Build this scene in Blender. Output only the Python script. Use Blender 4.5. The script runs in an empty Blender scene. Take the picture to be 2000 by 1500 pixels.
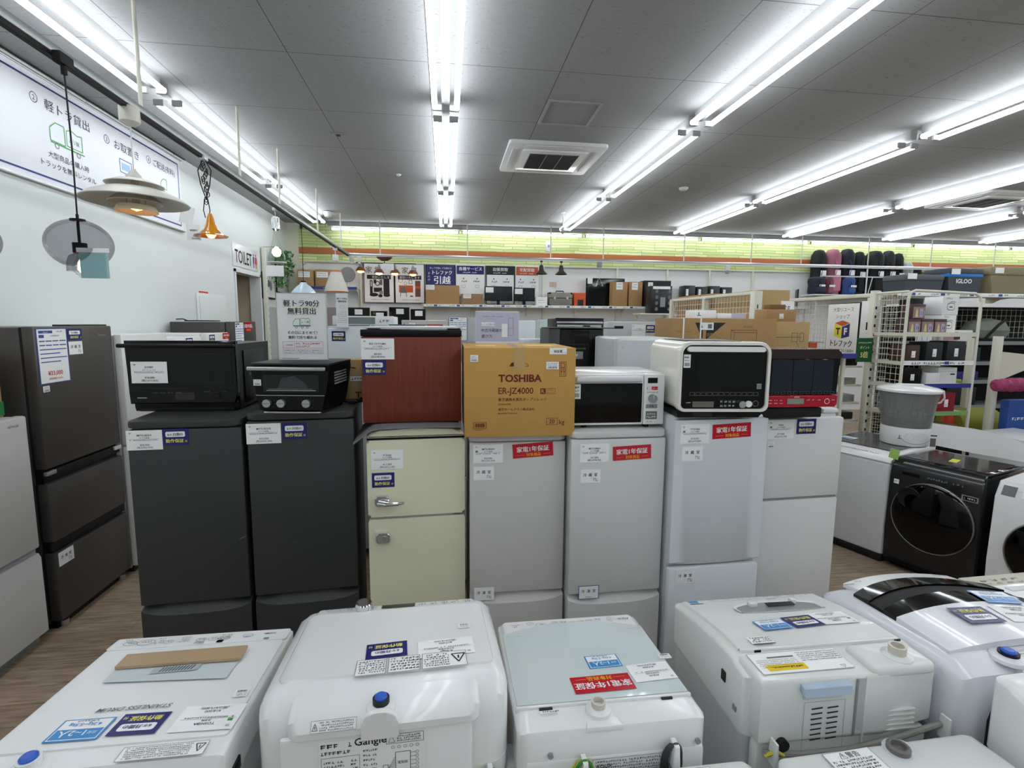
import bpy, bmesh, math, random
from mathutils import Matrix, Vector
random.seed(7)
SC = bpy.context.scene
COL = SC.collection
R = math.radians

# ---------------------------------------------------------------- camera, world, exposure
cam = bpy.data.cameras.new('camera'); cam.lens = 18.0; cam.sensor_width = 36.0; cam.clip_start = 0.02; cam.clip_end = 60
camo = bpy.data.objects.new('camera', cam); COL.objects.link(camo)
camo.matrix_world = Matrix((
    (0.99189413, 0.00756075, -0.1268419, 0.0),
    (-0.12683286, 0.11948799, -0.98470099, 0.0),
    (0.007711, 0.99280686, 0.11947839, 1.85),
    (0, 0, 0, 1)))
SC.camera = camo
w = bpy.data.worlds.new('world'); SC.world = w; w.use_nodes = True
w.node_tree.nodes['Background'].inputs[0].default_value = (0.6, 0.65, 0.7, 1)
w.node_tree.nodes['Background'].inputs[1].default_value = 0.05
vs = SC.view_settings
vs.view_transform = 'Standard'; vs.look = 'None'; vs.gamma = 1.0; vs.use_curve_mapping = False
vs.exposure = 0.5
TUBE = 10.0          # strength of every fluorescent tube

# ---------------------------------------------------------------- materials
MATS = {}
def rgb(h):
    h = h.lstrip('#'); c = [int(h[i:i+2], 16)/255 for i in (0, 2, 4)]
    return tuple((x/12.92 if x <= 0.04045 else ((x+0.055)/1.055)**2.4) for x in c)
def mat(name, col, rough=0.5, metal=0.0, emit=None, es=0.0, alpha=1.0, trans=0.0, coat=0.0, noise=0.0, nscale=40.0, bump=0.0, bscale=200.0, spec=0.5, ior=1.45):
    if name in MATS: return MATS[name]
    m = bpy.data.materials.new(name); m.use_nodes = True
    nt = m.node_tree; b = nt.nodes['Principled BSDF']
    c = rgb(col) if isinstance(col, str) else col
    b.inputs['Base Color'].default_value = (*c, 1)
    b.inputs['Roughness'].default_value = rough
    b.inputs['Metallic'].default_value = metal
    b.inputs['IOR'].default_value = ior
    b.inputs['Specular IOR Level'].default_value = spec
    if coat: b.inputs['Coat Weight'].default_value = coat; b.inputs['Coat Roughness'].default_value = 0.05
    if trans: b.inputs['Transmission Weight'].default_value = trans
    if alpha < 1: b.inputs['Alpha'].default_value = alpha
    if emit: b.inputs['Emission Color'].default_value = (*rgb(emit), 1); b.inputs['Emission Strength'].default_value = es
    if noise or bump:
        tc = nt.nodes.new('ShaderNodeTexCoord')
    if noise:
        n = nt.nodes.new('ShaderNodeTexNoise'); n.inputs['Scale'].default_value = nscale; n.inputs['Detail'].default_value = 4
        nt.links.new(tc.outputs['Object'], n.inputs['Vector'])
        mx = nt.nodes.new('ShaderNodeMix'); mx.data_type = 'RGBA'
        mx.inputs[6].default_value = (*[x*(1-noise) for x in c], 1); mx.inputs[7].default_value = (*[min(1, x*(1+noise)) for x in c], 1)
        nt.links.new(n.outputs['Fac'], mx.inputs[0]); nt.links.new(mx.outputs[2], b.inputs['Base Color'])
    if bump:
        n2 = nt.nodes.new('ShaderNodeTexNoise'); n2.inputs['Scale'].default_value = bscale
        nt.links.new(tc.outputs['Object'], n2.inputs['Vector'])
        bp = nt.nodes.new('ShaderNodeBump'); bp.inputs['Strength'].default_value = bump; bp.inputs['Distance'].default_value = 0.002
        nt.links.new(n2.outputs['Fac'], bp.inputs['Height']); nt.links.new(bp.outputs['Normal'], b.inputs['Normal'])
    MATS[name] = m
    return m
WHITE = mat('white_plastic', '#e8eaea', 0.22, coat=0.3)
WHITE2 = mat('white_appliance_paint', '#dfe1e0', 0.35, bump=0.12, bscale=350)
WSTEEL = mat('white_painted_steel', '#d7dadb', 0.4)
LGREY = mat('light_grey_appliance_paint', '#cfcdcc', 0.4, bump=0.1, bscale=350)
MGREY = mat('mid_grey_plastic', '#8e9193', 0.45)
SILVER = mat('silver_paint', '#a9abac', 0.35, metal=0.5)
DARKF = mat('charcoal_fridge_paint', '#353738', 0.42, noise=0.05, nscale=60)
DARKB = mat('dark_brown_fridge_paint', '#4e4b49', 0.36, metal=0.35, noise=0.05)
BLACK = mat('black_plastic', '#070708', 0.35, spec=.3)
GBLACK = mat('glossy_black_glass', '#030304', 0.05, spec=.4)
MBLACK = mat('matt_black', '#0a0a0b', 0.7)
DGREY = mat('dark_grey_plastic', '#202224', 0.5)
CHROME = mat('polished_chrome', '#d9dcde', 0.08, metal=1.0)
STEEL = mat('brushed_steel', '#b9bbbc', 0.3, metal=0.9)
CREAM = mat('cream_enamel', '#e4e3c6', 0.25, coat=0.4)
IVORY = mat('ivory_powder_coat', '#d9d8c9', 0.5)
PAPER = mat('white_card', '#f2f4f4', 0.6)
PAPER2 = mat('glossy_laminated_white', '#e6e8ea', 0.15)
INK = mat('black_ink', '#22242a', 0.6)
INKG = mat('grey_ink', '#6d7074', 0.6)
NAVY = mat('navy_laminate', '#25296f', 0.25)
YEL = mat('yellow_print', '#e9e36a', 0.4)
YEL2 = mat('gold_yellow_print', '#f2b51c', 0.4)
REDL = mat('red_laminate', '#c3142c', 0.22)
WINK = mat('white_print', '#f2f3f4', 0.35)
SKY = mat('sky_blue_print', '#3a8fd0', 0.3)
REDI = mat('red_ink', '#c93440', 0.5)
BLUEI = mat('blue_ink', '#2f4c9c', 0.5)
GREENI = mat('green_ink', '#3f9a4c', 0.5)
CARD = mat('kraft_cardboard', '#a9875c', 0.85, noise=0.06, nscale=25)
CARD2 = mat('pale_cardboard', '#b79b6d', 0.85, noise=0.06, nscale=25)
CARDY = mat('ochre_cardboard', '#bf9650', 0.8, noise=0.05, nscale=30)
MAROON = mat('maroon_print', '#6e2018', 0.7)
RUBBER = mat('black_rubber', '#141414', 0.8)

# ---------------------------------------------------------------- mesh building helpers
_gl = {}
def glyphs(s, bold):
    key = (s, bold)
    if key in _gl: return _gl[key]
    c = bpy.data.curves.new('t', 'FONT'); c.body = s; c.size = 1.0; c.resolution_u = 2; c.offset = bold
    o = bpy.data.objects.new('t', c); COL.objects.link(o)
    dg = bpy.context.evaluated_depsgraph_get()
    me = bpy.data.meshes.new_from_object(o.evaluated_get(dg))
    vs_ = [(v.co.x, v.co.y) for v in me.vertices]; fs = [tuple(p.vertices) for p in me.polygons]
    bpy.data.objects.remove(o); bpy.data.curves.remove(c); bpy.data.meshes.remove(me)
    if vs_:
        x0 = min(v[0] for v in vs_); x1 = max(v[0] for v in vs_)
    else: x0 = x1 = 0
    _gl[key] = (vs_, fs, x0, x1)
    return _gl[key]

class M:
    def __init__(s): s.bm = bmesh.new(); s.mats = []
    def mi(s, m):
        if m not in s.mats: s.mats.append(m)
        return s.mats.index(m)
    def poly(s, pts, m):
        try: f = s.bm.faces.new([s.bm.verts.new(p) for p in pts])
        except ValueError: return
        f.material_index = s.mi(m); return f
    def box(s, a, b, m, r=0, seg=2, T=None):
        a = Vector(a); b = Vector(b); c = (a+b)/2; d = b-a
        d = Vector([abs(x) for x in d])
        mt = Matrix.Translation(c) @ Matrix.Diagonal((*d, 1))
        if T is not None: mt = T @ mt
        g = bmesh.ops.create_cube(s.bm, size=1, matrix=mt)
        i = s.mi(m); fs = set(f for v in g['verts'] for f in v.link_faces)
        for f in fs: f.material_index = i
        if r:
            r = min(r, min(d)*0.49)
            es = list(set(e for v in g['verts'] for e in v.link_edges))
            bmesh.ops.bevel(s.bm, geom=es, offset=r, segments=seg, affect='EDGES', profile=0.5, material=-1)
        return s
    def prism(s, pts, ax, a, b, m, r=0, seg=2):
        def P(p, t):
            return {'x': (t, p[0], p[1]), 'y': (p[0], t, p[1]), 'z': (p[0], p[1], t)}[ax]
        A = [s.bm.verts.new(P(p, a)) for p in pts]; B = [s.bm.verts.new(P(p, b)) for p in pts]
        n = len(pts); i = s.mi(m); fs = [s.bm.faces.new(A[::-1]), s.bm.faces.new(B)]
        for k in range(n): fs.append(s.bm.faces.new((A[k], A[(k+1) % n], B[(k+1) % n], B[k])))
        for f in fs: f.material_index = i
        if r:
            es = list(fs[0].edges)+list(fs[1].edges)
            bmesh.ops.bevel(s.bm, geom=es, offset=r, segments=seg, affect='EDGES', profile=0.5, material=-1)
        return s
    def loft(s, rings, m, cap0=True, cap1=True):
        i = s.mi(m); V = [[s.bm.verts.new(p) for p in r] for r in rings]; n = len(V[0])
        for a, b in zip(V, V[1:]):
            for k in range(n):
                f = s.bm.faces.new((a[k], a[(k+1) % n], b[(k+1) % n], b[k])); f.material_index = i
        if cap0: s.bm.faces.new(V[0][::-1]).material_index = i
        if cap1: s.bm.faces.new(V[-1]).material_index = i
        return s
    def lathe(s, prof, c, m, n=24, ax='z', cap0=True, cap1=True):
        rings = []
        for r_, z in prof:
            rg = []
            for k in range(n):
                t = 2*math.pi*k/n; x, y = r_*math.cos(t), r_*math.sin(t)
                rg.append({'z': (c[0]+x, c[1]+y, c[2]+z), 'y': (c[0]+x, c[1]+z, c[2]-y), 'x': (c[0]+z, c[1]+x, c[2]+y)}[ax])
            rings.append(rg)
        return s.loft(rings, m, cap0, cap1)
    def cyl(s, c, r_, h, m, ax='z', n=20): return s.lathe([(r_, 0), (r_, h)], c, m, n, ax)
    def tube(s, pts, r_, m, n=8, caps=True):
        pts = [Vector(p) for p in pts]; rings = []; up = None
        for k, p in enumerate(pts):
            t = (pts[min(k+1, len(pts)-1)] - pts[max(k-1, 0)]).normalized()
            if up is None: up = Vector((0, 0, 1)) if abs(t.z) < 0.9 else Vector((1, 0, 0))
            x = t.cross(up).normalized(); y = x.cross(t).normalized(); up = y
            rr = r_[k] if isinstance(r_, (list, tuple)) else r_
            rings.append([p + (x*math.cos(2*math.pi*j/n) + y*math.sin(2*math.pi*j/n))*rr for j in range(n)])
        return s.loft(rings, m, caps, caps)
    def make(s, name, parent=None, T=None, smooth=35, recalc=True):
        if recalc: bmesh.ops.recalc_face_normals(s.bm, faces=[f for f in s.bm.faces if not f.tag])
        if T is not None: s.bm.transform(T)
        me = bpy.data.meshes.new(name)
        s.bm.to_mesh(me); s.bm.free()
        for m_ in s.mats: me.materials.append(m_)
        if smooth:
            me.shade_smooth(); me.set_sharp_from_angle(angle=R(smooth))
        o = bpy.data.objects.new(name, me); COL.objects.link(o)
        if parent is not None: o.parent = parent
        return o

class Fc:
    """a flat drawing surface: origin O, right U, up V"""
    def __init__(s, m, O, U=(1, 0, 0), V=(0, 0, 1), lvl=0.0007):
        s.m = m; s.O = Vector(O); s.U = Vector(U).normalized(); s.V = Vector(V).normalized(); s.N = s.U.cross(s.V).normalized(); s.l = lvl
    def p(s, x, y, l=1): return s.O + s.U*x + s.V*y + s.N*(s.l*l)
    def sub(s, x, y, l=0, rot=0):
        c, q = math.cos(rot), math.sin(rot)
        return Fc(s.m, s.p(x, y, l), s.U*c+s.V*q, s.V*c-s.U*q, s.l)
    def poly(s, pts, m, l=1):
        f = s.m.poly([s.p(x, y, l) for x, y in pts], m)
        if f: f.tag = True
    def rect(s, x0, y0, x1, y1, m, l=1): s.poly([(x0, y0), (x1, y0), (x1, y1), (x0, y1)], m, l)
    def rrect(s, x0, y0, x1, y1, r_, m, l=1):
        pts = []
        for cx, cy, a in ((x1-r_, y0+r_, -90), (x1-r_, y1-r_, 0), (x0+r_, y1-r_, 90), (x0+r_, y0+r_, 180)):
            for k in range(4): t = R(a+30*k); pts.append((cx+r_*math.cos(t), cy+r_*math.sin(t)))
        s.poly(pts, m, l)
    def frame(s, x0, y0, x1, y1, t, m, l=1):
        s.rect(x0, y0, x1, y0+t, m, l); s.rect(x0, y1-t, x1, y1, m, l); s.rect(x0, y0, x0+t, y1, m, l+.05); s.rect(x1-t, y0, x1, y1, m, l+.05)
    def line(s, x0, y0, x1, y1, t, m, l=1):
        d = Vector((x1-x0, y1-y0)); n = Vector((-d.y, d.x)).normalized()*t/2
        s.poly([(x0-n.x, y0-n.y), (x1-n.x, y1-n.y), (x1+n.x, y1+n.y), (x0+n.x, y0+n.y)], m, l)
    def path(s, pts, t, m, l=1):
        for k, (a, b) in enumerate(zip(pts, pts[1:])): s.line(*a, *b, t, m, l+0.03*k)
    def ell(s, x, y, rx, ry, m, l=1, n=16): s.poly([(x+rx*math.cos(2*math.pi*k/n), y+ry*math.sin(2*math.pi*k/n)) for k in range(n)], m, l)
    def ring(s, x, y, rx, ry, t, m, l=1, n=20, a0=0, a1=360):
        for k in range(n):
            a = R(a0+(a1-a0)*k/n); b = R(a0+(a1-a0)*(k+1)/n)
            s.poly([(x+rx*math.cos(a), y+ry*math.sin(a)), (x+rx*math.cos(b), y+ry*math.sin(b)), (x+(rx-t)*math.cos(b), y+(ry-t)*math.sin(b)), (x+(rx-t)*math.cos(a), y+(ry-t)*math.sin(a))], m, l)
    def txt(s, x, y, t, size, m, al='c', bold=0.012, l=2, sx=1.0, slant=0.0):
        cjk = any(ord(c_) > 0x2e80 for c_ in t)
        if cjk and bold > .009:
            for dx in (-.011-bold*.5, .011+bold*.5): s.txt(x+dx*size, y, t, size, m, al, 0, l+(.15 if dx > 0 else 0), sx, slant)
            return
        vs_, fs, x0, x1 = glyphs(t, 0 if cjk else bold)
        if not vs_: return
        w_ = (x1-x0)*size*sx; ox = x - (w_/2 if al == 'c' else (w_ if al == 'r' else 0))
        V = [s.m.bm.verts.new(s.p(ox+(a-x0)*size*sx+b*size*slant, y+b*size, l)) for a, b in vs_]; i = s.m.mi(m)
        for f in fs:
            try: q = s.m.bm.faces.new([V[k] for k in f]); q.material_index = i; q.tag = True
            except ValueError: pass
    def scr(s, x0, y, x1, h, m, l=2, gap=0.25, seed=1):
        """a line of print too small to read"""
        rd = random.Random(seed+int(abs(x0)*1e4)+int(abs(y)*1e4)); x = x0
        while x < x1:
            w_ = h*rd.uniform(0.5, 1.4)
            if x+w_ > x1: break
            if rd.random() > 0.08:
                if rd.random() < .5: s.rect(x, y, x+w_, y+h*.22, m, l); s.rect(x+w_*.3, y, x+w_*.55, y+h, m, l+.1)
                else: s.rect(x, y+h*.7, x+w_, y+h*.95, m, l); s.rect(x+w_*.1, y+h*.05, x+w_*.35, y+h, m, l+.1); s.rect(x, y+h*.3, x+w_*.9, y+h*.48, m, l+.2)
            x += w_+h*gap

def empty(name, loc=(0, 0, 0), rot=0.0):
    o = bpy.data.objects.new(name, None); COL.objects.link(o); o.location = loc; o.rotation_euler = (0, 0, rot); o.empty_display_size = 0.1
    return o
def tag(o, label, cat, group=None):
    o['label'] = label; o['category'] = cat
    if group: o['group'] = group
    return o
def thing(name, label, cat, loc=(0, 0, 0), rot=0.0, group=None): return tag(empty(name, loc, rot), label, cat, group)
def put(o, loc, rot=0.0): o.location = loc; o.rotation_euler = (0, 0, rot); return o
def struct(o): o['kind'] = 'structure'; return o
def dup(root, loc, rot=0.0, label=None, group=None):
    r_ = root.copy(); COL.objects.link(r_); r_.location = loc; r_.rotation_euler = (0, 0, rot)
    if label: r_['label'] = label
    if group: r_['group'] = group
    for ch in root.children:
        c = ch.copy(); COL.objects.link(c); c.parent = r_
        for g in ch.children:
            d = g.copy(); COL.objects.link(d); d.parent = c
    return r_
def rr(x0, x1, y0, y1, r_, n=5, rs=None):
    """rounded rectangle outline, counter-clockwise; rs = radii (x1y0, x1y1, x0y1, x0y0)"""
    rs = rs or (r_,)*4; pts = []
    for (cx, cy, a), q in zip(((x1, y0, -90), (x1, y1, 0), (x0, y1, 90), (x0, y0, 180)), rs):
        sx = -1 if cx == x1 else 1; sy = -1 if cy == y1 else 1
        for k in range(n+1):
            t = R(a+90*k/n); pts.append((cx+sx*q+q*math.cos(t), cy+sy*q+q*math.sin(t)))
    return pts

# ---------------------------------------------------------------- printed cards
def price(F, x, y, w_, h, brand='', kind='2ドア冷蔵庫', p='', tax='', green=False, th=True):
    """white price card, lower-left corner x, y"""
    F.rect(x, y, x+w_, y+h, PAPER, 1)
    F.txt(x+.07*w_, y+.82*h, 'TF', .1*h, INKG, 'l', .03)
    if green: F.rect(x+.08*w_, y+.58*h, x+.16*w_, y+.68*h, GREENI, 2)
    F.txt(x+.5*w_, y+.7*h, brand, .13*h, INK, 'c', .008)
    F.txt(x+.5*w_, y+.585*h, kind, .085*h, INK, 'c', .0)
    F.rect(x+.05*w_, y+.55*h, x+.93*w_, y+.558*h, INKG, 2)
    F.scr(x+.1*w_, y+.475*h, x+.9*w_, .05*h, INK)
    F.txt(x+.5*w_, y+.21*h, p, .13*h, INK, 'c', .004)
    F.txt(x+.5*w_, y+.08*h, tax, .125*h, INK, 'c', .004)
def blue6(F, x, y, w_, h):
    F.rect(x, y, x+w_, y+h, NAVY, 1)
    F.rrect(x+.11*w_, y+.5*h, x+.87*w_, y+.83*h, .08*h, WINK, 2)
    F.txt(x+.49*w_, y+.585*h, '6ヶ月間の', .19*h, NAVY, 'c', .03, 3)
    F.txt(x+.46*w_, y+.17*h, '動作保証', .25*h, YEL, 'c', .03, 2)
    F.txt(x+.9*w_, y+.17*h, '付', .14*h, YEL, 'c', .02, 2)
def red1(F, x, y, w_, h, rot=0):
    G = F.sub(x, y, 0, rot)
    G.rect(0, 0, w_, h, REDL, 1)
    G.txt(.5*w_, .44*h, '家電1年保証', .42*h, WINK, 'c', .03)
    G.txt(.51*w_, .1*h, '対象商品', .26*h, YEL2, 'c', .02)
    G.rect(.08*w_, .19*h, .28*w_, .205*h, YEL2, 2); G.rect(.74*w_, .19*h, .92*w_, .205*h, YEL2, 2)
def room(F, x, y, w_, h, t='冷蔵室', blue=False):
    if blue: F.rect(x, y, x+w_, y+h, BLUEI, 1); F.rect(x+.03*w_, y+.04*h, x+.97*w_, y+.96*h, PAPER, 1.6)
    else: F.rect(x, y, x+w_, y+h, PAPER, 1)
    c = BLUEI if blue else INK
    for k, ch in enumerate(t): F.txt(x+(.22+.27*k)*w_, y+.5*h, ch, .26*h, c, 'c', .01, 2.2)
    if blue: F.scr(x+.35*w_, y+.12*h, x+.72*w_, .06*h, INK)
    else:
        F.path([(x+.66*w_, y+.14*h), (x+.66*w_, y+.36*h), (x+.76*w_, y+.3*h), (x+.76*w_, y+.14*h), (x+.88*w_, y+.14*h)], .02*w_, INKG, 2)
        F.ring(x+.82*w_, y+.26*h, .05*w_, .07*h, .012*w_, INKG, 2.4, 8)
def size12(F, x, y, w_, h):
    F.rect(x, y, x+w_, y+h, SKY, 1); F.rect(x+.04*w_, y+.05*h, x+.96*w_, y+.95*h, WINK, 1.6)
    F.rect(x+.06*w_, y+.48*h, x+.94*w_, y+.92*h, SKY, 2)
    F.txt(x+.22*w_, y+.62*h, '目安', .14*h, WINK, 'c', 0, 3)
    F.txt(x+.6*w_, y+.56*h, '1~2人', .33*h, WINK, 'c', .02, 3)
    F.txt(x+.5*w_, y+.22*h, '4.2kg~5.5kg', .2*h, SKY, 'c', .01, 3)
    F.scr(x+.3*w_, y+.09*h, x+.75*w_, .06*h, INK, 3)
def spec_sheet(F, x, y, w_, h, price_txt='¥33,000'):
    F.rect(x, y, x+w_, y+h, BLUEI, 1); F.rect(x+.03*w_, y+.015*h, x+.97*w_, y+.985*h, PAPER, 1.6)
    F.rect(x+.08*w_, y+.91*h, x+.52*w_, y+.96*h, BLUEI, 2.2); F.txt(x+.3*w_, y+.92*h, 'Panasonic', .028*h, WINK, 'c', 0, 3); F.scr(x+.65*w_, y+.925*h, x+.88*w_, .025*h, INK)
    F.rect(x+.08*w_, y+.83*h, x+.24*w_, y+.885*h, BLUEI, 2.2); F.scr(x+.45*w_, y+.85*h, x+.75*w_, .025*h, INK)
    for k in range(6):
        yy = y+(.76-.075*k)*h
        if k < 2: F.rect(x+.08*w_, yy, x+.94*w_, yy+.02*h, BLUEI, 2.2); [F.rect(x+(.25+.22*j)*w_, yy-.01*h, x+(.28+.22*j)*w_, yy+.03*h, PAPER, 2.6) for j in range(3)]
        else: F.rect(x+.08*w_, yy, x+(.94 if k % 2 == 0 else .72)*w_, yy+.018*h, BLUEI, 2.2)
    if price_txt: F.txt(x+.5*w_, y+.15*h, price_txt, .11*h, REDI, 'c', .02, 3); F.txt(x+.5*w_, y+.07*h, '(税抜価格 30,000)', .045*h, REDI, 'c', 0, 3)
def barcode_tag(F, x, y, w_, h):
    F.rect(x, y, x+w_, y+h, PAPER, 1); F.scr(x+.1*w_, y+.72*h, x+.9*w_, .12*h, INK); F.scr(x+.1*w_, y+.5*h, x+.9*w_, .1*h, INKG)
    for k in range(9): F.rect(x+(.15+.08*k)*w_, y+.12*h, x+(.18+.08*k+.01*(k % 3))*w_, y+.38*h, INK, 2)
def warn(F, x, y, w_, h, rows=5, border=True, tri=True):
    F.rect(x, y, x+w_, y+h, PAPER, 1)
    if border: F.frame(x, y, x+w_, y+h, .012*min(w_, h)+.0004, INKG, 2)
    x0 = x+.04*w_
    if tri:
        F.path([(x+.03*w_, y+.2*h), (x+.03*w_+.5*h, y+.2*h), (x+.03*w_+.25*h, y+.75*h), (x+.03*w_, y+.2*h)], .05*h, INK, 2.2); F.rect(x+.03*w_+.22*h, y+.32*h, x+.03*w_+.28*h, y+.52*h, INK, 2.5)
        x0 = x+.06*w_+.55*h
    for k in range(rows): F.scr(x0, y+h*(.1+.84*k/rows), x+.96*w_, h*.5/rows, INK, seed=k)
FRONT = dict(U=(1, 0, 0), V=(0, 0, 1))

# ---------------------------------------------------------------- room shell
wallw = mat('white_wallpaper', '#d3dad8', 0.75, noise=0.015, nscale=3, bump=0.25, bscale=160)
def ceiling_mat():
    m = bpy.data.materials.new('fissured_ceiling_board'); m.use_nodes = True; nt = m.node_tree; b = nt.nodes['Principled BSDF']; b.inputs['Roughness'].default_value = 0.9
    tc = nt.nodes.new('ShaderNodeTexCoord'); L = nt.links.new
    mp = nt.nodes.new('ShaderNodeMapping'); mp.inputs['Scale'].default_value = (26, 90, 1); L(tc.outputs['Object'], mp.inputs[0])
    v = nt.nodes.new('ShaderNodeTexNoise'); v.inputs['Scale'].default_value = 1.15; v.inputs['Detail'].default_value = 3; v.inputs['Distortion'].default_value = 1.5; L(mp.outputs[0], v.inputs['Vector'])
    cr = nt.nodes.new('ShaderNodeValToRGB'); cr.color_ramp.elements[0].position = 0.32; cr.color_ramp.elements[0].color = (0.2, 0.2, 0.2, 1); cr.color_ramp.elements[1].position = 0.37; cr.color_ramp.elements[1].color = (0.33, 0.34, 0.343, 1)
    L(v.outputs['Fac'], cr.inputs[0])
    br = nt.nodes.new('ShaderNodeTexBrick'); br.offset = 0.0; br.inputs['Scale'].default_value = 1; br.inputs['Mortar Size'].default_value = 0.003; br.inputs['Brick Width'].default_value = 0.93; br.inputs['Row Height'].default_value = 0.955; br.inputs['Mortar Smooth'].default_value = 0.1
    mp2 = nt.nodes.new('ShaderNodeMapping'); mp2.inputs['Location'].default_value = (0.108, 0.0, 0); L(tc.outputs['Object'], mp2.inputs[0]); L(mp2.outputs[0], br.inputs['Vector'])
    mx = nt.nodes.new('ShaderNodeMix'); mx.data_type = 'RGBA'; mx.inputs[7].default_value = (0.1, 0.1, 0.1, 1)
    L(br.outputs['Fac'], mx.inputs[0]); L(cr.outputs[0], mx.inputs[6]); L(mx.outputs[2], b.inputs['Base Color'])
    return m
def floor_mat():
    m = bpy.data.materials.new('wood_plank_floor'); m.use_nodes = True; nt = m.node_tree; b = nt.nodes['Principled BSDF']; b.inputs['Roughness'].default_value = 0.45
    tc = nt.nodes.new('ShaderNodeTexCoord'); L = nt.links.new
    br = nt.nodes.new('ShaderNodeTexBrick'); br.inputs['Scale'].default_value = 1; br.inputs['Brick Width'].default_value = 0.95; br.inputs['Row Height'].default_value = 0.15; br.inputs['Mortar Size'].default_value = 0.0015
    br.inputs['Color1'].default_value = (*rgb('#a89784'), 1); br.inputs['Color2'].default_value = (*rgb('#988672'), 1); br.inputs['Mortar'].default_value = (*rgb('#6d5e50'), 1)
    L(tc.outputs['Object'], br.inputs['Vector'])
    mp = nt.nodes.new('ShaderNodeMapping'); mp.inputs['Scale'].default_value = (2.2, 22, 1); L(tc.outputs['Object'], mp.inputs[0])
    n = nt.nodes.new('ShaderNodeTexNoise'); n.inputs['Scale'].default_value = 2.2; n.inputs['Detail'].default_value = 6; n.inputs['Distortion'].default_value = .8; L(mp.outputs[0], n.inputs['Vector'])
    cr = nt.nodes.new('ShaderNodeValToRGB'); cr.color_ramp.elements[0].position = .3; cr.color_ramp.elements[0].color = (.55, .5, .46, 1); cr.color_ramp.elements[1].position = .65; cr.color_ramp.elements[1].color = (1.1, 1.08, 1.05, 1); L(n.outputs['Fac'], cr.inputs[0])
    mx = nt.nodes.new('ShaderNodeMix'); mx.data_type = 'RGBA'; mx.blend_type = 'MULTIPLY'; mx.inputs[0].default_value = 1
    L(br.outputs['Color'], mx.inputs[6]); L(cr.outputs[0], mx.inputs[7]); L(mx.outputs[2], b.inputs['Base Color'])
    return m
def stone_mat():
    m = bpy.data.materials.new('green_stacked_stone_wallpaper'); m.use_nodes = True; nt = m.node_tree; b = nt.nodes['Principled BSDF']; b.inputs['Roughness'].default_value = 0.8
    tc = nt.nodes.new('ShaderNodeTexCoord'); L = nt.links.new
    mp = nt.nodes.new('ShaderNodeMapping'); mp.inputs['Rotation'].default_value = (R(90), 0, 0); L(tc.outputs['Object'], mp.inputs[0])
    n = nt.nodes.new('ShaderNodeTexNoise'); n.inputs['Scale'].default_value = 3; L(mp.outputs[0], n.inputs['Vector'])
    ad = nt.nodes.new('ShaderNodeMix'); ad.data_type = 'VECTOR'; ad.inputs[0].default_value = 0.035; L(mp.outputs[0], ad.inputs[4]); L(n.outputs['Color'], ad.inputs[5])
    br = nt.nodes.new('ShaderNodeTexBrick'); br.inputs['Scale'].default_value = 1; br.inputs['Brick Width'].default_value = 0.42; br.inputs['Row Height'].default_value = 0.052; br.inputs['Mortar Size'].default_value = 0.008; br.inputs['Mortar Smooth'].default_value = .9; br.offset = .37; br.squash = 1.6; br.squash_frequency = 3
    br.inputs['Color1'].default_value = (*rgb('#dfe8b8'), 1); br.inputs['Color2'].default_value = (*rgb('#bdd18f'), 1); br.inputs['Mortar'].default_value = (*rgb('#93a765'), 1)
    L(ad.outputs[1], br.inputs['Vector'])
    n2 = nt.nodes.new('ShaderNodeTexNoise'); n2.inputs['Scale'].default_value = .6; L(mp.outputs[0], n2.inputs['Vector'])
    mx = nt.nodes.new('ShaderNodeMix'); mx.data_type = 'RGBA'; mx.blend_type = 'MULTIPLY'; mx.inputs[7].default_value = (1.0, .95, .82, 1)
    L(n2.outputs['Fac'], mx.inputs[0]); L(br.outputs['Color'], mx.inputs[6]); L(mx.outputs[2], b.inputs['Base Color'])
    return m
CZ = 3.63; BY = 10.1; LX = -2.9; RX = 14.5; FY = -6.5
def slab(name, a, b, m_): return struct(M().box(a, b, m_).make(name, smooth=0))
slab('floor', (LX-1.6, FY-.15, -.15), (RX+.15, BY+.15, 0), floor_mat())
slab('ceiling', (LX-1.6, FY-.15, CZ), (RX+.15, BY+.15, CZ+.12), ceiling_mat())
# left wall with the open passage to the toilets
m_ = M(); DY0, DY1, DZ = 7.62, 8.62, 2.56
m_.box((LX-.12, FY, 0), (LX, DY0, CZ), wallw); m_.box((LX-.12, DY1, 0), (LX, BY, CZ), wallw); m_.box((LX-.12, DY0, DZ), (LX, DY1, CZ), wallw)
struct(m_.make('wall_left', smooth=0))
beige = mat('beige_passage_paint', '#b9ad96', .7)
m_ = M(); m_.box((LX-1.5, DY1, 0), (LX-.12, DY1+.1, DZ+.1), beige); m_.box((LX-1.5, DY0-.1, 0), (LX-.12, DY0, DZ+.1), beige); m_.box((LX-1.5, DY0, 0), (LX-1.4, DY1, DZ+.1), beige); m_.box((LX-1.4, DY0, DZ), (LX-.12, DY1, DZ+.1), beige)
struct(m_.make('wall_passage', smooth=0))
m_ = M(); m_.box((LX-.14, DY0, 0), (LX+.02, DY0+.04, DZ), WSTEEL); m_.box((LX-.14, DY1-.04, 0), (LX+.02, DY1, DZ), WSTEEL); m_.box((LX-.14, DY0, DZ-.04), (LX+.02, DY1, DZ), WSTEEL)
struct(m_.make('trim_1', smooth=0))
creamw = mat('cream_wall_paint', '#d9dac6', .7)
slab('wall_back', (LX-.1, BY, 0), (RX, BY+.12, CZ), mat('bright_white_wall_panel', '#eef0f0', .6))
stone = stone_mat()
struct(M().box((-2.68, BY-.01, 2.93), (RX, BY, CZ), stone).make('trim_2', smooth=0))
band = mat('brown_wood_band', '#b0683c', .5, noise=.08, nscale=12)
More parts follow.
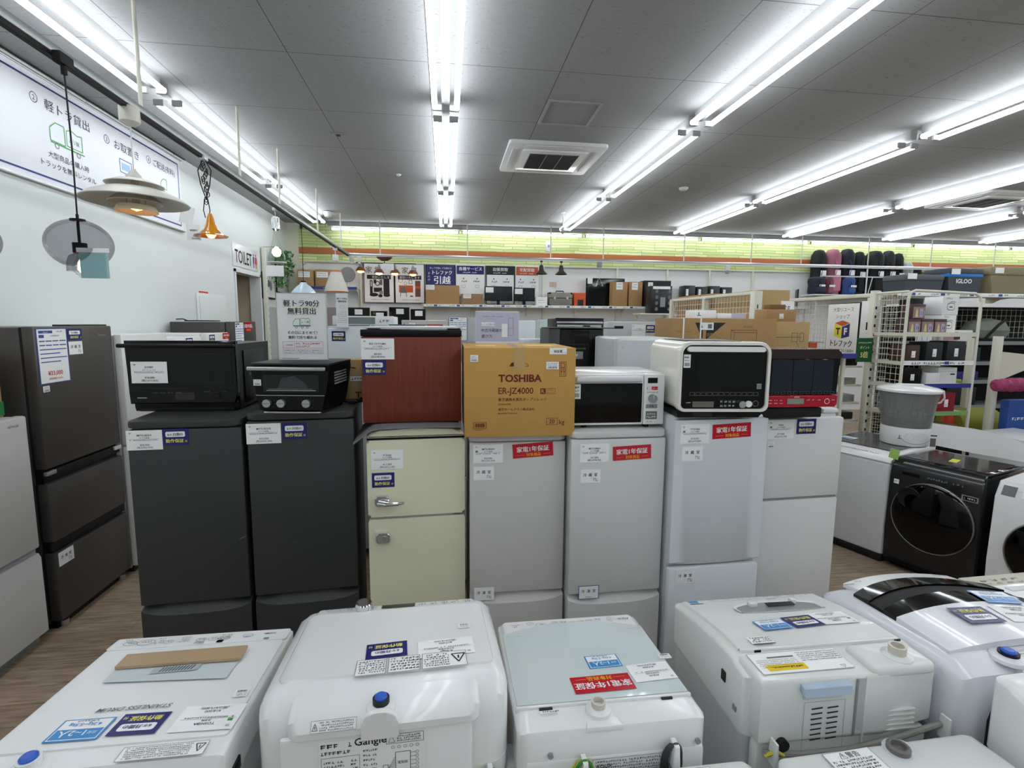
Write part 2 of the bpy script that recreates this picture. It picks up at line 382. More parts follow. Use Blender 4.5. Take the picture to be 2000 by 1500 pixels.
struct(M().box((-2.68, BY-.03, 3.085), (RX, BY-.01, 3.2), band, .004).make('trim_3', smooth=0))
struct(M().box((LX, BY-.012, 0), (-2.68, BY, CZ), creamw).make('trim_4', smooth=0))
slab('wall_right', (RX, FY, 0), (RX+.12, BY, CZ), wallw)
slab('wall_front', (LX, FY-.12, 0), (RX, FY, CZ), wallw)
struct(M().box((LX, FY, 0), (LX+.012, DY0, .08), MGREY).box((LX, DY1, 0), (LX+.012, BY-.02, .08), MGREY).make('baseboard_left', smooth=0))

# ---------------------------------------------------------------- fluorescent lights
tubem = mat('fluorescent_tube_glass', '#ffffff', .3, emit='#f6faff', es=TUBE)
housing = mat('white_light_housing', '#a3a5a5', .6)
def fixture(n_tubes, label, group):
    t = thing('ceiling_light', label, 'ceiling light', group=group); L_ = 2.40
    h = M(); h.prism([(-.035, 0), (.035, 0), (.03, -.08), (-.03, -.08)] if n_tubes == 2 else [(-.04, 0), (.04, 0), (.03, -.075), (-.03, -.075)], 'y', -L_/2, L_/2, housing); h.make('housing', t, smooth=0)
    for sx in ((-.085, .085) if n_tubes == 2 else (0,)):
        M().lathe([(.0205, 0), (.0205, L_-.13)], (sx, -L_/2+.065, -.118), tubem, 10, 'y', True, True).make('tube', t)
        for e in (-1, 1):
            M().box(((.03 if sx > 0 else sx-.018), e*(L_/2-.055)-.012, -.14), ((-.03 if sx < 0 else sx+.018), e*(L_/2-.055)+.012, -.095), housing, .005).make('socket', t)
    return t
tw = 'twin tube fluorescent ceiling lights in long rows'
base = fixture(2, 'long white twin tube fluorescent light in a ceiling row', tw)
rows = [(-2.12, 'left row by wall'), (0.01, 'centre row'), (2.13, 'first row right of centre'), (4.28, 'second row right of centre'), (6.45, 'third row right of centre'), (8.55, 'fourth row right of centre'), (10.7, 'fifth row right of centre'), (12.8, 'rightmost row near the right wall')]
seg = [(8.12, 'farthest in the '), (5.64, 'second from the back in the '), (3.13, 'third from the back in the '), (.64, 'light overhead in the '), (-1.9, 'light behind the viewer in the '), (-4.5, 'second light behind the viewer in the ')]  # last entry: unseen row added behind the viewer to brighten camera-facing fronts
first = True
for x, rn in rows:
    for y, sn in seg:
        if y < 1 and x > 9: continue
        lb = 'twin tube ceiling light, ' + sn + rn
        if first: base.location = (x, y, CZ); base['label'] = lb; first = False
        else: dup(base, (x, y, CZ), 0, lb, tw)
sg = fixture(1, '', 'single tube lights along the back wall')
for k in range(7):
    x = -.9 + 2.36*k
    lb = 'single tube light along the back wall, ' + ['leftmost in the corner', 'second from the left corner', 'third from the left corner', 'fourth from the left corner', 'fifth from the left corner', 'sixth from the left corner', 'last at the far right'][k]
    if k == 0: sg.location = (x, 9.86, CZ-.005); sg.rotation_euler = (0, 0, R(90)); sg['label'] = lb
    else: dup(sg, (x, 9.86, CZ-.005), R(90), lb, 'single tube lights along the back wall')

# ---------------------------------------------------------------- ceiling fittings
t = thing('air_conditioner', 'square white four way ceiling air conditioner with dark intake grille', 'air conditioner', (1.13, 5.7, CZ))
M().prism(rr(-.5, .5, -.49, .49, .03), 'z', -.035, 0, WSTEEL, .006).make('panel', t)
m_ = M(); m_.prism(rr(-.34, .34, -.33, .33, .02), 'z', -.05, -.035, WHITE, .004); m_.make('intake_panel', t)
m_ = M(); m_.box((-.26, -.25, -.055), (.26, .25, -.049), MGREY)
for k in range(26): m_.box((-.255, -.245+k*.0195, -.058), (.255, -.238+k*.0195, -.055), DGREY)
m_.box((-.085, -.25, -.06), (-.078, .25, -.055), MGREY); m_.box((.078, -.25, -.06), (.085, .25, -.055), MGREY)
m_.make('grille', t)
for a, b in (((-.34, -.45), (.34, -.39)), ((-.34, .39), (.34, .45)), ((-.45, -.34), (-.39, .34)), ((.39, -.34), (.45, .34))):
    M().box((*a, -.043), (*b, -.035), WSTEEL, .003).make('air_flap', t)
t2 = dup(t, (7.6, 6.6, CZ), 0, 'white four way ceiling air conditioner at the right edge, between tube rows')
hat = M(); 
for a, b in (((-.23, -.25), (.23, -.225)), ((-.23, .225), (.23, .25)), ((-.23, -.225), (-.205, .225)), ((.205, -.225), (.23, .225))): hat.box((*a, -.008), (*b, 0), SILVER)
tag(put(hat.make('ceiling_hatch', smooth=0), (1.06, 4.53, CZ)), 'square grey framed access hatch in the ceiling', 'hatch')
tag(put(M().lathe([(.06, 0), (.06, -.012), (.045, -.03), (.02, -.035)], (0, 0, 0), WSTEEL, 20).make('smoke_detector'), (3.12, 6.67, CZ)), 'small round white detector on ceiling between two light rows', 'smoke detector')
tag(put(M().box((-.07, -.035, -.015), (.07, .035, 0), MGREY, .004).box((-.02, -.02, -.02), (.02, .02, -.015), DGREY).make('ceiling_outlet'), (-1.01, 5.32, CZ), .1), 'small grey rectangular plate on a ceiling seam', 'ceiling plate')
tag(put(M().lathe([(.03, 0), (.03, -.01), (.02, -.02)], (0, 0, 0), WSTEEL, 14).make('sprinkler_cap'), (-.56, 6.62, CZ)), 'tiny round white cap on ceiling near the centre light row', 'ceiling cap')
t = thing('security_camera', 'white camera on a short rod hanging from the ceiling by the light row', 'camera', (1.9, 8.4, CZ))
M().cyl((0, 0, -.012), .035, .012, WSTEEL).cyl((0, 0, -.26), .009, .25, WSTEEL).make('mount_rod', t)
M().lathe([(.02, 0), (.045, .01), (.045, .1), (.02, .115)], (0, -.08, -.29), STEEL, 16, 'y').make('camera_body', t)
tag(put(M().lathe([(.02, 0), (.07, -.01), (.07, -.04), (.05, -.085), (0.01, -.1)], (0, 0, 0), WSTEEL, 20).make('dome_sensor'), (-1.9, 8.95, CZ)), 'round white dome sensor at the end of the left light row', 'sensor')

# ---------------------------------------------------------------- hanging rails
railm = mat('galvanised_rail', '#9aa0a0', .4, metal=.6)
t = thing('display_rail', 'long steel channel with black lighting track hanging along left aisle', 'rail', (-1.73, 4.0, 3.04))
M().box((-.02, -6, -.02), (.02, 5.66, .02), railm, .004).make('channel', t)
M().box((-.015, -6, -.038), (.015, 5.66, -.0205), MBLACK).make('lighting_track', t)
for y in (3.36, 4.8, 5.86, 7.48, 9.07):
    M().cyl((0, y-4.0, .02), .011, CZ-3.06, IVORY, n=10).make('hanger_rod', t)
t = thing('display_rail', 'long white steel channel with lighting track crossing before the back wall', 'rail', (6, 9.68, 3.04))
M().box((-7.75, -.02, -.02), (8, .02, .02), STEEL, .004).make('channel', t)
M().box((-7.75, -.015, -.038), (8, .015, -.0205), WSTEEL).make('lighting_track', t)
for x in (-1.17, .4, 1.96, 2.98, 4.6, 6.0, 7.08, 8.56, 10.0, 11.5, 13.0):
    M().cyl((x-6, 0, .02), .011, CZ-3.06, IVORY, n=10).make('hanger_rod', t)

# ================================================================ front row of refrigerators
def slabdoor(name, t, w_, z0, z1, m, th=.045, r=.008, lab=None, ret=False):
    q = M(); q.box((-w_/2, 0, z0), (w_/2, th, z1), m, r)
    if ret: return q
    o = q.make(name, t)
    if lab: o['label'] = lab
    return o
def mitsu(loc, rot, label, w_, top, split, body, door, rec, depth=.56):
    """two door fridge: overhanging top plate, curved finger recess above the freezer door"""
    t = thing('refrigerator', label, 'refrigerator', loc, rot)
    M().box((-w_/2+.004, .05, .03), (w_/2-.004, depth, top-.002), body, .006).make('cabinet', t)
    q = M(); q.prism(rr(-w_/2-.002, w_/2+.002, .0, depth, .02, rs=(.03, .01, .01, .03)), 'z', top, top+.032, body, .008, 3); q.make('top_plate', t)
    slabdoor('refrigerator_door', t, w_, split+.006, top-.006, door)
    # freezer door with the scooped recess at its top edge
    q = M(); N = 14
    prof = []
    for k in range(N+1):
        x = -w_/2 + w_*k/N; sag = .030*(1-(2*k/N-1)**4)
        prof.append((x, sag))
    A = []; 
    for x, s_ in prof: A.append([(x, 0, .06), (x, 0, split-.022-s_), (x, .014, split-.016-s_*.6), (x, .034, split-.008), (x, .045, split-.006), (x, .045, .06)])
    q.loft(A, door); q.make('freezer_door', t)
    M().box((-w_/2+.02, .012, .0), (w_/2-.02, .3, .058), BLACK).make('kick_plate', t)
    return t
DKM = DARKF
t = mitsu((-1.180, 2.452, 0.000), 0.0698, 'charcoal two door fridge with black oven on top, left end of the row', 0.474, 1.365, .52, DARKF, DKM, BLACK)
q = M(); F = Fc(q, (-0.238, -0.001, 1.268), **FRONT); price(F, 0, 0, .145, .09, 'MITSUBISHI', '2ドア冷蔵庫', '¥20,900', '(税込¥22,990)'); q.make('price_card', t)
q = M(); F = Fc(q, (-0.091, -0.001, 1.286), **FRONT); blue6(F, 0, 0, .105, .075); q.make('warranty_card', t)
q = M(); F = Fc(q, (0.203, -0.001, 0.822), **FRONT); F.line(0, 0, .03, .012, .002, MGREY); F.line(.004, .004, .026, .016, .001, INKG); q.make('scratch_mark', t)
t = mitsu((-0.680, 2.473, 0.000), 0.0803, 'charcoal two door fridge with toaster oven on top, second from the left end', 0.476, 1.392, .53, DARKF, DKM, BLACK)
q = M(); F = Fc(q, (-0.239, -0.001, 1.281), **FRONT); price(F, 0, 0, .15, .095, 'MITSUBISHI', '2ドア冷蔵庫', '¥23,000', '(税込¥25,300)'); q.make('price_card', t)
q = M(); F = Fc(q, (-0.083, -0.001, 1.298), **FRONT); blue6(F, 0, 0, .108, .077); q.make('warranty_card', t)
q = M(); F = Fc(q, (-0.052, -0.001, 0.789), **FRONT); F.line(0, 0, .02, .004, .0015, INKG); q.make('scratch_mark', t)

# retro cream fridge: everything with softly rounded shoulders
t = thing('refrigerator', 'cream retro two door fridge with chrome handles and rounded top', 'refrigerator', (-0.146, 2.450, 0.000), 0.0524)
w3 = 0.464
q = M()
pts = [(-w3/2, .04), (w3/2, .04), (w3/2, 1.285)] + [(w3/2-.05+.05*math.cos(R(a)), 1.29+.035*math.sin(R(a))) for a in (0, 30, 60, 90)] + [(0, 1.338)] + [(-w3/2+.05-.05*math.cos(R(a)), 1.29+.035*math.sin(R(a))) for a in (90, 60, 30, 0)] + [(-w3/2, 1.285)]
q.prism(pts, 'y', .05, .52, CREAM, .012, 3); q.make('cabinet', t)
q = M(); q.box((-w3/2, -.002, 1.292), (w3/2, .06, 1.295), BLACK); 
pts = [(-w3/2, 1.297), (w3/2, 1.297), (w3/2, 1.31), (w3/2-.02, 1.328), (w3/2-.06, 1.336), (0, 1.343), (-w3/2+.06, 1.336), (-w3/2+.02, 1.328), (-w3/2, 1.31)]
q.prism(pts, 'y', -.004, .055, CREAM, .012, 3); q.make('rounded_top_trim', t)
zs = (-0.014, 0.000, 0.906)[2]
q = M(); q.prism(rr(-w3/2, w3/2, zs+.006, 1.29, .014), 'y', -.004, .048, CREAM, .012, 3); q.make('freezer_door', t)
q = M(); q.prism(rr(-w3/2, w3/2, .08, zs-.006, .014), 'y', -.004, .048, CREAM, .012, 3); q.make('refrigerator_door', t)
M().box((-w3/2+.004, .0, zs-.004), (w3/2-.004, .03, zs+.004), CHROME).make('chrome_divider', t)
for nm, P0 in (('upper_handle', (-0.163, 0.000, 0.997)), ('lower_handle', (-0.162, 0.000, 0.814))):
    q = M(); x, _, z = P0
    q.prism(rr(x-.035, x+.03, z-.025, z+.025, .012), 'y', -.03, -.002, CHROME, .006, 3)
    if nm == 'upper_handle': q.tube([(x-.02, -.035, z-.005), (x+.02, -.05, z-.008), (x+.07, -.05, z-.008), (x+.1, -.042, z-.006)], [.012, .011, .009, .006], CHROME, 10)
    else: q.cyl((x+.005, -.036, z), .012, .008, STEEL, 'y', 14)
    q.make(nm, t)
q = M(); F = Fc(q, (-0.213, -0.005, 1.148), **FRONT); price(F, 0, 0, .15, .095, 'A-Stage', '2ドア冷蔵庫', '¥11,000', '(税込¥12,100)'); q.make('price_card', t)
q = M(); F = Fc(q, (-0.211, -0.005, 1.060), **FRONT); blue6(F, 0, 0, .105, .072); q.make('warranty_card', t)
M().box((-.2, .1, 0), (.2, .5, .04), BLACK).make('base', t)
# grey felt pad folded over its top
q = M(); A = []
for k in range(13):
    x = -.29+.5*k/12+.0; z = 1.3475 if x > -.19 else 1.3475-(-.19-x)**1.2*.9
    z = 1.3485 - .004*(x/.2)**2 if x > -.2 else 1.345-(-.2-x)*.75
    A.append([(x, -.03, z), (x, -.03, z+.008), (x, .42, z+.008), (x, .42, z)])
felt = mat('grey_felt', '#78767a', .95)
o = q.loft(A, felt).make('felt_pad'); put(o, (-0.146, 2.450, 0.000), 0.0524); tag(o, 'grey felt pad between the cream fridge and the brown mini fridge', 'pad')

t = mitsu((0.343, 2.408, 0.000), 0.0000, 'light grey two door fridge under the ochre cardboard box', 0.471, 1.28, .50, LGREY, LGREY, MGREY)
q = M(); F = Fc(q, (-0.219, -0.001, 1.174), **FRONT); price(F, 0, 0, .145, .092, 'MITSUBISHI', '2ドア冷蔵庫', '¥23,000', '(税込¥25,300)', True); q.make('price_card', t)
q = M(); F = Fc(q, (-0.025, -0.001, 1.192), **FRONT); red1(F, 0, 0, .2, .07, .06); q.make('warranty_card', t)
q = M(); F = Fc(q, (-0.217, -0.001, 1.090), **FRONT); room(F, 0, 0, .1, .067); q.make('compartment_card', t)
q = M(); F = Fc(q, (-0.215, -0.001, 0.472), **FRONT); room(F, 0, 0, .1, .067, '冷凍室'); q.make('compartment_card', t)
t = mitsu((0.830, 2.347, 0.000), 0.0175, 'pale grey two door fridge under the white microwave', 0.479, 1.30, .50, mat('pale_grey_paint', '#d3d5d4', .38, bump=.1, bscale=350), mat('pale_grey_paint', '#d3d5d4'), MGREY)
q = M(); F = Fc(q, (-0.196, -0.001, 1.181), **FRONT); price(F, 0, 0, .145, .092, 'MITSUBISHI', '2ドア冷蔵庫', '¥17,000', '(税込¥18,700)'); q.make('price_card', t)
q = M(); F = Fc(q, (-0.030, -0.001, 1.185), **FRONT); red1(F, 0, 0, .195, .07, .04); q.make('warranty_card', t)
q = M(); F = Fc(q, (-0.191, -0.001, 1.079), **FRONT); room(F, 0, 0, .1, .068); q.make('compartment_card', t)
q = M(); F = Fc(q, (-0.187, -0.001, 0.481), **FRONT); room(F, 0, 0, .105, .07, '冷凍室', True); q.make('compartment_card', t)

# white fridge 6 (curved bottom edge) and 7
t = thing('refrigerator', 'white two door fridge under the white framed oven', 'refrigerator', (1.335, 2.308, 0.000), 0.0349)
w6 = 0.490
BW = mat('bluish_white_paint', '#dce2e6', .3, bump=.08, bscale=350)
M().box((-w6/2+.004, .05, .03), (w6/2-.004, .56, 1.40), BW, .01).make('cabinet', t)
M().box((-w6/2-.001, .035, 1.38), (w6/2+.001, .1, 1.403), BW, .012).make('top_trim', t)
z6 = (-0.000, 0.000, 0.643)[2]
q = M(); N = 12; A = []
for k in range(N+1):
    x = -w6/2+w6*k/N; s_ = .022*(1-(2*k/N-1)**2)
    A.append([(x, 0, 1.388), (x, 0, z6+.025-s_*0), (x, .012, z6+.004+(.022-s_)*.5), (x, .048, z6+.004), (x, .048, 1.388)])
q.loft(A, BW).make('refrigerator_door', t)
slabdoor('freezer_door', t, w6, .07, z6-.006, BW, r=.012)
M().box((-w6/2+.02, .012, 0), (w6/2-.02, .3, .068), MGREY).make('kick_plate', t)
q = M(); F = Fc(q, (-0.218, -0.001, 1.273), **FRONT); price(F, 0, 0, .15, .095, 'TOSHIBA', '2ドア冷蔵庫', '¥18,000', '(税込¥19,800)', True); q.make('price_card', t)
q = M(); F = Fc(q, (-0.050, -0.001, 1.291), **FRONT); red1(F, 0, 0, .205, .072, .04); q.make('warranty_card', t)
q = M(); F = Fc(q, (-0.205, -0.001, 1.186), **FRONT); room(F, 0, 0, .108, .072); q.make('compartment_card', t)
q = M(); F = Fc(q, (-0.209, -0.001, 0.556), **FRONT); room(F, 0, 0, .105, .07, '冷凍室'); q.make('compartment_card', t)
t = thing('refrigerator', 'white two door fridge under the red oven, right end of the row', 'refrigerator', (1.863, 2.434, 0.000), 0.0524)
w7 = 0.491
M().box((-w7/2+.004, .05, .03), (w7/2-.004, .56, 1.378), WHITE2, .01).make('cabinet', t)
q = M(); q.box((.15, .04, 1.378), (w7/2, .16, 1.4), WHITE2, .006); q.make('hinge_cover', t)
z7 = (0.036, 0.000, 0.925)[2]
slabdoor('freezer_door', t, w7, z7+.005, 1.362, WHITE2, r=.01)
slabdoor('refrigerator_door', t, w7, .06, z7-.005, WHITE2, r=.01)
M().box((-w7/2+.01, .006, z7-.005), (w7/2-.01, .04, z7+.005), MGREY).make('door_gap_trim', t)
M().box((-w7/2+.03, .03, 0), (w7/2-.03, .3, .058), MGREY).make('kick_plate', t)
q = M(); F = Fc(q, (-0.211, -0.001, 1.256), **FRONT); price(F, 0, 0, .155, .1, 'Haier', '2ドア冷蔵庫', '¥17,000', '(税込¥18,700)', True); q.make('price_card', t)
q = M(); F = Fc(q, (-0.041, -0.001, 1.278), **FRONT); blue6(F, 0, 0, .115, .08); q.make('warranty_card', t)
q = M(); F = Fc(q, (-0.204, -0.001, 1.209), **FRONT); barcode_tag(F, 0, 0, .038, .032); q.make('barcode_label', t)

# ---------------------------------------------------------------- appliances on top of them
t = thing('oven', 'black microwave oven with full width bar handle on the leftmost charcoal fridge', 'oven', (-1.288, 2.684, 1.397), -0.0159)
q = M(); q.prism([(-.245, 0), (.235, 0), (.25, .018), (.25, .335), (-.25, .335), (-.25, .018)], 'y', .04, .47, BLACK, .006); q.make('body', t)
q = M(); q.prism([(-.245, .042), (.245, .042), (.255, .1), (.255, .352), (-.255, .352), (-.245, .1)], 'y', 0, .04, GBLACK, .006); q.make('door', t)
q = M(); q.box((-.275, -.03, .318), (.262, -.012, .338), BLACK, .008, 3); q.box((-.25, -.02, .322), (-.23, .0, .334), BLACK); q.box((.22, -.02, .322), (.24, .0, .334), BLACK); q.make('handle', t)
q = M(); F = Fc(q, (0, -.001, 0), **FRONT); F.rect(-.05, .14, .235, .3, mat('oven_window_glass', '#0a0b0d', .04, spec=.4), 1); F.rect(-.22, .118, .25, .12, DGREY, 1.2); F.frame(.1, .15, .2, .29, .002, DGREY, 2); q.make('window', t)
q = M(); F = Fc(q, (0, -.001, 0), **FRONT); F.rrect(-.035, .06, .055, .098, .004, mat('dim_lcd_display', '#2d2b20', .2), 1); F.ring(.155, .08, .022, .022, .003, DGREY, 1.5); F.ell(.155, .08, .016, .016, MBLACK, 2); F.rect(-.21, .07, -.165, .075, MGREY, 2)
for k in range(4): F.scr(-.14+.06*k*.6, .095, -.11+.06*k*.6, .004, INKG); 
F.scr(.1, .1, .13, .004, INKG); F.scr(.19, .1, .21, .004, INKG); q.make('control_panel', t)
q = M(); F = Fc(q, (-.228, -.003, .145), **FRONT); price(F, 0, 0, .165, .105, 'SHARP', 'オーブンレンジ', '¥18,000', '(税込¥19,800)'); q.make('price_card', t)
q = M(); q.box((-.225, .03, 0), (.225, .43, .02), MBLACK, .005); q.make('base', t)
q = M(); q.box((.2505, .1, .03), (.256, .42, .3), BLACK, .003); 
F = Fc(q, (.257, .1, .03), (0, 1, 0), (0, 0, 1)); F.scr(.05, .16, .15, .01, MGREY); F.scr(.05, .14, .17, .01, MGREY); q.make('side_vent_panel', t)

t = thing('toaster_oven', 'black toaster oven with three steel knobs and bright steel handle', 'toaster oven', (-0.709, 2.437, 1.424), -0.1236)
q = M(); A = []
for z, a in ((.012, .145), (.05, .155), (.12, .168), (.2, .18), (.222, .178)):
    A.append([(-a+.0, .02, z), (a, .02, z), (a+.002, .31, z), (-a, .31, z)])
q.loft(A, BLACK); q.make('body', t)
q = M(); q.box((-.182, .0, .222), (.182, .32, .234), DGREY, .006); q.make('top_panel', t)
q = M(); A = [[(-a, .0, z), (a, .0, z), (a, .02, z), (-a, .02, z)] for z, a in ((.09, .16), (.2, .178))]; q.loft(A, BLACK)
F = Fc(q, (0, -.0005, 0), **FRONT); F.rrect(-.125, .1, .13, .18, .006, mat('toaster_window', '#15171a', .06), 1); F.line(-.11, .108, .115, .108, .003, STEEL, 2); F.line(-.1, .115, .1, .115, .0015, MGREY, 2)
F.poly([(-.06, .116), (-.04, .165), (.02, .175), (.07, .14), (.08, .118)], mat('toaster_inner_tray', '#3a3e42', .3), 1.6); q.make('door', t)
q = M(); q.box((-.185, -.03, .2), (.17, -.018, .218), STEEL, .005, 3); q.box((-.17, -.02, .203), (-.155, .0, .214), STEEL); q.box((.14, -.02, .203), (.155, .0, .214), STEEL); q.make('handle', t)
q = M(); A = [[(-a, -.002, z), (a, -.002, z), (a, .02, z), (-a, .02, z)] for z, a in ((.018, .142), (.086, .158))]; q.loft(A, BLACK); q.box((-.158, -.006, .084), (.155, -.001, .087), STEEL)
F = Fc(q, (0, -.0032, 0), **FRONT)
for x in (-.105, -.04, .075):
    for k in range(9): a = R(-40+k*32); F.rect(x+.029*math.cos(a)-.001, .05+.029*math.sin(a)-.001, x+.029*math.cos(a)+.002, .05+.029*math.sin(a)+.001, INKG, 1)
q.make('control_panel', t)
for x in (-.105, -.04, .075):
    M().cyl((x, -.022, .05), .0185, .02, STEEL, 'y', 24).box((x-.0165, -.0235, .0485), (x+.0165, -.0215, .0515), MGREY).make('knob', t)
M().cyl((-.12, -.012, .008), .004, .26, STEEL, 'x', 10).box((-.14, .02, 0), (-.11, .29, .014), RUBBER).box((.11, .02, 0), (.14, .29, .014), RUBBER).make('foot_bar', t)
q = M(); F = Fc(q, (-.168, -.001, .13), **FRONT); barcode_tag(F, 0, 0, .035, .028); q.make('barcode_label', t)
q = M()
for j in range(5):
    for k in range(6):
        q.box((.178, .07+.03*k, .13+.013*j), (.1815-.0*j, .09+.03*k, .136+.013*j), MGREY)
q.make('side_vents', t)
q = M(); q.tube([(.0, .31, .1), (.05, .36, .03), (.14, .34, .006), (.2, .3, .006), (.24, .33, .01), (.21, .37, .008), (.2, .34, .014), (.26, .32, .02), (.23, .3, .03)], .005, RUBBER, 6); q.box((.17, .285, .0), (.205, .305, .016), RUBBER, .003); q.make('power_cord', t)

# white sign standing on the toaster
P0 = (-0.804, 2.600, 1.656); P1 = (-0.585, 2.600, 1.648)
t = thing('sign_stand', 'white sign with truck drawing standing on the toaster oven', 'sign', ((P0[0]+P1[0])/2, 2.62, 1.659), R(-1))
q = M(); q.box((-.118, -.0015, 0), (.118, .0015, .325), PAPER2)
F = Fc(q, (0, -.0018, 0), **FRONT)
F.frame(-.118, 0, .118, .325, .004, mat('silver_sign_edge', '#b9bcbd', .3), 1)
F.txt(0, .262, '軽トラ90分', .034, INK, 'c', .015); F.txt(0, .225, '無料貸出', .034, INK, 'c', .015)
F.rect(-.09, .256, .09, .2575, YEL, 1.5); F.rect(-.07, .219, .07, .2205, YEL, 1.5)
tg = GREENI
F.path([(-.042, .168), (-.042, .186), (-.03, .2), (-.012, .2), (-.012, .168), (-.042, .168)], .0018, tg, 2); F.path([(-.008, .17), (-.008, .2), (.004, .204), (.018, .2), (.03, .204), (.036, .198), (.036, .17), (-.008, .17)], .0018, tg, 2)
F.txt(.014, .18, 'ムリ無', .013, tg, 'c', 0); F.rect(-.042, .164, .04, .168, INKG, 2)
for x in (-.028, .0, .024): F.ring(x, .16, .006, .006, .002, INKG, 2.5, 10)
F.txt(0, .127, 'その日にまとめて！', .017, INK, 'c', .01); F.txt(0, .104, '無料で持ち帰れる', .017, INK, 'c', .01)
F.frame(-.095, .058, .095, .09, .001, REDI, 2); F.txt(-.065, .07, '対象商品', .009, REDI, 'c', 0); F.rect(-.04, .062, -.039, .086, INKG, 2); F.scr(-.032, .076, .088, .007, REDI); F.scr(-.032, .064, .04, .007, REDI)
for x in (-.095, -.03, .035): F.frame(x, .03, x+.06, .052, .0008, INKG, 2); F.scr(x+.005, .043, x+.055, .005, INKG); F.scr(x+.005, .034, x+.055, .005, INKG)
F.rect(-.1, .008, -.02, .01, INKG, 2)
q.make('sign_panel', t)
M().box((-.1, 0.002, 0), (.1, .07, .002), mat('clear_acrylic', '#e8eef0', .05, alpha=.35)).make('acrylic_foot', t)
# box behind the toaster
t = thing('cardboard_box', 'small tan cardboard box standing behind the toaster oven', 'box', (-.58, 2.86, 1.426), R(4))
q = M(); q.box((-.15, 0, 0), (.15, .14, .215), CARD2, .002)
F = Fc(q, (0, 0, 0), **FRONT); F.rect(.06, .1, .14, .125, PAPER, 1); F.scr(.065, .106, .13, .012, INK); F.txt(.1, .005, 'T', .05, MAROON, 'c', .03); F.path([(.02, .165), (.05, .175), (.09, .17)], .006, MAROON, 1); q.make('carton', t)
M().box((-.03, -.001, .18), (.03, .0, .216), mat('packing_tape', '#c9ad78', .15)).make('tape', t)

# brown mini fridge
t = thing('mini_refrigerator', 'small fridge with brown wood grain door and black top strip', 'refrigerator', (-0.165, 2.518, 1.359), 0.0146)
def wood_mat():
    m = mat('reddish_walnut_laminate', '#552316', .38); nt = m.node_tree; b = nt.nodes['Principled BSDF']; L = nt.links.new
    tc = nt.nodes.new('ShaderNodeTexCoord'); mp = nt.nodes.new('ShaderNodeMapping'); mp.inputs['Scale'].default_value = (60, 4, 3); L(tc.outputs['Object'], mp.inputs[0])
    n = nt.nodes.new('ShaderNodeTexNoise'); n.inputs['Scale'].default_value = 1.6; n.inputs['Detail'].default_value = 5; L(mp.outputs[0], n.inputs['Vector'])
    cr = nt.nodes.new('ShaderNodeValToRGB'); cr.color_ramp.elements[0].position = .35; cr.color_ramp.elements[0].color = (*rgb('#6a2c1a'), 1); cr.color_ramp.elements[1].position = .65; cr.color_ramp.elements[1].color = (*rgb('#783420'), 1)
    L(n.outputs['Fac'], cr.inputs[0]); L(cr.outputs[0], b.inputs['Base Color']); return m
walnut = wood_mat()
M().box((-.236, .05, .0), (.236, .46, .45), BLACK, .004).make('cabinet', t)
M().box((-.238, 0, .0), (.238, .048, .418), walnut, .004).make('door', t)
q = M(); q.box((-.24, -.004, .42), (.24, .05, .452), BLACK, .004); q.box((-.21, .02, .452), (-.15, .06, .458), BLACK, .003); q.box((.17, .01, .452), (.235, .1, .46), BLACK, .003); q.make('top_strip', t)
M().box((-.225, .06, .452), (.225, .44, .468), WSTEEL, .004).make('top_board', t)
q = M(); F = Fc(q, (-.238, -.001, .31), **FRONT); price(F, 0, 0, .155, .1, 'IRIS OHYAMA', '1ドア冷蔵庫', '¥8,000', '(税込¥8,800)'); q.make('price_card', t)
q = M(); F = Fc(q, (-.232, -.001, .235), **FRONT); blue6(F, 0, 0, .108, .072); q.make('warranty_card', t)

# ochre carton
t = thing('cardboard_box', 'large ochre cardboard box with maroon printing standing on the light grey fridge', 'box', (0.344, 2.354, 1.313), -0.0078)
q = M(); wb = .262; hb = .42
q.box((-wb, 0, 0), (wb, .5, hb), CARDY, .004)
F = Fc(q, (0, 0, 0), **FRONT)
F.txt(-.105, .262, 'TOSHIBA', .047, MAROON, 'l', .035, 1, 1.05)
F.txt(-.105, .205, 'ER-JZ4000', .042, MAROON, 'l', .012, 1, .93)
F.rect(.094, .203, .118, .23, MAROON, 1); F.txt(.106, .207, 'R', .027, CARDY, 'c', .02, 2); F.frame(.12, .203, .165, .23, .0015, MAROON, 1); F.txt(.142, .218, 'グラン', .01, MAROON, 'c', 0, 2); F.txt(.142, .207, 'レッド', .01, MAROON, 'c', 0, 2)
F.txt(-.105, .172, '東芝過熱水蒸気オーブンレンジ', .0165, MAROON, 'l', .015, 1)
F.txt(-.105, .152, '50/60Hz共用', .011, MAROON, 'l', 0, 1)
F.txt(-.105, .126, '東芝ホームテクノ株式会社', .0145, MAROON, 'l', .015, 1)
F.txt(-.105, .109, 'MADE IN THAILAND', .010, MAROON, 'l', 0.01, 1)
F.frame(.125, .055, .18, .088, .002, MAROON, 1); F.txt(.152, .062, '20', .028, MAROON, 'c', .01, 2); F.txt(.2, .058, 'kg', .03, MAROON, 'c', .01, 1)
F.frame(-.222, .042, -.16, .072, .002, MAROON, 1)
for k in range(14): F.rect(-.215+.0035*k, .048, -.2135+.0035*k+.001*(k % 3), .066, MAROON, 1.4)
F.scr(-.21, .034, -.17, .004, MAROON)
F.frame(.184, .322, .216, .355, .002, MAROON, 1); F.path([(.192, .33), (.192, .348), (.208, .348), (.208, .33)], .002, MAROON, 1.5); F.rect(.19, .327, .21, .33, MAROON, 1.6)
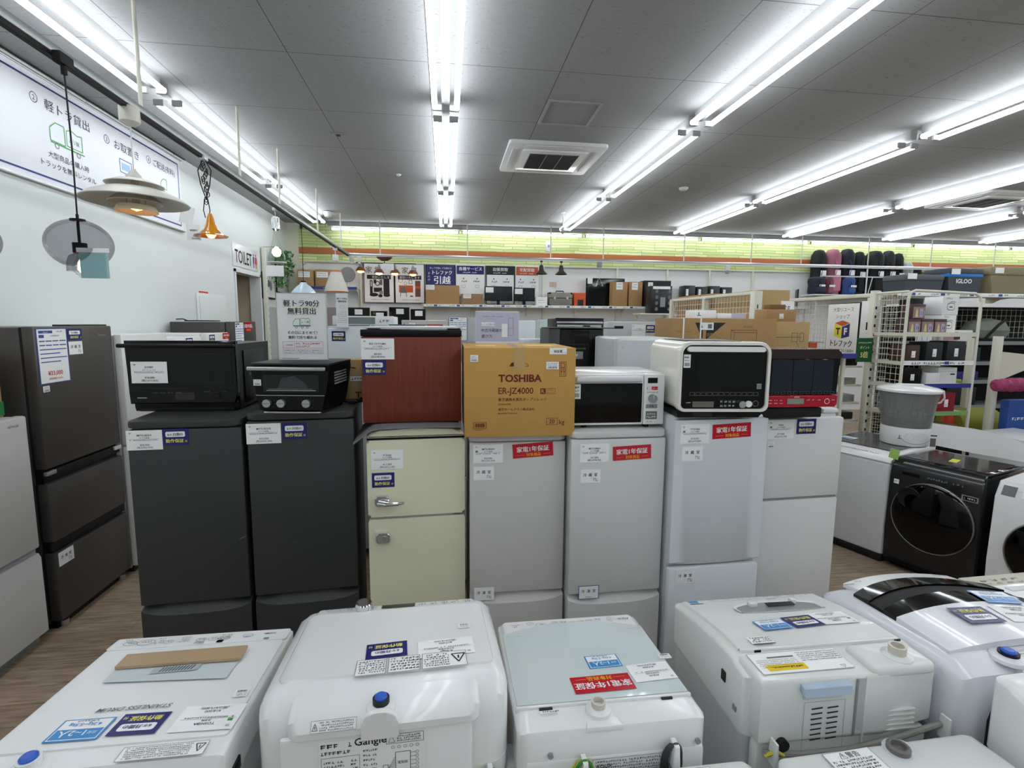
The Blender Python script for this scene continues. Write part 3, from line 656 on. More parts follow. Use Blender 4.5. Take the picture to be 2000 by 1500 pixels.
F.frame(.184, .285, .216, .318, .002, MAROON, 1); F.line(.194, .29, .194, .312, .002, MAROON, 1.5); F.line(.206, .29, .206, .312, .002, MAROON, 1.5); F.path([(.19, .306), (.194, .313), (.198, .306)], .002, MAROON, 1.6); F.path([(.202, .306), (.206, .313), (.21, .306)], .002, MAROON, 1.6)
F.ring(-.008, .335, .045, .02, .0025, MAROON, 1, 14, 0, 180); F.rect(-.052, .333, .036, .3355, MAROON, 1)
F.poly([(-.05, .336), (-.045, .35), (-.03, .354), (-.03, .336)], mat('dark_box_interior', '#4a3418', .9), 1.5)
F = Fc(q, (0, 0, hb), (1, 0, 0), (0, 1, 0)); F.rect(-.2, .15, -.1, .3, mat('light_print', '#d9b169', .7), 1); F.rect(.05, .15, .2, .33, mat('light_print', '#d9b169'), 1); F.scr(.06, .1, .2, .02, MAROON); F.line(-wb, .25, wb, .25, .002, MAROON, 1)
q.make('carton', t)
tape = mat('clear_packing_tape', '#d8c08a', .12, alpha=.55)
q = M(); F = Fc(q, (0, -.0006, 0), **FRONT); F.rect(-.033, .315, .02, .42, tape, 1); F = Fc(q, (0, 0, hb+.0006), (1, 0, 0), (0, 1, 0)); F.rect(-.033, 0, .02, .5, tape, 1); q.make('tape', t)
q = M(); F = Fc(q, (.135, -.001, .39), **FRONT); F.rect(0, 0, .082, .03, PAPER, 1); F.txt(.04, .009, '保証書', .014, INK, 'c', .015); F.scr(.062, .006, .08, .004, INK); q.make('warranty_slip', t)
q = M(); F = Fc(q, (.12, -.001, .32), **FRONT); barcode_tag(F, 0, 0, .06, .035); q.make('barcode_label', t)
q = M(); F = Fc(q, (-.235, -.001, .355), **FRONT); barcode_tag(F, 0, 0, .036, .032); q.make('barcode_label', t)

# white microwave
t = thing('microwave', 'white microwave with black door and side dial on the pale grey fridge', 'microwave', (.838, 2.42, 1.333), R(-1))
q = M(); q.box((-.233, .02, .014), (.233, .36, .275), WHITE, .006); q.make('body', t)
q = M(); q.box((-.233, -.02, .018), (.125, .02, .27), WHITE, .006)
F = Fc(q, (0, -.0205, 0), **FRONT); F.rrect(-.226, .03, .118, .225, .004, GBLACK, 1); F.rect(-.18, .05, .09, .2, mat('microwave_window', '#08090a', .05, spec=.4), 1.6); q.make('door', t)
q = M(); q.box((-.22, -.045, .232), (.112, -.022, .262), WSTEEL, .01, 3); q.make('handle', t)
q = M(); q.box((.128, -.02, .018), (.233, .02, .27), WHITE, .005)
F = Fc(q, (0, -.0205, 0), **FRONT); F.rect(.145, .225, .195, .252, BLACK, 1); F.rect(.143, .192, .165, .208, PAPER, 1); F.frame(.143, .192, .197, .208, .001, REDI, 1.5); F.rect(.165, .192, .197, .208, REDL, 1.2); F.txt(.154, .196, 'あたため', .008, INK, 'c', 0, 2.5); F.txt(.181, .196, 'スタート', .009, WINK, 'c', 0, 2.5)
F.scr(.142, .178, .2, .005, INK); F.rect(.14, .1, .198, .12, MGREY, 1); F.txt(.169, .106, '自 動', .01, INK, 'c', 0, 2); F.rect(.14, .045, .198, .085, mat('olive_grey_panel', '#6d6c60', .5), 1); F.scr(.145, .068, .193, .008, PAPER); F.scr(.145, .053, .193, .008, PAPER); F.scr(.145, .03, .19, .006, REDI)
q.make('control_panel', t)
M().cyl((.169, -.045, .15), .02, .024, MGREY, 'y', 24).box((.1675, -.046, .15), (.1705, -.0445, .168), WHITE).make('dial', t)
q = M(); F = Fc(q, (-.232, -.0215, .15), **FRONT); barcode_tag(F, 0, 0, .04, .072); F.txt(.02, .055, '1999', .008, INK); q.make('price_tag', t)
for x in (-.16, .16):
    for y in (.03, .3): M().cyl((x, y, 0), .014, .015, RUBBER, n=12).make('foot', t)

# white framed oven
t = thing('oven', 'white framed steam oven with black glass door and chrome dial', 'oven', (1.30, 2.27, 1.405), R(-5)); t.scale = (1.035, 1.035, 1.0)
CM = mat('cream_white_gloss', '#e4e3da', .2, coat=.4)
q = M(); q.prism(rr(-.208, .208, .035, .36, .045, 6, rs=(.03, .05, .05, .03)), 'y', .02, .42, CM, .012, 3); q.make('housing', t)
q = M(); out = rr(-.212, .212, .03, .363, .05, 6, rs=(.032, .055, .055, .032)); inn = rr(-.197, .197, .045, .347, .04, 6, rs=(.022, .042, .042, .022))
q.loft([[(x, .02, z) for x, z in out], [(x, -.016, z) for x, z in out], [(x, -.022, z) for x, z in [(a*.99, .1965+(b-.1965)*.99) for a, b in out]], [(x, -.022, z) for x, z in inn], [(x, -.005, z) for x, z in inn]], CM, True, False); q.make('front_frame', t)
q = M(); q.prism(rr(-.196, .196, .046, .346, .03, 6, rs=(.02, .04, .04, .02)), 'y', -.012, .0, GBLACK, .003)
F = Fc(q, (0, -.0125, 0), **FRONT); F.rrect(-.13, .14, .17, .29, .01, mat('microwave_window', '#16191b'), 1)
for k in range(12): F.frame(-.155+.027*k, .108, -.133+.027*k, .124, .0008, MGREY, 1.4)
F.rrect(-.14, .052, -.04, .08, .003, mat('warm_grey_display', '#6b6660', .25), 1.2)
for j in range(2):
    for k in range(4): F.rrect(-.012+.019*k, .052+.02*j, .003+.019*k, .068+.02*j, .002, DGREY, 1.2); F.scr(-.01+.019*k, .056+.02*j, .003+.019*k, .006, PAPER)
F.scr(-.17, .072, -.145, .004, PAPER); F.ring(.155, .07, .014, .014, .0015, MGREY, 1.3)
q.make('door', t)
q = M(); q.prism(rr(-.178, .178, .316, .34, .012, 5, rs=(.008, .014, .014, .008)), 'y', -.034, -.012, WHITE, .003, 2); q.make('handle', t)
M().cyl((.085, -.034, .068), .0165, .022, CHROME, 'y', 24).make('dial', t)
M().cyl((.122, -.018, .068), .0155, .006, WHITE, 'y', 24).make('start_button', t)
q = M(); q.prism([(-.2, 0), (.18, 0), (.205, .03), (-.207, .03)], 'y', .0, .38, BLACK, .004); F = Fc(q, (0, -.0005, 0), **FRONT); F.rect(-.13, .006, -.04, .024, DGREY, 1); q.make('base', t)
q = M(); F = Fc(q, (-.19, -.0135, .24), **FRONT); barcode_tag(F, 0, 0, .032, .062); F.txt(.016, .045, '2020', .007, INK); q.make('price_tag', t)
q = M(); F = Fc(q, (.155, -.0135, .14), **FRONT); F.rect(0, 0, .022, .026, MGREY, 1); F.scr(.003, .015, .02, .005, INK); F.scr(.003, .006, .02, .005, INK); q.make('sticker', t)
q = M(); F = Fc(q, (-.12, .1, .361), (1, 0, 0), (0, 1, 0)); q.box((-.15, .08, .36), (.12, .38, .364), BLACK, .002); q.make('top_mat', t)

# red oven
t = thing('oven', 'red and black steam oven with wide dark glass door, right end of the row', 'oven', (1.745, 2.36, 1.381), R(-1))
WINE = mat('dark_wine_gloss', '#260a0e', .12, coat=.5); CRIM = mat('crimson_gloss', '#b0122c', .18, coat=.4)
q = M(); q.prism(rr(-.205, .225, .05, .345, .02), 'y', .03, .4, WINE, .008); q.make('housing', t)
q = M(); q.prism(rr(-.21, .23, .3, .348, .02, 5, rs=(.01, .024, .024, .01)), 'y', -.02, .03, WINE, .008, 3); q.make('handle_bar', t)
q = M(); q.prism([(-.208, .118), (.218, .118), (.226, .3), (-.208, .3)], 'y', -.012, .03, GBLACK, .005)
F = Fc(q, (0, -.0125, 0), **FRONT)
blueglass = mat('dark_blue_glass', '#1a2430', .05)
F.rect(-.14, .135, .19, .295, blueglass, 1); F.rect(-.03, .13, -.024, .298, GBLACK, 1.4); F.rect(.08, .13, .084, .298, GBLACK, 1.4)
for k in range(11): F.frame(-.15+.033*k, .122, -.128+.033*k, .134, .0007, MGREY, 1.8)
q.make('door', t)
q = M(); q.prism([(-.208, .055), (.21, .055), (.222, .068), (.224, .116), (-.208, .116)], 'y', -.016, .03, CRIM, .005)
F = Fc(q, (0, -.0165, 0), **FRONT); F.rrect(-.05, .072, .04, .1, .003, mat('grey_green_lcd', '#8b9184', .25), 1); F.ring(.165, .085, .014, .014, .002, WINK, 1.4); F.txt(.0, .105, 'HITACHI', .007, WINK, 'c', .02)
for k in range(4): F.scr(-.18+.03*k, .09, -.16+.03*k, .004, WINK); F.scr(-.18+.03*k, .075, -.16+.03*k, .004, WINK)
for x in (.055, .085, .115, .19): F.scr(x, .09, x+.018, .005, WINK)
q.make('control_panel', t)
q = M(); q.box((-.2, .0, 0), (.155, .36, .05), MBLACK, .006); q.make('base', t)

# ================================================================ washing machines in the foreground
def shell(q, prof, w_, r_, m, kz=.5, zb=0.0, n=5):
    """profile (y, z) carried along x with the ends rounded off"""
    y0 = min(p[0] for p in prof); y1 = max(p[0] for p in prof)
    st = [(-w_/2+r_-r_*math.cos(R(90*k/n)), r_*(1-math.sin(R(90*k/n)))) for k in range(n+1)]
    st = [(x, i) for x, i in st]
    st = st + [(-x, i) for x, i in reversed(st)]
    rings = []
    for x, i in st:
        rings.append([(x, min(max(y, y0+i), y1-i), z-(i*kz if z > zb else 0)) for y, z in prof])
    q.loft(rings, m); return q
def topF(q, P, k=0.0, rot=0.0):
    """drawing frame on a washer top whose print is read from the far side"""
    U = Vector((-math.cos(rot), -math.sin(rot), 0)); V = Vector((math.sin(rot), -math.cos(rot), 0)); V.z = k*V.y; U.z = k*U.y
    return Fc(q, P, U, V)
def lower_body(t, w_, d, z1, m=WSTEEL, r_=.035, x0=0.0):
    q = M(); q.loft([[(x+x0, y, z) for x, y in rr(-w_/2+i, w_/2-i, -d+i, -i, r_)] for z, i in ((.03, .0), (z1, 0))], m); q.make('steel_body', t)
    for sx in (-1, 1):
        for sy in (-.08, -d+.08): M().cyl((x0+sx*(w_/2-.07), sy, 0), .025, .032, RUBBER, n=12).make('foot', t)
def hook_cable(t, x, y, z, c1, c2=None, name='hanging_cable', w_=.035, h=.09):
    q = M(); n = 20
    for j in range(4):
        m_ = c1 if (j % 2 == 0 or c2 is None) else c2; s_ = 1-.09*j
        q.tube([(x+w_*s_*math.sin(2*math.pi*k/n), y-.006-.004*j-.004*math.cos(2*math.pi*k/n*2), z-h/2*s_+.0+h/2*s_*math.cos(2*math.pi*k/n)+.003*j) for k in range(n+1)], .0042, m_, 6)
    q.make(name, t)
    M().prism([(x-.01, z-.05), (x+.01, z-.05), (x+.006, z+.01), (x-.006, z+.01)], 'y', y-.034, y, WHITE, .003).make('cable_hook', t)
def inlet(t, P, m, r_=.02, h=.03, cap=None, cup=None):
    q = M(); q.lathe([(r_*2.1, -.004), (r_*2.0, .006), (r_*1.35, .012), (r_*1.1, .012)], P, cup or WHITE, 24); q.lathe([(r_*1.15, .0), (r_*1.15, h), (r_*.85, h), (r_*.8, h*.45), (0.001, h*.45)], P, m, 24, cap1=False); q.make('water_inlet', t)
    if cap: M().lathe([(r_*.85, h*.3), (r_*.85, h+.004), (r_*.6, h+.008), (0.001, h+.008)], P, cap, 20).make('inlet_cap', t)
GLASST = mat('pale_blue_glass_lid', '#cfdcdd', .06, coat=.5)
CABLEG = mat('green_cable', '#3f8a3a', .5); CABLEY = mat('yellow_cable', '#d9cf4a', .5); CABLEK = mat('dark_grey_cable', '#3c3f41', .5)

# --- leftmost: flat lid with beige grip
t = thing('washing_machine', 'white top loading washer with beige lid grip, leftmost in the front line', 'washing machine', (-0.760, 1.632, 0.000), 0.0000)
lower_body(t, .52, .53, .80, WSTEEL)
k1 = -.0825
q = M(); shell(q, [(0, .79), (0, .845), (-.008, .858), (-.485, .897), (-.53, .893), (-.548, .86), (-.55, .79)], .53, .022, WHITE, .35, .82); q.make('top_frame', t)
q = M(); shell(q, [(-.072, .86), (-.074, .869), (-.482, .9015), (-.483, .89)], .505, .012, WHITE, .1, .8); q.make('lid', t)
q = M(); shell(q, [(-.004, .85), (-.006, .8625), (-.07, .868), (-.07, .86)], .515, .012, WHITE, .1, .8)
F = topF(q, (.235, -.01, .8636), k1); S = .0
for x, r_ in ((.44, .02), (.395, .026)): F.ring(x, .028, r_, r_*.62, .0015, INKG, 1); F.scr(x-r_*.6, .024, x+r_*.6, .006, INK)
for x in (.33, .235, .20, .165, .10): F.ring(x, .032 if x > .1 else .026, .015, .010, .0012, INKG, 1); F.scr(x-.009, .029, x+.009, .005, INK)
for k in range(4): F.scr(.27, .012+.008*k, .3, .005, INKG, seed=k); F.scr(.22, .044+.003*k, .25, .004, INKG, seed=k+9)
for k in range(3): F.scr(.15, .012+.01*k, .19, .005, INKG, seed=k+3); F.scr(.345, .01+.012*k, .37, .005, INKG)
F.rect(.165, .042, .183, .056, GBLACK, 1.5); F.scr(.44, .008, .47, .006, INKG)
F.txt(.035, .018, 'TOSHIBA', .009, INK, 'c', .03); F.rect(.03, .045, .046, .056, MGREY, 1)
q.make('control_panel', t)
q = M(); P = [(-0.164, -0.122, 0.884), (0.164, -0.116, 0.883), (0.169, -0.184, 0.889), (-0.161, -0.185, 0.889)]
BEI = mat('beige_gold_grip', '#b39a79', .3)
q.loft([[(a[0], a[1], a[2]-.006) for a in P], [(a[0], a[1], a[2]+.002) for a in P]], BEI); q.make('lid_grip', t)
q = M(); a, b, c, d = (-0.164, -0.177, 0.880), (0.164, -0.178, 0.880), (0.162, -0.265, 0.889), (-0.158, -0.243, 0.887)
RECS = mat('recess_pale_plastic', '#c8d2d4', .3)
q.poly([a, b, c, d], RECS).tag = True
F = Fc(q, (a[0], a[1], a[2]+.0005), (1, 0, 0), (0, 1, .08))
G_ = (-0.043, -0.220, 0.886); F = Fc(q, G_, (1, .03, 0), (0, 1, -.08))
F.rect(-.012, -.0, .11, .03, mat('grip_vent_plate', '#aebbc0', .4), 1)
for k in range(11): F.poly([(.01+.008*k, .004), (.013+.008*k, .004), (.017+.008*k, .026), (.014+.008*k, .026)], INK, 2)
q.make('grip_recess', t)
q = M(); F = topF(q, (0.074, -0.352, 0.893), k1); F.txt(0, 0, 'STAINLESS DRUM', .021, INKG, 'l', .01, 1, 1.05, .3)
q.make('lid_lettering', t)
sz = 0
q = M(); F = topF(q, (0.259, -0.378, 0.895), k1, R(-2)); price(F, 0, 0, .145, .09, 'TOSHIBA', '洗濯機', '¥18,000', '(税込¥19,800)', True); q.make('price_card', t)
q = M(); F = topF(q, (0.088, -0.386, 0.896), k1, R(-2)); blue6(F, 0, 0, .108, .075); q.make('warranty_card', t)
q = M(); F = topF(q, (-0.034, -0.389, 0.896), k1, R(-1)); size12(F, 0, 0, .115, .075); q.make('capacity_card', t)
q = M(); F = topF(q, (0.244, -0.319, 0.891), k1); barcode_tag(F, 0, 0, .034, .03); q.make('barcode_label', t)
q = M(); F = topF(q, (.24, -.492, .8985), -.02); warn(F, .02, .0, .18, .04, 6); q.make('warning_label', t)
inlet(t, (-.135, -.515, .888), WHITE, .02, .026, mat('blue_cap', '#2c5fc4', .3))
q = M(); q.box((.262, -.5, .8), (.27, -.46, .83), BLACK, .002); q.tube([(.275, -.5, .78), (.285, -.51, .7), (.28, -.5, .6), (.285, -.52, .45)], .012, DGREY, 8); q.make('drain_hose', t)

# --- second: taller machine with chrome dial, sloping rear housing
t = thing('washing_machine', 'large white washer with chrome dial and sloping rear, second from left in front line', 'washing machine', (-.163, 1.622, 0), R(2))
lower_body(t, .585, .50, .78, WHITE, .05)
q = M(); shell(q, [(0, .77), (0, .905), (-.012, .925), (-.05, .937), (-.41, .972), (-.44, .968), (-.475, .945), (-.495, .90), (-.50, .77)], .59, .06, WHITE, .45, .82, 7); q.make('top_frame', t)
q = M(); shell(q, [(-.055, .93), (-.06, .9435), (-.40, .977), (-.407, .965)], .535, .035, WHITE, .3, .8, 6); q.make('lid', t)
k2 = -.0985
q = M(); shell(q, [(-.003, .91), (-.008, .9295), (-.052, .941), (-.054, .93)], .50, .02, WHITE, .3, .8)
F = topF(q, (.235, -.014, .9325), -.26)
F.rect(.18, .002, .285, .034, GBLACK, 1.5)
for x in (.0, .04, .075, .11, .145): F.scr(x, .024, x+.028, .009, INK); F.scr(x, .003, x+.026, .007, INKG); F.scr(x, .013, x+.026, .007, INKG)
for x in (.3, .345, .375): F.scr(x, .006, x+.024, .008, INKG); F.scr(x, .02, x+.024, .007, INKG)
F.ring(.43, .02, .02, .012, .0015, INKG, 1); F.scr(.4, .002, .47, .007, INK)
q.make('control_panel', t)
P = (-0.125, -0.003, 0.937)
M().lathe([(.027, -.004), (.027, .022), (.024, .026), (.0, .026)], (-.105, -.035, .935), CHROME, 32).make('dial', t)
q = M(); F = topF(q, (0.219, -0.272, 0.966), k2, R(2)); price(F, 0, 0, .15, .085, 'A-Stage', '全自動洗濯機', '¥17,000', '(税込¥18,700)'); q.make('price_card', t)
q = M(); F = topF(q, (0.039, -0.263, 0.965), k2, R(3)); blue6(F, 0, 0, .108, .075); q.make('warranty_card', t)
q = M(); F = topF(q, (0.196, -0.341, 0.973), k2, R(1)); warn(F, 0, 0, .115, .07, 6); warn(F, .12, 0, .08, .07, 5, tri=False); warn(F, .205, -.0, .075, .07, 6, tri=False); q.make('warning_label', t)
q = M(); F = topF(q, (0.219, -0.197, 0.959), k2); barcode_tag(F, 0, 0, .034, .025); q.make('barcode_label', t)
# rear housing: wide bulging step then the vertical back panel
q = M(); shell(q, [(-.42, .968), (-.455, .966), (-.505, .948), (-.52, .928), (-.52, .912), (-.45, .912)], .44, .03, WHITE, .3, .94); q.make('rear_housing', t)
q = M(); q.prism(rr(-.055, .03, .90, .965, .04, 5, rs=(.004, .03, .03, .004)), 'y', -.526, -.51, WHITE, .003)
inl = Vector((-.01, -.525, .93)); q.make('inlet_recess', t)
inlet(t, (-.012, -.488, .950), DGREY, .017, .024, mat('blue_cap', '#2c5fc4'), WHITE)
q = M(); q.box((-.235, -.515, .05), (.2, -.499, .913), WHITE, .012)
F = Fc(q, (-.15, -.516, .705), **FRONT); F.rect(0, 0, .24, .195, PAPER, 1)
F.txt(.115, .178, 'Gangle', .026, INK, 'c', .015); F.scr(.005, .178, .075, .011, INK); F.scr(.005, .162, .07, .008, INK)
F.frame(.15, .172, .236, .196, .001, INK, 2); F.path([(.155, .176), (.17, .176), (.1625, .192), (.155, .176)], .001, INK, 2); 
for k in range(3): F.scr(.175, .176+.006*k, .232, .004, INK, seed=k)
F.frame(.005, .06, .09, .155, .0008, INK, 2)
for k in range(9): F.scr(.01, .14-.01*k, .06, .005, INK, seed=k); F.scr(.07, .14-.01*k, .086, .005, INK, seed=k+20); F.scr(.098, .16-.012*k, .13, .005, INK, seed=k+30)
F.frame(.17, .1, .205, .15, .0012, INK, 2); F.txt(.187, .12, '電脳板', .008, INK, 'c', 0); F.frame(.142, .06, .154, .12, .001, INK, 2)
for k in range(5): F.ring(.22, .105+.01*k, .004, .004, .0008, INK, 2, 8); F.line(.205, .105+.01*k, .216, .105+.01*k, .0008, INK, 2); F.ring(.165+.014*k, .163, .004, .004, .0008, INK, 2, 8); F.line(.142, .09, .17, .11+.007*k, .0007, INK, 2.2)
q.make('rear_panel', t)
q = M(); F = Fc(q, (-.165, -.5205, .928), (1, .0, .0), (0, .6, .8)); warn(F, 0, 0, .1, .024, 4); q.make('warning_label', t)
hook_cable(t, .243, -.5, .77, CABLEG, CABLEY, 'earth_cable', .03, .1)

# --- third: glass lid
t = thing('washing_machine', 'white washer with pale glass lid and red warranty card, third in front line', 'washing machine', (0.410, 1.644, 0.000), 0)
lower_body(t, .47, .52, .74, WSTEEL)
q = M(); shell(q, [(0, .73), (0, .80), (-.008, .82), (-.02, .828), (-.5, .862), (-.522, .855), (-.53, .84), (-.53, .73)], .49, .035, WHITE, .5, .78, 6); q.make('top_frame', t)
k3 = -.07
q = M(); A = []
for k in range(13):
    x = -.235+.465*k/12; yc = -.102+.048*(1-(2*k/12-1)**2)**1.0
    A.append([(x, yc, .842), (x, -.442, .866), (x, -.442, .858), (x, yc, .83)])
q.loft(A, GLASST)
F = topF(q, (.225, -.115, .8435), k3); F.rect(0, .0, .45, .0012, MGREY, 1); F.txt(.24, .012, 'GLASS TOP', .009, INKG, 'c', 0, 1)
q.make('glass_lid', t)
q = M(); q.box((-.24, -.452, .846), (.235, -.443, .866), WHITE, .003); q.box((-.18, -.458, .857), (-.145, -.452, .863), DGREY); q.box((.15, -.458, .857), (.18, -.452, .863), DGREY); q.make('lid_hinge', t)
q = M(); shell(q, [(-.01, .81), (-.012, .8285), (-.06, .8325), (-.1, .8345), (-.1, .82)], .46, .02, WHITE, .3, .8)
F = topF(q, (.21, -.018, .8315), k3)
F.txt(.02, .02, 'AQUA', .014, INK, 'c', .01)
for k in range(6): F.frame(.1+.03*k, .012+.003*min(k, 5-k), .122+.03*k, .026+.003*min(k, 5-k), .0008, INKG, 1); F.scr(.103+.03*k, .016+.003*min(k, 5-k), .12+.03*k, .006, INK)
for k in range(5): F.scr(.06, .006+.007*k, .08, .004, INKG, seed=k)
F.ring(.31, .028, .018, .012, .001, INK, 1); F.scr(.3, .024, .32, .006, INK); F.ring(.345, .018, .012, .009, .001, INK, 1); F.scr(.338, .015, .35, .005, INK)
F.scr(.38, .02, .42, .005, INKG); F.scr(.39, .03, .405, .006, INK)
q.make('control_panel', t)
q = M(); F = topF(q, (0.227, -0.307, 0.858), k3, R(3)); price(F, .002, 0, .125, .08, 'AQUA', '全自動洗濯機', '¥19,000', '(税込¥20,900)'); q.make('price_card', t)
q = M(); F = topF(q, (0.095, -0.347, 0.861), k3, R(1)); red1(F, 0, 0, .17, .07); q.make('warranty_card', t)
q = M(); F = topF(q, (0.092, -0.252, 0.854), k3, R(2)); size12(F, 0, 0, .1, .062); q.make('capacity_card', t)
q = M(); F = topF(q, (0.253, -0.270, 0.855), k3); barcode_tag(F, 0, 0, .036, .025); q.make('barcode_label', t)
q = M(); F = topF(q, (-.13, -.468, .8655), k3); F.rect(0, 0, .05, .009, PAPER, 1); F.scr(.002, .002, .048, .005, INK); q.make('small_label', t)
q = M(); q.prism([(-.075, -.53), (.02, -.53), (.0, -.455), (-.055, -.455)], 'z', .846, .8615, WHITE, .004); q.make('inlet_step', t)
inlet(t, (-.03, -.478, .864), mat('cream_plastic', '#cfcbbf', .4), .016, .026)
q = M(); q.box((-.225, -.534, .05), (.235, -.5, .785), WHITE, .01)
for x in (-.165, .215): q.cyl((x, -.537, .80), .007, .006, MGREY, 'y', 12)
F = Fc(q, (-.06, -.535, .74), **FRONT); warn(F, 0, 0, .2, .04, 4, tri=False); F.txt(.03, .015, 'AQUA', .014, INK); q.make('rear_panel', t)
hook_cable(t, -.085, -.535, .79, CABLEY, CABLEG, 'earth_cable', .03, .13)
hook_cable(t, .145, -.535, .81, CABLEK, None, 'power_cord', .026, .13)
q = M(); q.tube([(-.255, -.3, .6), (-.255, -.42, .72), (-.255, -.5, .735)], .016, mat('translucent_hose', '#b9bfc0', .3, alpha=.8), 12); q.tube([(-.255, -.15, .3), (-.255, -.3, .6)], .014, MGREY, 10); q.make('drain_hose', t)

# --- fourth: sharp-edged machine with big rear box
t = thing('washing_machine', 'white washer with oval lid window and pale blue rear handle, fourth in front line', 'washing machine', (1.075, 1.638, 0.000), 0)
lower_body(t, .54, .44, .74, WSTEEL)
OFF = mat('warm_white_plastic', '#dfe3e0', .25, coat=.3)
q = M(); shell(q, [(0, .73), (0, .845), (-.01, .862), (-.15, .892), (-.28, .915), (-.38, .92), (-.395, .91), (-.46, .905), (-.46, .73)], .56, .03, OFF, .5, .8, 6); q.make('top_frame', t)
def surf4(y): 
    pts = [(0, .862), (-.15, .895), (-.28, .917), (-.38, .922)]
    for (a, za), (b, zb_) in zip(pts, pts[1:]):
        if y >= b: return za+(zb_-za)*(y-a)/(b-a)
    return .922
q = M(); A = []
for k in range(13):
    y = -.02-.345*k/12
    A.append([(-.255, y, surf4(y)-.005), (.255, y, surf4(y)-.005), (.25, y, surf4(y)+.005), (-.25, y, surf4(y)+.005)])
q.loft(A, OFF)
k4 = -.2
F = topF(q, (.24, -.02, surf4(-.02)+.0055), -.2)
for k in range(8): F.scr(.02+.05*k, .008, .05+.05*k, .006, INKG); 
F.scr(.05, .02, .4, .004, INKG); F.rect(.44, .004, .475, .022, SKY, 1); F.rect(.43, .03, .478, .036, INK, 1)
q.make('lid', t)
win = mat('smoky_grey_window', '#8d9496', .15)
q = M(); A = []
for j, sc_ in enumerate((1.0, .93)):
    ring_ = []
    for k in range(28):
        a = 2*math.pi*k/28; x = .035+.155*sc_*max(-1, min(1, 1.15*math.cos(a))); s_ = math.sin(a); y = -.15+.075*sc_*s_ if s_ > 0 else -.15+.02*sc_*s_
        ring_.append((x, y, surf4(y)+.0065+.003*(1-j)))
    A.append(ring_)
q.loft([A[0], A[1]], OFF, False, False); f = q.poly([(x, y, z-.001) for x, y, z in A[1]], win); f.tag = True
q.box((.0, -.13, .9), (.1, -.11, .903), DGREY, .001); q.box((-.06, -.12, .892), (-.03, -.1, .908), OFF, .004); q.box((.1, -.11, .89), (.12, -.09, .906), OFF, .004)
F = topF(q, (.06, -.055, surf4(-.055)+.008), -.2); F.txt(0, 0, 'SHARP', .012, INKG, 'c', .02); q.make('lid_window', t)
k4 = -.115
q = M(); F = topF(q, (.21, -.2, surf4(-.2)+.007), -.17); price(F, -.0, 0, .13, .085, 'SHARP', '全自動洗濯機', '¥17,000', '(税込¥18,700)', True); q.make('price_card', t)
q = M(); F = topF(q, (.085, -.21, surf4(-.21)+.008), -.16, R(4)); blue6(F, 0, 0, .105, .075); q.make('warranty_card', t)
q = M(); F = topF(q, (-.025, -.225, surf4(-.225)+.0085), -.16, R(3)); size12(F, 0, 0, .1, .065); q.make('capacity_card', t)
q = M(); F = topF(q, (-.13, -.32, surf4(-.32)+.007), -.08); warn(F, 0, 0, .07, .035, 3, False, False); F.rect(.0, .036, .07, .04, INK, 2); q.make('small_label', t)
q = M(); q.box((-.25, -.378, .915), (.25, -.366, .929), OFF, .004); q.box((-.21, -.38, .92), (-.19, -.3765, .926), BLACK); q.box((.235, -.38, .92), (.255, -.3765, .926), BLACK); q.make('lid_hinge', t)
q = M(); q.prism([(-.265, -.375), (.27, -.375), (.27, -.475), (.1, -.5), (-.265, -.5)], 'z', .74, .918, OFF, .012, 3)
q.box((.06, -.50, .9), (.25, -.39, .935), OFF, .014, 3); q.make('rear_housing', t)
q = M(); F = topF(q, (.03, -.385, .9195), 0); F.rect(0, 0, .27, .085, PAPER, 1)
for k in range(5): F.scr(.005, .008+.008*k, .13, .004, INK, seed=k); F.scr(.14, .03+.007*k, .26, .003, INK, seed=k+7)
F.rect(.13, .05, .245, .074, mat('yellow_sticker', '#e6c70a', .4), 2); F.scr(.14, .06, .235, .006, INK, 3); F.rect(.14, .018, .22, .024, INKG, 2)
F.frame(.0, .0, .27, .085, .0008, INKG, 2); F.path([(.02, .07), (.035, .07), (.0275, .082), (.02, .07)], .001, INK, 2)
q.make('instruction_label', t)
inlet(t, (.168, -.455, .93), mat('cream_plastic', '#cfcbbf'), .019, .034, None, OFF)
pb = mat('pale_blue_plastic', '#a9bccd', .25)
q = M(); q.prism([(-.478, .918), (-.516, .905), (-.522, .885), (-.51, .882), (-.5, .9), (-.478, .905)], 'x', -.155, -.015, pb, .004); q.make('rear_handle', t)
q = M(); F = Fc(q, (0, -.5006, 0), **FRONT); F.rect(-.145, .862, -.03, .888, mat('recess_pale_plastic', '#c8d2d4'), 1); F.frame(-.14, .68, -.02, .855, .001, MGREY, .6)
for j in range(7):
    for x in (-.118, -.072): F.poly([(x, .832-.015*j), (x+.032, .834-.015*j), (x+.032, .838-.015*j), (x, .836-.015*j)], INK, 1.5)
q.make('vent_slots', t); q = M()
for j in range(5): q.box((.10, -.498, .80-.014*j), (.2, -.482, .804-.014*j), OFF, .001)
q.make('vent_louvres', t)
q = M(); q.box((.008, -.503, .745), (.014, -.499, .91), MGREY); q.box((.014, -.5025, .76), (.036, -.499, .91), mat('groove_grey', '#b9bdba', .5)); q.box((.036, -.503, .7), (.041, -.499, .915), OFF, .001); q.make('cable_channel', t)
q = M(); q.box((-.26, -.49, .1), (.25, -.45, .735), OFF, .01); q.make('rear_panel', t)
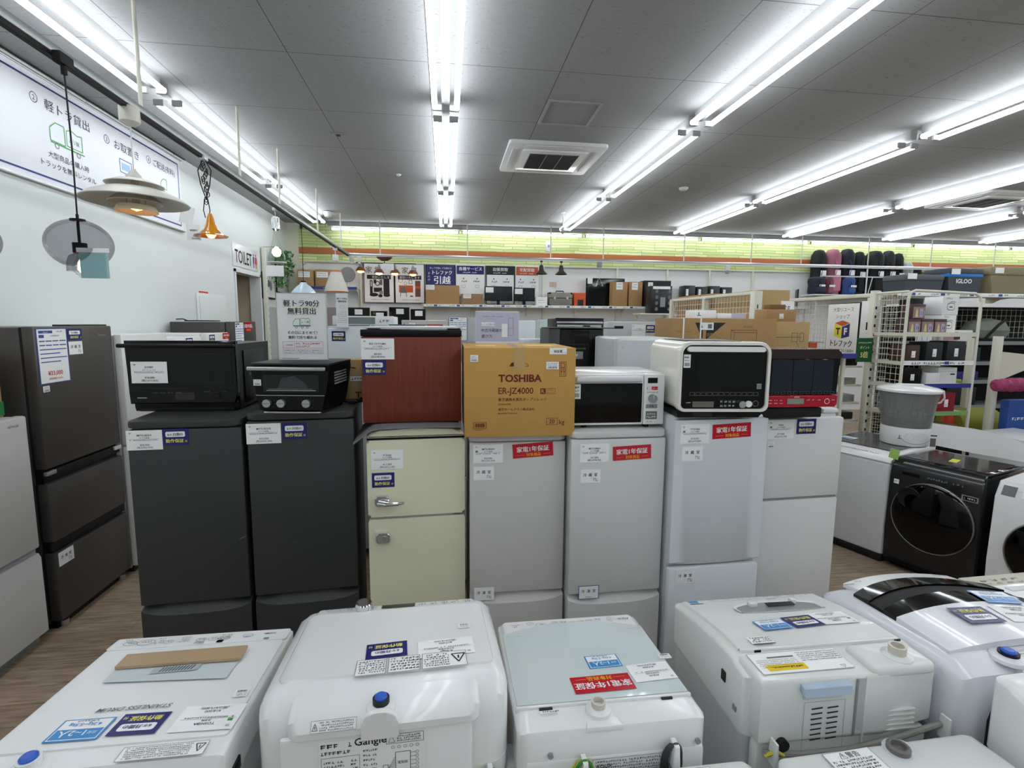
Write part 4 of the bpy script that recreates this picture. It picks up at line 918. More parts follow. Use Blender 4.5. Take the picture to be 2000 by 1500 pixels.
q = M(); q.tube([(-.25, -.505, .725), (-.15, -.512, .715), (.0, -.512, .715), (.15, -.51, .735), (.29, -.505, .76)], .008, mat('grey_cord', '#8f9088', .5), 8); q.tube([(-.25, -.51, .72), (-.225, -.52, .74), (-.2, -.515, .72)], .005, CABLEY, 6); q.cyl((-.2, -.515, .745), .016, .02, RUBBER, 'y', 12); q.make('power_cord', t)
M().prism([(-.236, .70), (-.222, .70), (-.226, .765), (-.232, .765)], 'y', -.53, -.5, WHITE, .002).make('cable_hook', t)
M().prism([(.272, .72), (.284, .72), (.281, .785), (.275, .785)], 'y', -.53, -.5, WHITE, .002).make('cable_hook', t)
M().box((-.284, -.36, .82), (-.279, -.34, .85), DGREY).box((-.284, -.42, .775), (-.279, -.405, .79), MGREY).make('side_latch', t)

# --- fifth: rounded machine with black curved lid handle
t = thing('washing_machine', 'white rounded washer with curved black lid front and blue cap, fifth in line', 'washing machine', (1.660, 1.636, 0.000), R(1))
lower_body(t, .56, .5, .72, WSTEEL)
LAV = mat('lavender_white_plastic', '#e2e3ea', .2, coat=.4)
q = M(); shell(q, [(.01, .71), (.01, .84), (-.01, .875), (-.05, .90), (-.12, .918), (-.42, .935), (-.47, .93), (-.52, .905), (-.53, .86), (-.53, .71)], .60, .06, LAV, .6, .78, 7); q.make('top_frame', t)
q = M(); A = []
def lidz(x, y): return .938+.018*(1-(x/.26)**2)-.02*max(0, (y+.2)/.12)
def arc(x, a, b): return a+b*(1-(x/.27)**2)
def strip(q, ya, yb, m_, dz=0.0, n=14, xw=.265, zlift=0.0):
    A = []
    for k in range(n+1):
        x = -xw+2*xw*k/n; y1_ = ya(x); y2_ = yb(x)
        A.append([(x, y1_, lidz(x, y1_)+dz+zlift), (x, (y1_+y2_)/2, lidz(x, (y1_+y2_)/2)+dz+zlift*.5), (x, y2_, lidz(x, y2_)+dz), (x, y2_, lidz(x, y2_)-.02), (x, y1_, lidz(x, y1_)-.02)])
    q.loft(A, m_)
q = M(); strip(q, lambda x: arc(x, -.12, .065), lambda x: arc(x, -.185, .06), GBLACK); strip(q, lambda x: arc(x, -.186, .06), lambda x: arc(x, -.238, .045), MBLACK, -.006); strip(q, lambda x: arc(x, -.239, .045), lambda x: arc(x, -.285, .02), GBLACK)
q.make('black_lid_front', t)
q = M(); strip(q, lambda x: arc(x, -.286, .02), lambda x: -.455, LAV, .001); q.make('lid', t)
q = M(); strip(q, lambda x: arc(x, -.035, .04), lambda x: arc(x, -.119, .065), WHITE, -.006, xw=.22); 
F = topF(q, (.1, -.015, .912), -.14); F.rect(.06, .0, .16, .03, GBLACK, 2); F.scr(-.08, .01, .04, .008, INKG); F.scr(.2, .01, .28, .008, INKG); F.rect(.3, .03, .34, .035, INKG, 2)
q.make('control_panel', t)
q = M(); F = topF(q, (.02, -.3, .9605), 0.0, R(-3)); blue6(F, -.0, 0, .12, .085); q.make('warranty_card', t)
q = M(); F = topF(q, (.215, -.215, .949), -.02, R(-6)); F.U.z = .06; F.N = F.U.cross(F.V).normalized(); size12(F, 0, 0, .13, .08); q.make('capacity_card', t)
q = M(); F = topF(q, (.2, -.31, .9505), -.0, R(-6)); F.U.z = .05; F.N = F.U.cross(F.V).normalized(); price(F, 0, 0, .15, .09, 'Haier', '全自動洗濯機', '¥19,000', '(税込¥20,900)'); q.make('price_card', t)
inlet(t, (-.115, -.49, .928), BLACK, .021, .018, mat('blue_cap', '#2c5fc4'), LAV)
q = M(); F = topF(q, (.02, -.475, .935), .03); warn(F, 0, 0, .11, .04, 4); q.make('warning_label', t)
q = M(); q.box((-.2, -.53, .2), (.28, -.515, .72), LAV, .01); q.tube([(-.18, -.53, .84), (-.2, -.53, .78), (-.2, -.53, .65), (-.19, -.53, .4)], .014, DGREY, 10); q.tube([(-.15, -.53, .83), (-.165, -.53, .76), (-.16, -.53, .6), (-.15, -.53, .4)], .014, DGREY, 10); q.make('drain_hose', t)

# --- sixth: beige control strip, right of the fifth
t = thing('washing_machine', 'white washer with aged beige control strip at the right frame edge', 'washing machine', (2.26, 1.7, 0), R(2))
lower_body(t, .54, .52, .78, WSTEEL)
q = M(); shell(q, [(0, .77), (0, .84), (-.01, .852), (-.5, .88), (-.53, .87), (-.535, .77)], .56, .03, WHITE, .4, .8); q.make('top_frame', t)
q = M(); q.box((-.26, -.095, .853), (.26, -.012, .861), mat('aged_beige_plastic', '#c4c0ae', .4), .003)
F = topF(q, (.24, -.025, .8615), 0)
for k in range(9): F.scr(.02+.05*k, .02, .055+.05*k, .012, INKG); F.scr(.02+.05*k, .045, .055+.05*k, .008, INKG)
q.make('control_panel', t)
q = M(); shell(q, [(-.105, .85), (-.11, .876), (-.28, .885), (-.46, .892), (-.465, .87)], .5, .02, WHITE, .3, .84); q.box((-.2, -.16, .872), (.2, -.13, .882), WSTEEL, .004); q.make('lid', t)

# --- second line, nearer the viewer: only rear tops show
t = thing('washing_machine', 'white washer with grey ring inlet and warning label, nearest at bottom right', 'washing machine', (1.070, 1.056, 0.000), R(1.5))
lower_body(t, .53, .5, .70, WSTEEL)
q = M(); shell(q, [(0, .69), (0, .77), (-.006, .792), (-.02, .80), (-.2, .812), (-.5, .80), (-.51, .69)], .56, .028, OFF, .6, .75, 6); q.make('top_frame', t)
q = M(); q.lathe([(.026, -.002), (.026, .012), (.02, .016), (.017, .014), (.016, .004), (.0, .004)], (.035, -.035, .802), mat('grey_ring_plastic', '#6f6c69', .4), 24); q.make('water_inlet', t)
q = M(); q.lathe([(.045, 0), (.04, .003), (0, .003)], (.045, -.04, .8), mat('recess_pale_plastic', '#c8d2d4'), 20); q.make('inlet_recess', t)
q = M(); F = Fc(q, (-.165, -.13, .8095), (1, .03, 0), (-.0, 1, -.06)); F.rect(0, 0, .13, .11, PAPER, 1); F.frame(0, 0, .13, .11, .001, INKG, 2); F.txt(.065, .09, '⚠警告', .018, INKG, 'c', .02)
for k in range(9): F.scr(.008, .006+.009*k, .122, .0055, INK, seed=k)
q.make('warning_label', t)
M().box((-.26, -.075, .80), (-.2, -.055, .8065), BLACK, .002).make('lid_latch', t)
t = thing('washing_machine', 'white washer corner with warning label at bottom centre edge', 'washing machine', (.475, 1.07, 0), 0)
lower_body(t, .5, .5, .70, WSTEEL)
q = M(); shell(q, [(0, .69), (0, .76), (-.006, .777), (-.02, .782), (-.2, .79), (-.5, .78), (-.51, .69)], .53, .035, OFF, .6, .75, 6); q.make('top_frame', t)
q = M(); F = Fc(q, (.02, -.1, .7875), (1, 0, 0), (0, 1, -.04)); F.rect(0, 0, .13, .08, PAPER, 1); F.frame(0, 0, .13, .08, .001, INKG, 2); F.txt(.06, .058, '⚠警告', .016, INKG, 'c', .02); 
for k in range(5): F.scr(.006, .006+.009*k, .122, .0055, INK, seed=k)
q.make('warning_label', t)
t = thing('washing_machine', 'tall white washer half cut off by the lower right frame edge', 'washing machine', (1.69, 1.075, 0), R(1))
lower_body(t, .54, .5, .76, WSTEEL)
q = M(); shell(q, [(0, .75), (0, .93), (-.01, .948), (-.04, .95), (-.09, .93), (-.11, .90), (-.5, .91), (-.51, .75)], .575, .03, WHITE, .5, .8, 6); q.make('top_frame', t)
M().lathe([(.045, 0), (.042, .004), (.02, -.002), (.0, -.002)], (-.12, -.16, .905), MGREY, 20).make('water_inlet', t)
M().lathe([(.02, 0), (.02, .03), (.014, .03), (.013, .01), (0, .01)], (-.06, -.05, .95), mat('cream_plastic', '#cfcbbf'), 16).make('hose_socket', t)

# ================================================================ left wall side
t = thing('refrigerator', 'white two door fridge at the left frame edge with box on top', 'refrigerator', (-2.300, 2.800, 0.000), R(90))
M().box((-.296, .06, .03), (.296, .57, 1.315), WHITE2, .008).make('cabinet', t)
slabdoor('refrigerator_door', t, .6, .56, 1.32, mat('pearl_white_paint', '#c9c9c7', .35), .055, .012)
q = M(); q.prism([(0, .06), (0, .50), (.012, .525), (.055, .53), (.055, .06)], 'x', -.3, .3, mat('pearl_white_paint', '#c9c9c7'), .004); q.make('freezer_door', t)
M().box((-.29, .02, .53), (.29, .05, .56), mat('lavender_grey_recess', '#a9aab4', .4)).make('handle_recess', t)
M().box((-.28, .04, 0), (.28, .3, .055), MGREY).make('kick_plate', t)
q = M(); F = Fc(q, (.17, -.0008, 1.27), **FRONT); F.txt(0, 0, 'HITACHI', .018, MGREY, 'l', .02, 1); q.make('brand_lettering', t)
t = thing('cardboard_box', 'tan cardboard box with green tape stripe on the left edge fridge', 'box', (-2.58, 2.82, 1.3205), R(90))
q = M(); q.box((-.24, -.2, 0), (.24, .2, .36), CARD, .004); q.make('carton', t)
q = M(); q.box((-.243, -.203, .01), (.243, .203, .085), mat('green_packing_tape', '#1d7a3a', .3)); F = Fc(q, (0, -.2031, 0), **FRONT); F.scr(-.05, .035, .2, .02, mat('dark_green_print', '#0f5a28', .5), 1); q.make('tape', t)
q = M(); F = Fc(q, (.17, -.2008, .3), **FRONT); F.rect(0, 0, .07, .06, mat('light_print', '#d9b169'), 1); q.make('label', t)

t = thing('refrigerator', 'tall dark brown three door fridge with price sheet by left wall', 'refrigerator', (-2.29, 3.53, 0), R(90))
wl = .68
M().box((-wl/2+.004, .075, .03), (wl/2-.004, .60, 1.80), DARKB, .006).make('cabinet', t)
M().box((-.02, .02, 1.80), (wl/2-.01, .12, 1.815), DGREY, .003).make('hinge_cover', t)
for nm, a, b in (('refrigerator_door', .985, 1.805), ('vegetable_drawer', .545, .895), ('freezer_drawer', .055, .475)):
    q = M(); q.box((-wl/2, 0, a), (wl/2, .06, b), DARKB, .006); q.box((-wl/2+.003, .0595, a+.004), (wl/2-.003, .073, b-.004), RUBBER); o = q.make(nm, t)
for z, nm in ((.94, 'upper_handle_recess'), (.51, 'lower_handle_recess')):
    q = M(); q.box((-wl/2+.01, .03, z-.045), (wl/2-.01, .07, z+.045), BLACK); q.box((-wl/2, .01, z-.02), (wl/2, .03, z+.03), MBLACK, .004); q.make(nm, t)
M().box((-wl/2-.003, -.003, .945), (-wl/2+.07, .02, .97), STEEL, .004).make('hinge_cap', t); M().box((wl/2-.07, -.003, .945), (wl/2+.002, .02, .97), WSTEEL, .004).make('hinge_cap', t)
M().box((-.32, .04, 0), (.32, .3, .05), BLACK).make('kick_plate', t)
for x in (-.28, .28): M().cyl((x, .035, 0), .025, .035, STEEL, n=14).make('foot', t)
q = M(); F = Fc(q, (-.325, -.0008, 1.475), **FRONT); spec_sheet(F, 0, 0, .24, .32); q.make('price_sheet', t)
q = M(); F = Fc(q, (-.08, -.001, 1.72), **FRONT); blue6(F, 0, 0, .125, .07); q.make('warranty_card', t)
q = M(); F = Fc(q, (-.078, -.001, 1.632), **FRONT); room(F, 0, 0, .12, .08); q.make('compartment_card', t)
q = M(); F = Fc(q, (-.31, -.001, 1.43), **FRONT); barcode_tag(F, 0, 0, .05, .035); q.make('barcode_label', t)
q = M(); F = Fc(q, (-.325, -.001, .385), **FRONT); room(F, 0, 0, .125, .085, '冷凍室'); q.make('compartment_card', t)
q = M(); F = Fc(q, (.2, -.0008, 1.74), **FRONT); F.txt(0, 0, 'Panasonic', .02, MGREY, 'l', .01, 1); q.make('brand_lettering', t)

def plain_fridge(name_label, loc, rot, w_, h, d, m, split=None, cards=(), two=True):
    t = thing('refrigerator', name_label, 'refrigerator', loc, rot)
    M().box((-w_/2+.004, .06, .03), (w_/2-.004, d, h-.005), m, .008).make('cabinet', t)
    if split:
        slabdoor('upper_door', t, w_, split+.006, h, m, .055, .01); slabdoor('lower_door', t, w_, .05, split-.006, m, .055, .01)
    else: slabdoor('door', t, w_, .05, h, m, .055, .01)
    M().box((-w_/2+.02, .05, 0), (w_/2-.02, .3, .05), DGREY).make('kick_plate', t)
    for kind, x, z, cw, ch in cards:
        q = M(); F = Fc(q, (x, -.001, z), **FRONT)
        if kind == 'blue': blue6(F, 0, 0, cw, ch); nm = 'warranty_card'
        elif kind == 'red': red1(F, 0, 0, cw, ch); nm = 'warranty_card'
        elif kind == 'sheet': spec_sheet(F, 0, 0, cw, ch); nm = 'price_sheet'
        else: price(F, 0, 0, cw, ch, 'HITACHI', '冷蔵庫', '¥29,000', '(税込¥31,900)'); nm = 'price_card'
        q.make(nm, t)
    return t
plain_fridge('white fridge just behind the tall dark brown fridge by the left wall', (-2.25, 4.2, 0), R(90), .6, 1.745, .6, WHITE2, .95, (('sheet', -.1, 1.45, .17, .24),))
plain_fridge('white fridge behind the black oven, second white one along left wall', (-2.27, 4.84, 0), R(90), .6, 1.70, .6, WHITE2, .9, (('blue', .0, 1.62, .12, .07), ('price', -.2, 1.6, .17, .09)))
t = plain_fridge('white fridge with red card behind the black oven, before the dark one', (-2.24, 5.42, 0), R(90), .5, 1.725, .6, WHITE2, .9, (('blue', -.2, 1.64, .12, .07), ('red', .1, 1.66, .17, .06), ('sheet', -.05, 1.4, .14, .2)))
plain_fridge('tall charcoal fridge with red and blue cards farthest along left wall', (-2.25, 6.12, 0), R(90), .72, 1.835, .6, DARKB, 1.0, (('red', .02, 1.72, .2, .11), ('sheet', -.26, 1.5, .24, .33)))
o = M().box((-.15, -.08, 0), (.15, .08, .012), BLACK, .004).tube([(-.15, 0, .006), (-.22, .04, .025), (-.3, .02, .02), (-.34, -.02, .006)], .006, RUBBER, 6).make('power_adapter'); tag(put(o, (-2.62, 5.98, 1.8355)), 'black adapter and cord lying on the tall charcoal fridge', 'adapter')

# banner of services on the left wall
t = thing('wall_banner', 'long white wall banner with blue border and four numbered services', 'banner', (-2.888, 4.2, 2.83))
q = M(); q.box((-.008, -3.6, 0), (.008, 2.06, .74), mat('matt_banner_film', '#dde1e8', .5))
F = Fc(q, (.0085, 0, 0), (0, 1, 0), (0, 0, 1))
F.frame(-3.56, .04, 2.02, .70, .014, mat('royal_blue_ink', '#1c2c74', .5), 1)
def circ(x, y, n): F.ring(x, y, .036, .036, .005, INK, 2, 20); F.txt(x, y-.018, n, .05, INK, 'c', 0, 2)
circ(.03, .575, '2'); F.txt(.13, .54, '軽トラ貸出', .085, INK, 'l', .008, 2, 1.15)
GN = GREENI
F.path([(.16, .33), (.16, .42), (.22, .47), (.31, .47), (.31, .33), (.16, .33)], .007, GN, 2); F.path([(.33, .34), (.33, .45), (.38, .47), (.45, .45), (.5, .46), (.5, .34), (.33, .34)], .007, GN, 2); F.txt(.41, .375, 'ムリ無', .04, GN, 'c', 0); F.rect(.16, .315, .52, .325, GN, 2)
for x in (.22, .45): F.ring(x, .305, .022, .022, .006, INKG, 2.5, 12)
F.txt(.34, .205, '大型商品の購入時', .05, INK, 'c', 0, 2, 1.1); F.txt(.34, .13, 'トラックを無料レンタル', .05, INK, 'c', 0, 2, 1.1)
circ(.82, .555, '3'); F.txt(.92, .52, 'お取置き', .085, INK, 'l', .008, 2, 1.15)
F.frame(.98, .33, 1.16, .45, .007, BLUEI, 2); F.rect(1.01, .36, 1.13, .42, mat('pale_blue_ink', '#8fb6e0', .5), 2); F.path([(1.03, .29), (1.07, .33), (1.11, .29), (1.03, .29)], .006, INKG, 2); F.line(1.18, .4, 1.22, .42, .006, BLUEI, 2)
F.txt(1.1, .205, '5,500円以上の', .05, INK, 'c', 0, 2, 1.1); F.txt(1.1, .13, '商品をお取置き', .05, INK, 'c', 0, 2, 1.1)
circ(1.45, .575, '4'); F.txt(1.53, .545, 'ご配送(有料)', .075, INK, 'l', .006, 2, 1.0)
F.path([(1.65, .36), (1.65, .42), (1.7, .46), (1.76, .46), (1.76, .36), (1.65, .36)], .006, GN, 2); F.ring(1.7, .35, .018, .018, .005, INKG, 2.5, 10); F.txt(1.72, .2, 'ご自宅まで', .05, INK, 'c', 0, 2)
circ(-.72, .575, '1'); F.txt(-.62, .54, '動作保証', .085, INK, 'l', .008, 2); F.txt(-.45, .2, '家電の保証', .05, INK, 'c', 0)
q.make('banner_sheet', t)
M().box((-.01, -3.62, -.016), (.02, 2.08, 0), STEEL, .004).box((-.01, -3.62, .74), (.02, 2.08, .756), STEEL, .004).make('banner_rails', t)
q = M()
for y in (-.7, .6, 1.95): q.tube([(.0, y, .756), (.012, y, .776), (.0, y, .786)], .004, STEEL, 6)
q.make('hanging_hooks', t)
tag(put(M().tube([(0, -4, 0), (0, 2.2, 0)], .006, MBLACK, 6).make('picture_wire'), (-2.885, 4.2, 3.625)), 'thin black wire running along the top of the left wall', 'wire')
# toilet sign, intercom, small notices
t = thing('toilet_sign', 'white TOILET sign above the passage with blue and red figures', 'sign', (-2.894, 8.06, 2.60))
q = M(); q.box((-.005, -.46, 0), (.005, .48, .31), PAPER2, .001)
F = Fc(q, (.0055, 0, 0), (0, 1, 0), (0, 0, 1)); F.txt(-.08, .055, 'TOILET', .255, INK, 'c', .012, 1, .75)
for x, m_ in ((.305, BLUEI), (.4, REDI)):
    F.ell(x, .23, .018, .018, m_, 1); F.poly([(x-.03, .205), (x+.03, .205), (x+(.045 if m_ == REDI else .02), .1), (x-(.045 if m_ == REDI else .02), .1)], m_, 1); F.rect(x-.018, .04, x-.004, .1, m_, 1); F.rect(x+.004, .04, x+.018, .1, m_, 1)
q.make('sign_panel', t)
P0 = (-2.895, 6.551, 2.168); P1 = (-2.895, 6.754, 2.111)
tag(put(M().box((0, -.1, -.03), (.012, .1, .03), REDL, .003).make('notice_sign'), P0), 'small red notice plate on the left wall beyond the banner', 'notice')
q = M(); q.box((0, -.11, -.035), (.01, .11, .035), REDL, .002); F = Fc(q, (.0105, 0, 0), (0, 1, 0), (0, 0, 1)); F.txt(0, -.018, '火気厳禁', .045, WINK, 'c', .0, 1)
bpy.data.objects.remove(bpy.data.objects['notice_sign'])
tag(put(q.make('notice_sign'), (-2.899, 6.675, 2.156)), 'small red notice plate on the left wall before the passage', 'notice')
t = thing('wall_cabinet', 'white recessed hatch panel low on the left wall before the toilet', 'panel', (-2.899, 6.9, 1.85))
q = M(); q.box((0, -.42, -.6), (.012, .42, .32), WSTEEL, .002); q.make('frame', t); M().box((.012, -.36, -.56), (.02, .36, .28), wallw, .002).make('door', t)

# ---------------------------------------------------------------- pendant lamps on the left track
cord = mat('black_flex', '#17181a', .6); wcord = mat('white_flex', '#d5d7d6', .5)
warmb = mat('warm_bulb', '#ffe9c8', .3, emit='#ffb368', es=4.0); warmb2 = mat('hot_filament', '#fff0d8', .3, emit='#ffc98a', es=25.0); coolb = mat('bright_bulb', '#ffffff', .3, emit='#fff4e0', es=22.0)
smoke = mat('smoked_glass', '#97999b', .02, trans=1.0, ior=1.0, alpha=1.0); 
def smoke_mat():
    m = bpy.data.materials.new('smoked_thin_glass'); m.use_nodes = True; nt = m.node_tree; nt.nodes.clear(); L = nt.links.new
    o = nt.nodes.new('ShaderNodeOutputMaterial'); tr = nt.nodes.new('ShaderNodeBsdfTransparent'); gl = nt.nodes.new('ShaderNodeBsdfGlossy'); mx = nt.nodes.new('ShaderNodeMixShader'); fr_ = nt.nodes.new('ShaderNodeLayerWeight')
    tr.inputs[0].default_value = (.66, .66, .68, 1); gl.inputs['Roughness'].default_value = .02; fr_.inputs[0].default_value = .12
    mm = nt.nodes.new('ShaderNodeMath'); mm.operation = 'MULTIPLY'; mm.inputs[1].default_value = .35; L(fr_.outputs['Fresnel'], mm.inputs[0]); L(mm.outputs[0], mx.inputs[0]); L(tr.outputs[0], mx.inputs[1]); L(gl.outputs[0], mx.inputs[2]); L(mx.outputs[0], o.inputs[0]); return m
SMK = smoke_mat()
def clear_mat(name, c, f=.2):
    m = bpy.data.materials.new(name); m.use_nodes = True; nt = m.node_tree; nt.nodes.clear(); L = nt.links.new
    o = nt.nodes.new('ShaderNodeOutputMaterial'); tr = nt.nodes.new('ShaderNodeBsdfTransparent'); gl = nt.nodes.new('ShaderNodeBsdfGlossy'); mx = nt.nodes.new('ShaderNodeMixShader'); fr_ = nt.nodes.new('ShaderNodeLayerWeight')
    tr.inputs[0].default_value = (*c, 1); gl.inputs['Roughness'].default_value = .03; fr_.inputs[0].default_value = f
    mm = nt.nodes.new('ShaderNodeMath'); mm.operation = 'MULTIPLY'; mm.inputs[1].default_value = .35; L(fr_.outputs['Fresnel'], mm.inputs[0]); L(mm.outputs[0], mx.inputs[0]); L(tr.outputs[0], mx.inputs[1]); L(gl.outputs[0], mx.inputs[2]); L(mx.outputs[0], o.inputs[0]); return m
CLR = clear_mat('clear_thin_glass', (.93, .95, .95))
def globe(loc, label, tagged=True):
    t = thing('pendant_lamp', label, 'pendant lamp', loc)   # origin at the track
    M().box((-.018, -.045, -.05), (.018, .045, 0), MBLACK, .006).cyl((0, 0, -.085), .012, .04, MBLACK).make('track_plug', t)
    M().tube([(0, 0, -.08), (.004, 0, -.4), (0, 0, -.70)], .0035, cord, 6).make('cord', t)
    q = M(); prof = []
    for k in range(15):
        a = R(8+k*(142/14)); prof.append((.130*math.sin(a)*1.0, .112*math.cos(a)))
    q.lathe([(r_, z-.825) for r_, z in prof], (0, 0, 0), SMK, 40, cap0=False, cap1=False)
    q.make('glass_globe', t)
    M().cyl((0, 0, -.83), .006, .14, MBLACK, n=10).cyl((0, 0, -.865), .028, .045, MBLACK).cyl((0, 0, -.72), .03, .008, MBLACK).make('socket', t)
    q = M(); q.lathe([(.02, -.865), (.045, -.88), (.055, -.91), (.056, -.95)], (0, 0, 0), SMK, 24, cap0=False, cap1=False); q.make('inner_glass', t)
    q = M(); q.lathe([(.013, -.865), (.018, -.89), (.036, -.925), (.036, -.945), (.022, -.965), (.001, -.972)], (0, 0, 0), CLR, 20, cap0=False); q.make('bulb_glass', t)
    M().lathe([(.004, -.89), (.014, -.915), (.016, -.94), (.004, -.957)], (0, 0, 0), warmb2, 12).make('filament', t)
    if tagged:
        q = M(); q.box((.03, -.075, -.87), (.165, -.073, -.85), PAPER); q.box((.04, -.074, -.985), (.16, -.072, -.87), mat('pale_teal_card', '#a3c9cc', .2)); q.box((.03, -.0765, -.985), (.15, -.0763, -.87), CLR); q.make('price_card', t)
    return t
globe((-1.685, 2.674, 3.02), 'smoked glass globe pendant lamp with pale teal card by left wall')
globe((-2.125, 2.62, 3.02), 'smoked glass globe pendant cut off by the left frame edge', False)

t = thing('pendant_lamp', 'white tiered metal disc pendant lamp hanging on the left track', 'pendant lamp', (-1.73, 3.237, 3.02))
LOW = Matrix.Translation((0, 0, -.035)); SH = mat('off_white_lamp_metal', '#cfcdc2', .4); INN = mat('warm_white_lamp_inside', '#e6d9bd', .6)
q = M(); q.lathe([(.045, -.005), (.05, -.01), (.05, -.085), (.03, -.1), (.01, -.102)], (0, 0, 0), SH, 28); q.make('ceiling_cup', t)
M().tube([(0, 0, -.1), (0, 0, -.345)], .0035, wcord, 8).make('cord', t)
q = M(); q.lathe([(.008, -.3), (.035, -.335), (.036, -.355)], (0, 0, 0), SH, 24); q.lathe([(.04, -.352), (.09, -.362), (.142, -.385), (.140, -.388), (.09, -.367), (.04, -.358)], (0, 0, 0), SH, 40, cap0=False, cap1=False); q.make('top_disc', t, LOW)
q = M(); q.lathe([(.06, -.395), (.15, -.415), (.22, -.445), (.262, -.478), (.258, -.482), (.215, -.452), (.15, -.422), (.06, -.402)], (0, 0, 0), SH, 48, cap0=False, cap1=False); q.make('large_disc', t, LOW)
q = M(); q.lathe([(.05, -.43), (.1, -.45), (.132, -.48), (.128, -.484), (.1, -.458), (.05, -.438)], (0, 0, 0), SH, 40, cap0=False, cap1=False); q.make('middle_shade', t, LOW)
q = M(); q.lathe([(.03, -.49), (.092, -.5), (.105, -.53), (.102, -.533), (.088, -.506)], (0, 0, 0), INN, 36, cap0=False, cap1=False); q.make('lower_shade', t, LOW)
M().cyl((0, 0, -.50), .02, .15, CHROME, n=12).cyl((.05, 0, -.49), .003, .1, CHROME, n=6).cyl((-.05, 0, -.49), .003, .1, CHROME, n=6).make('stem', t, LOW)
M().lathe([(.012, -.49), (.028, -.5), (.03, -.515), (.001, -.528)], (0, 0, 0), warmb, 16).make('bulb', t, LOW)

t = thing('pendant_lamp', 'amber horn shaped pendant lamp on a tangled black chain', 'pendant lamp', (-1.72, 4.1, 3.02))
M().box((-.02, -.03, -.03), (.02, .03, 0), WSTEEL, .006).make('track_plug', t)
q = M(); rd = random.Random(4)
for k in range(16):
    z = -.05-.018*k; cx = rd.uniform(-.018, .018); a = rd.uniform(0, 3)
    q.tube([(cx+.011*math.cos(2*math.pi*j/8)*math.cos(a), .011*math.cos(2*math.pi*j/8)*math.sin(a), z+.019*math.sin(2*math.pi*j/8)) for j in range(9)], .0032, MBLACK, 5)
for s_ in (-1, 1):
    q.tube([(.0, 0, -.3), (.03*s_, 0, -.2), (.045*s_, 0, -.1), (.01*s_, 0, -.03)], .004, MBLACK, 5); q.tube([(.012*s_, 0, -.30), (.022*s_, 0, -.38), (.012*s_, 0, -.43)], .0035, MBLACK, 5)
q.make('chain', t)
AMB = mat('amber_glaze', '#d08a14', .12, coat=.6)
q = M(); q.lathe([(.012, -.40), (.022, -.43), (.03, -.47), (.045, -.51), (.08, -.545), (.112, -.558), (.108, -.563), (.075, -.552), (.04, -.52), (.022, -.47)], (0.02, 0, 0), AMB, 36, cap1=False); q.make('shade', t)
M().lathe([(.02, -.50), (.032, -.53), (.034, -.55), (.02, -.572), (.001, -.576)], (.02, 0, 0), warmb, 16).make('bulb', t)
q = M(); q.box((-.055, -.05, -.50), (.035, -.048, -.38), PAPER, T=Matrix.Rotation(R(14), 4, 'Y')); q.make('name_tag', t)
q = M(); q.tube([(-.05, -.05, -.39), (-.08, -.05, -.45), (-.07, -.05, -.5)], .001, PAPER, 4); q.box((-.125, -.051, -.60), (-.03, -.049, -.49), PAPER); F = Fc(q, (-.125, -.0515, -.60), **FRONT); F.txt(.05, .065, '照明器具', .013, INK); F.txt(.06, .025, '¥5,000', .011, INK); F.txt(.06, .01, '(税込¥5,500)', .01, INK); q.make('price_tag', t)

t = thing('pendant_lamp', 'clear glass bell pendant lamp with chrome cap before the green plant', 'pendant lamp', (-1.77, 5.81, 3.02))
M().box((-.018, -.03, -.03), (.018, .03, 0), WSTEEL, .005).tube([(0, 0, -.03), (.003, 0, -.1)], .003, wcord, 6).make('track_plug', t)
q = M(); q.lathe([(.02, -.09), (.04, -.1), (.042, -.215), (.02, -.235)], (0, 0, 0), CHROME, 24); q.make('chrome_cap', t)
q = M(); q.lathe([(.02, -.24), (.035, -.33), (.06, -.42), (.085, -.5), (.088, -.55)], (0, 0, 0), CLR, 28, cap0=False, cap1=False); q.make('glass_shade', t)
M().lathe([(.012, -.40), (.04, -.43), (.045, -.46), (.03, -.49), (.001, -.5)], (0, 0, 0), coolb, 16).make('bulb', t)
q = M(); q.lathe([(.095, -.555), (.095, -.565)], (0, 0, 0), WSTEEL, 24); q.tube([(.08, -.05, -.56), (.08, -.06, -.6)], .001, PAPER, 4); q.box((-.09, -.09, -.71), (.09, -.088, -.60), PAPER); q.make('price_tag', t)

t = thing('pendant_lamp', 'pale blue enamel pendant lamp behind the truck sign', 'pendant lamp', (-1.735, 6.67, 3.02))
M().cyl((0, 0, -.06), .016, .06, MBLACK).make('track_plug', t)
M().tube([(0, 0, -.05), (.005, 0, -.35), (.0, 0, -.7)], .004, cord, 6).tube([(0, 0, -.5), (.03, 0, -.47), (.05, 0, -.5), (.03, 0, -.53), (0, 0, -.52)], .003, cord, 5).make('cord', t)
q = M(); q.lathe([(.03, -.70), (.05, -.73), (.09, -.76), (.14, -.82), (.15, -.86), (.146, -.862), (.13, -.82)], (0, 0, 0), mat('pale_blue_enamel', '#b9cfdd', .15, coat=.6), 36, cap1=False); q.make('shade', t)
M().cyl((0, 0, -.715), .032, .03, BLACK, n=16).make('cap', t)

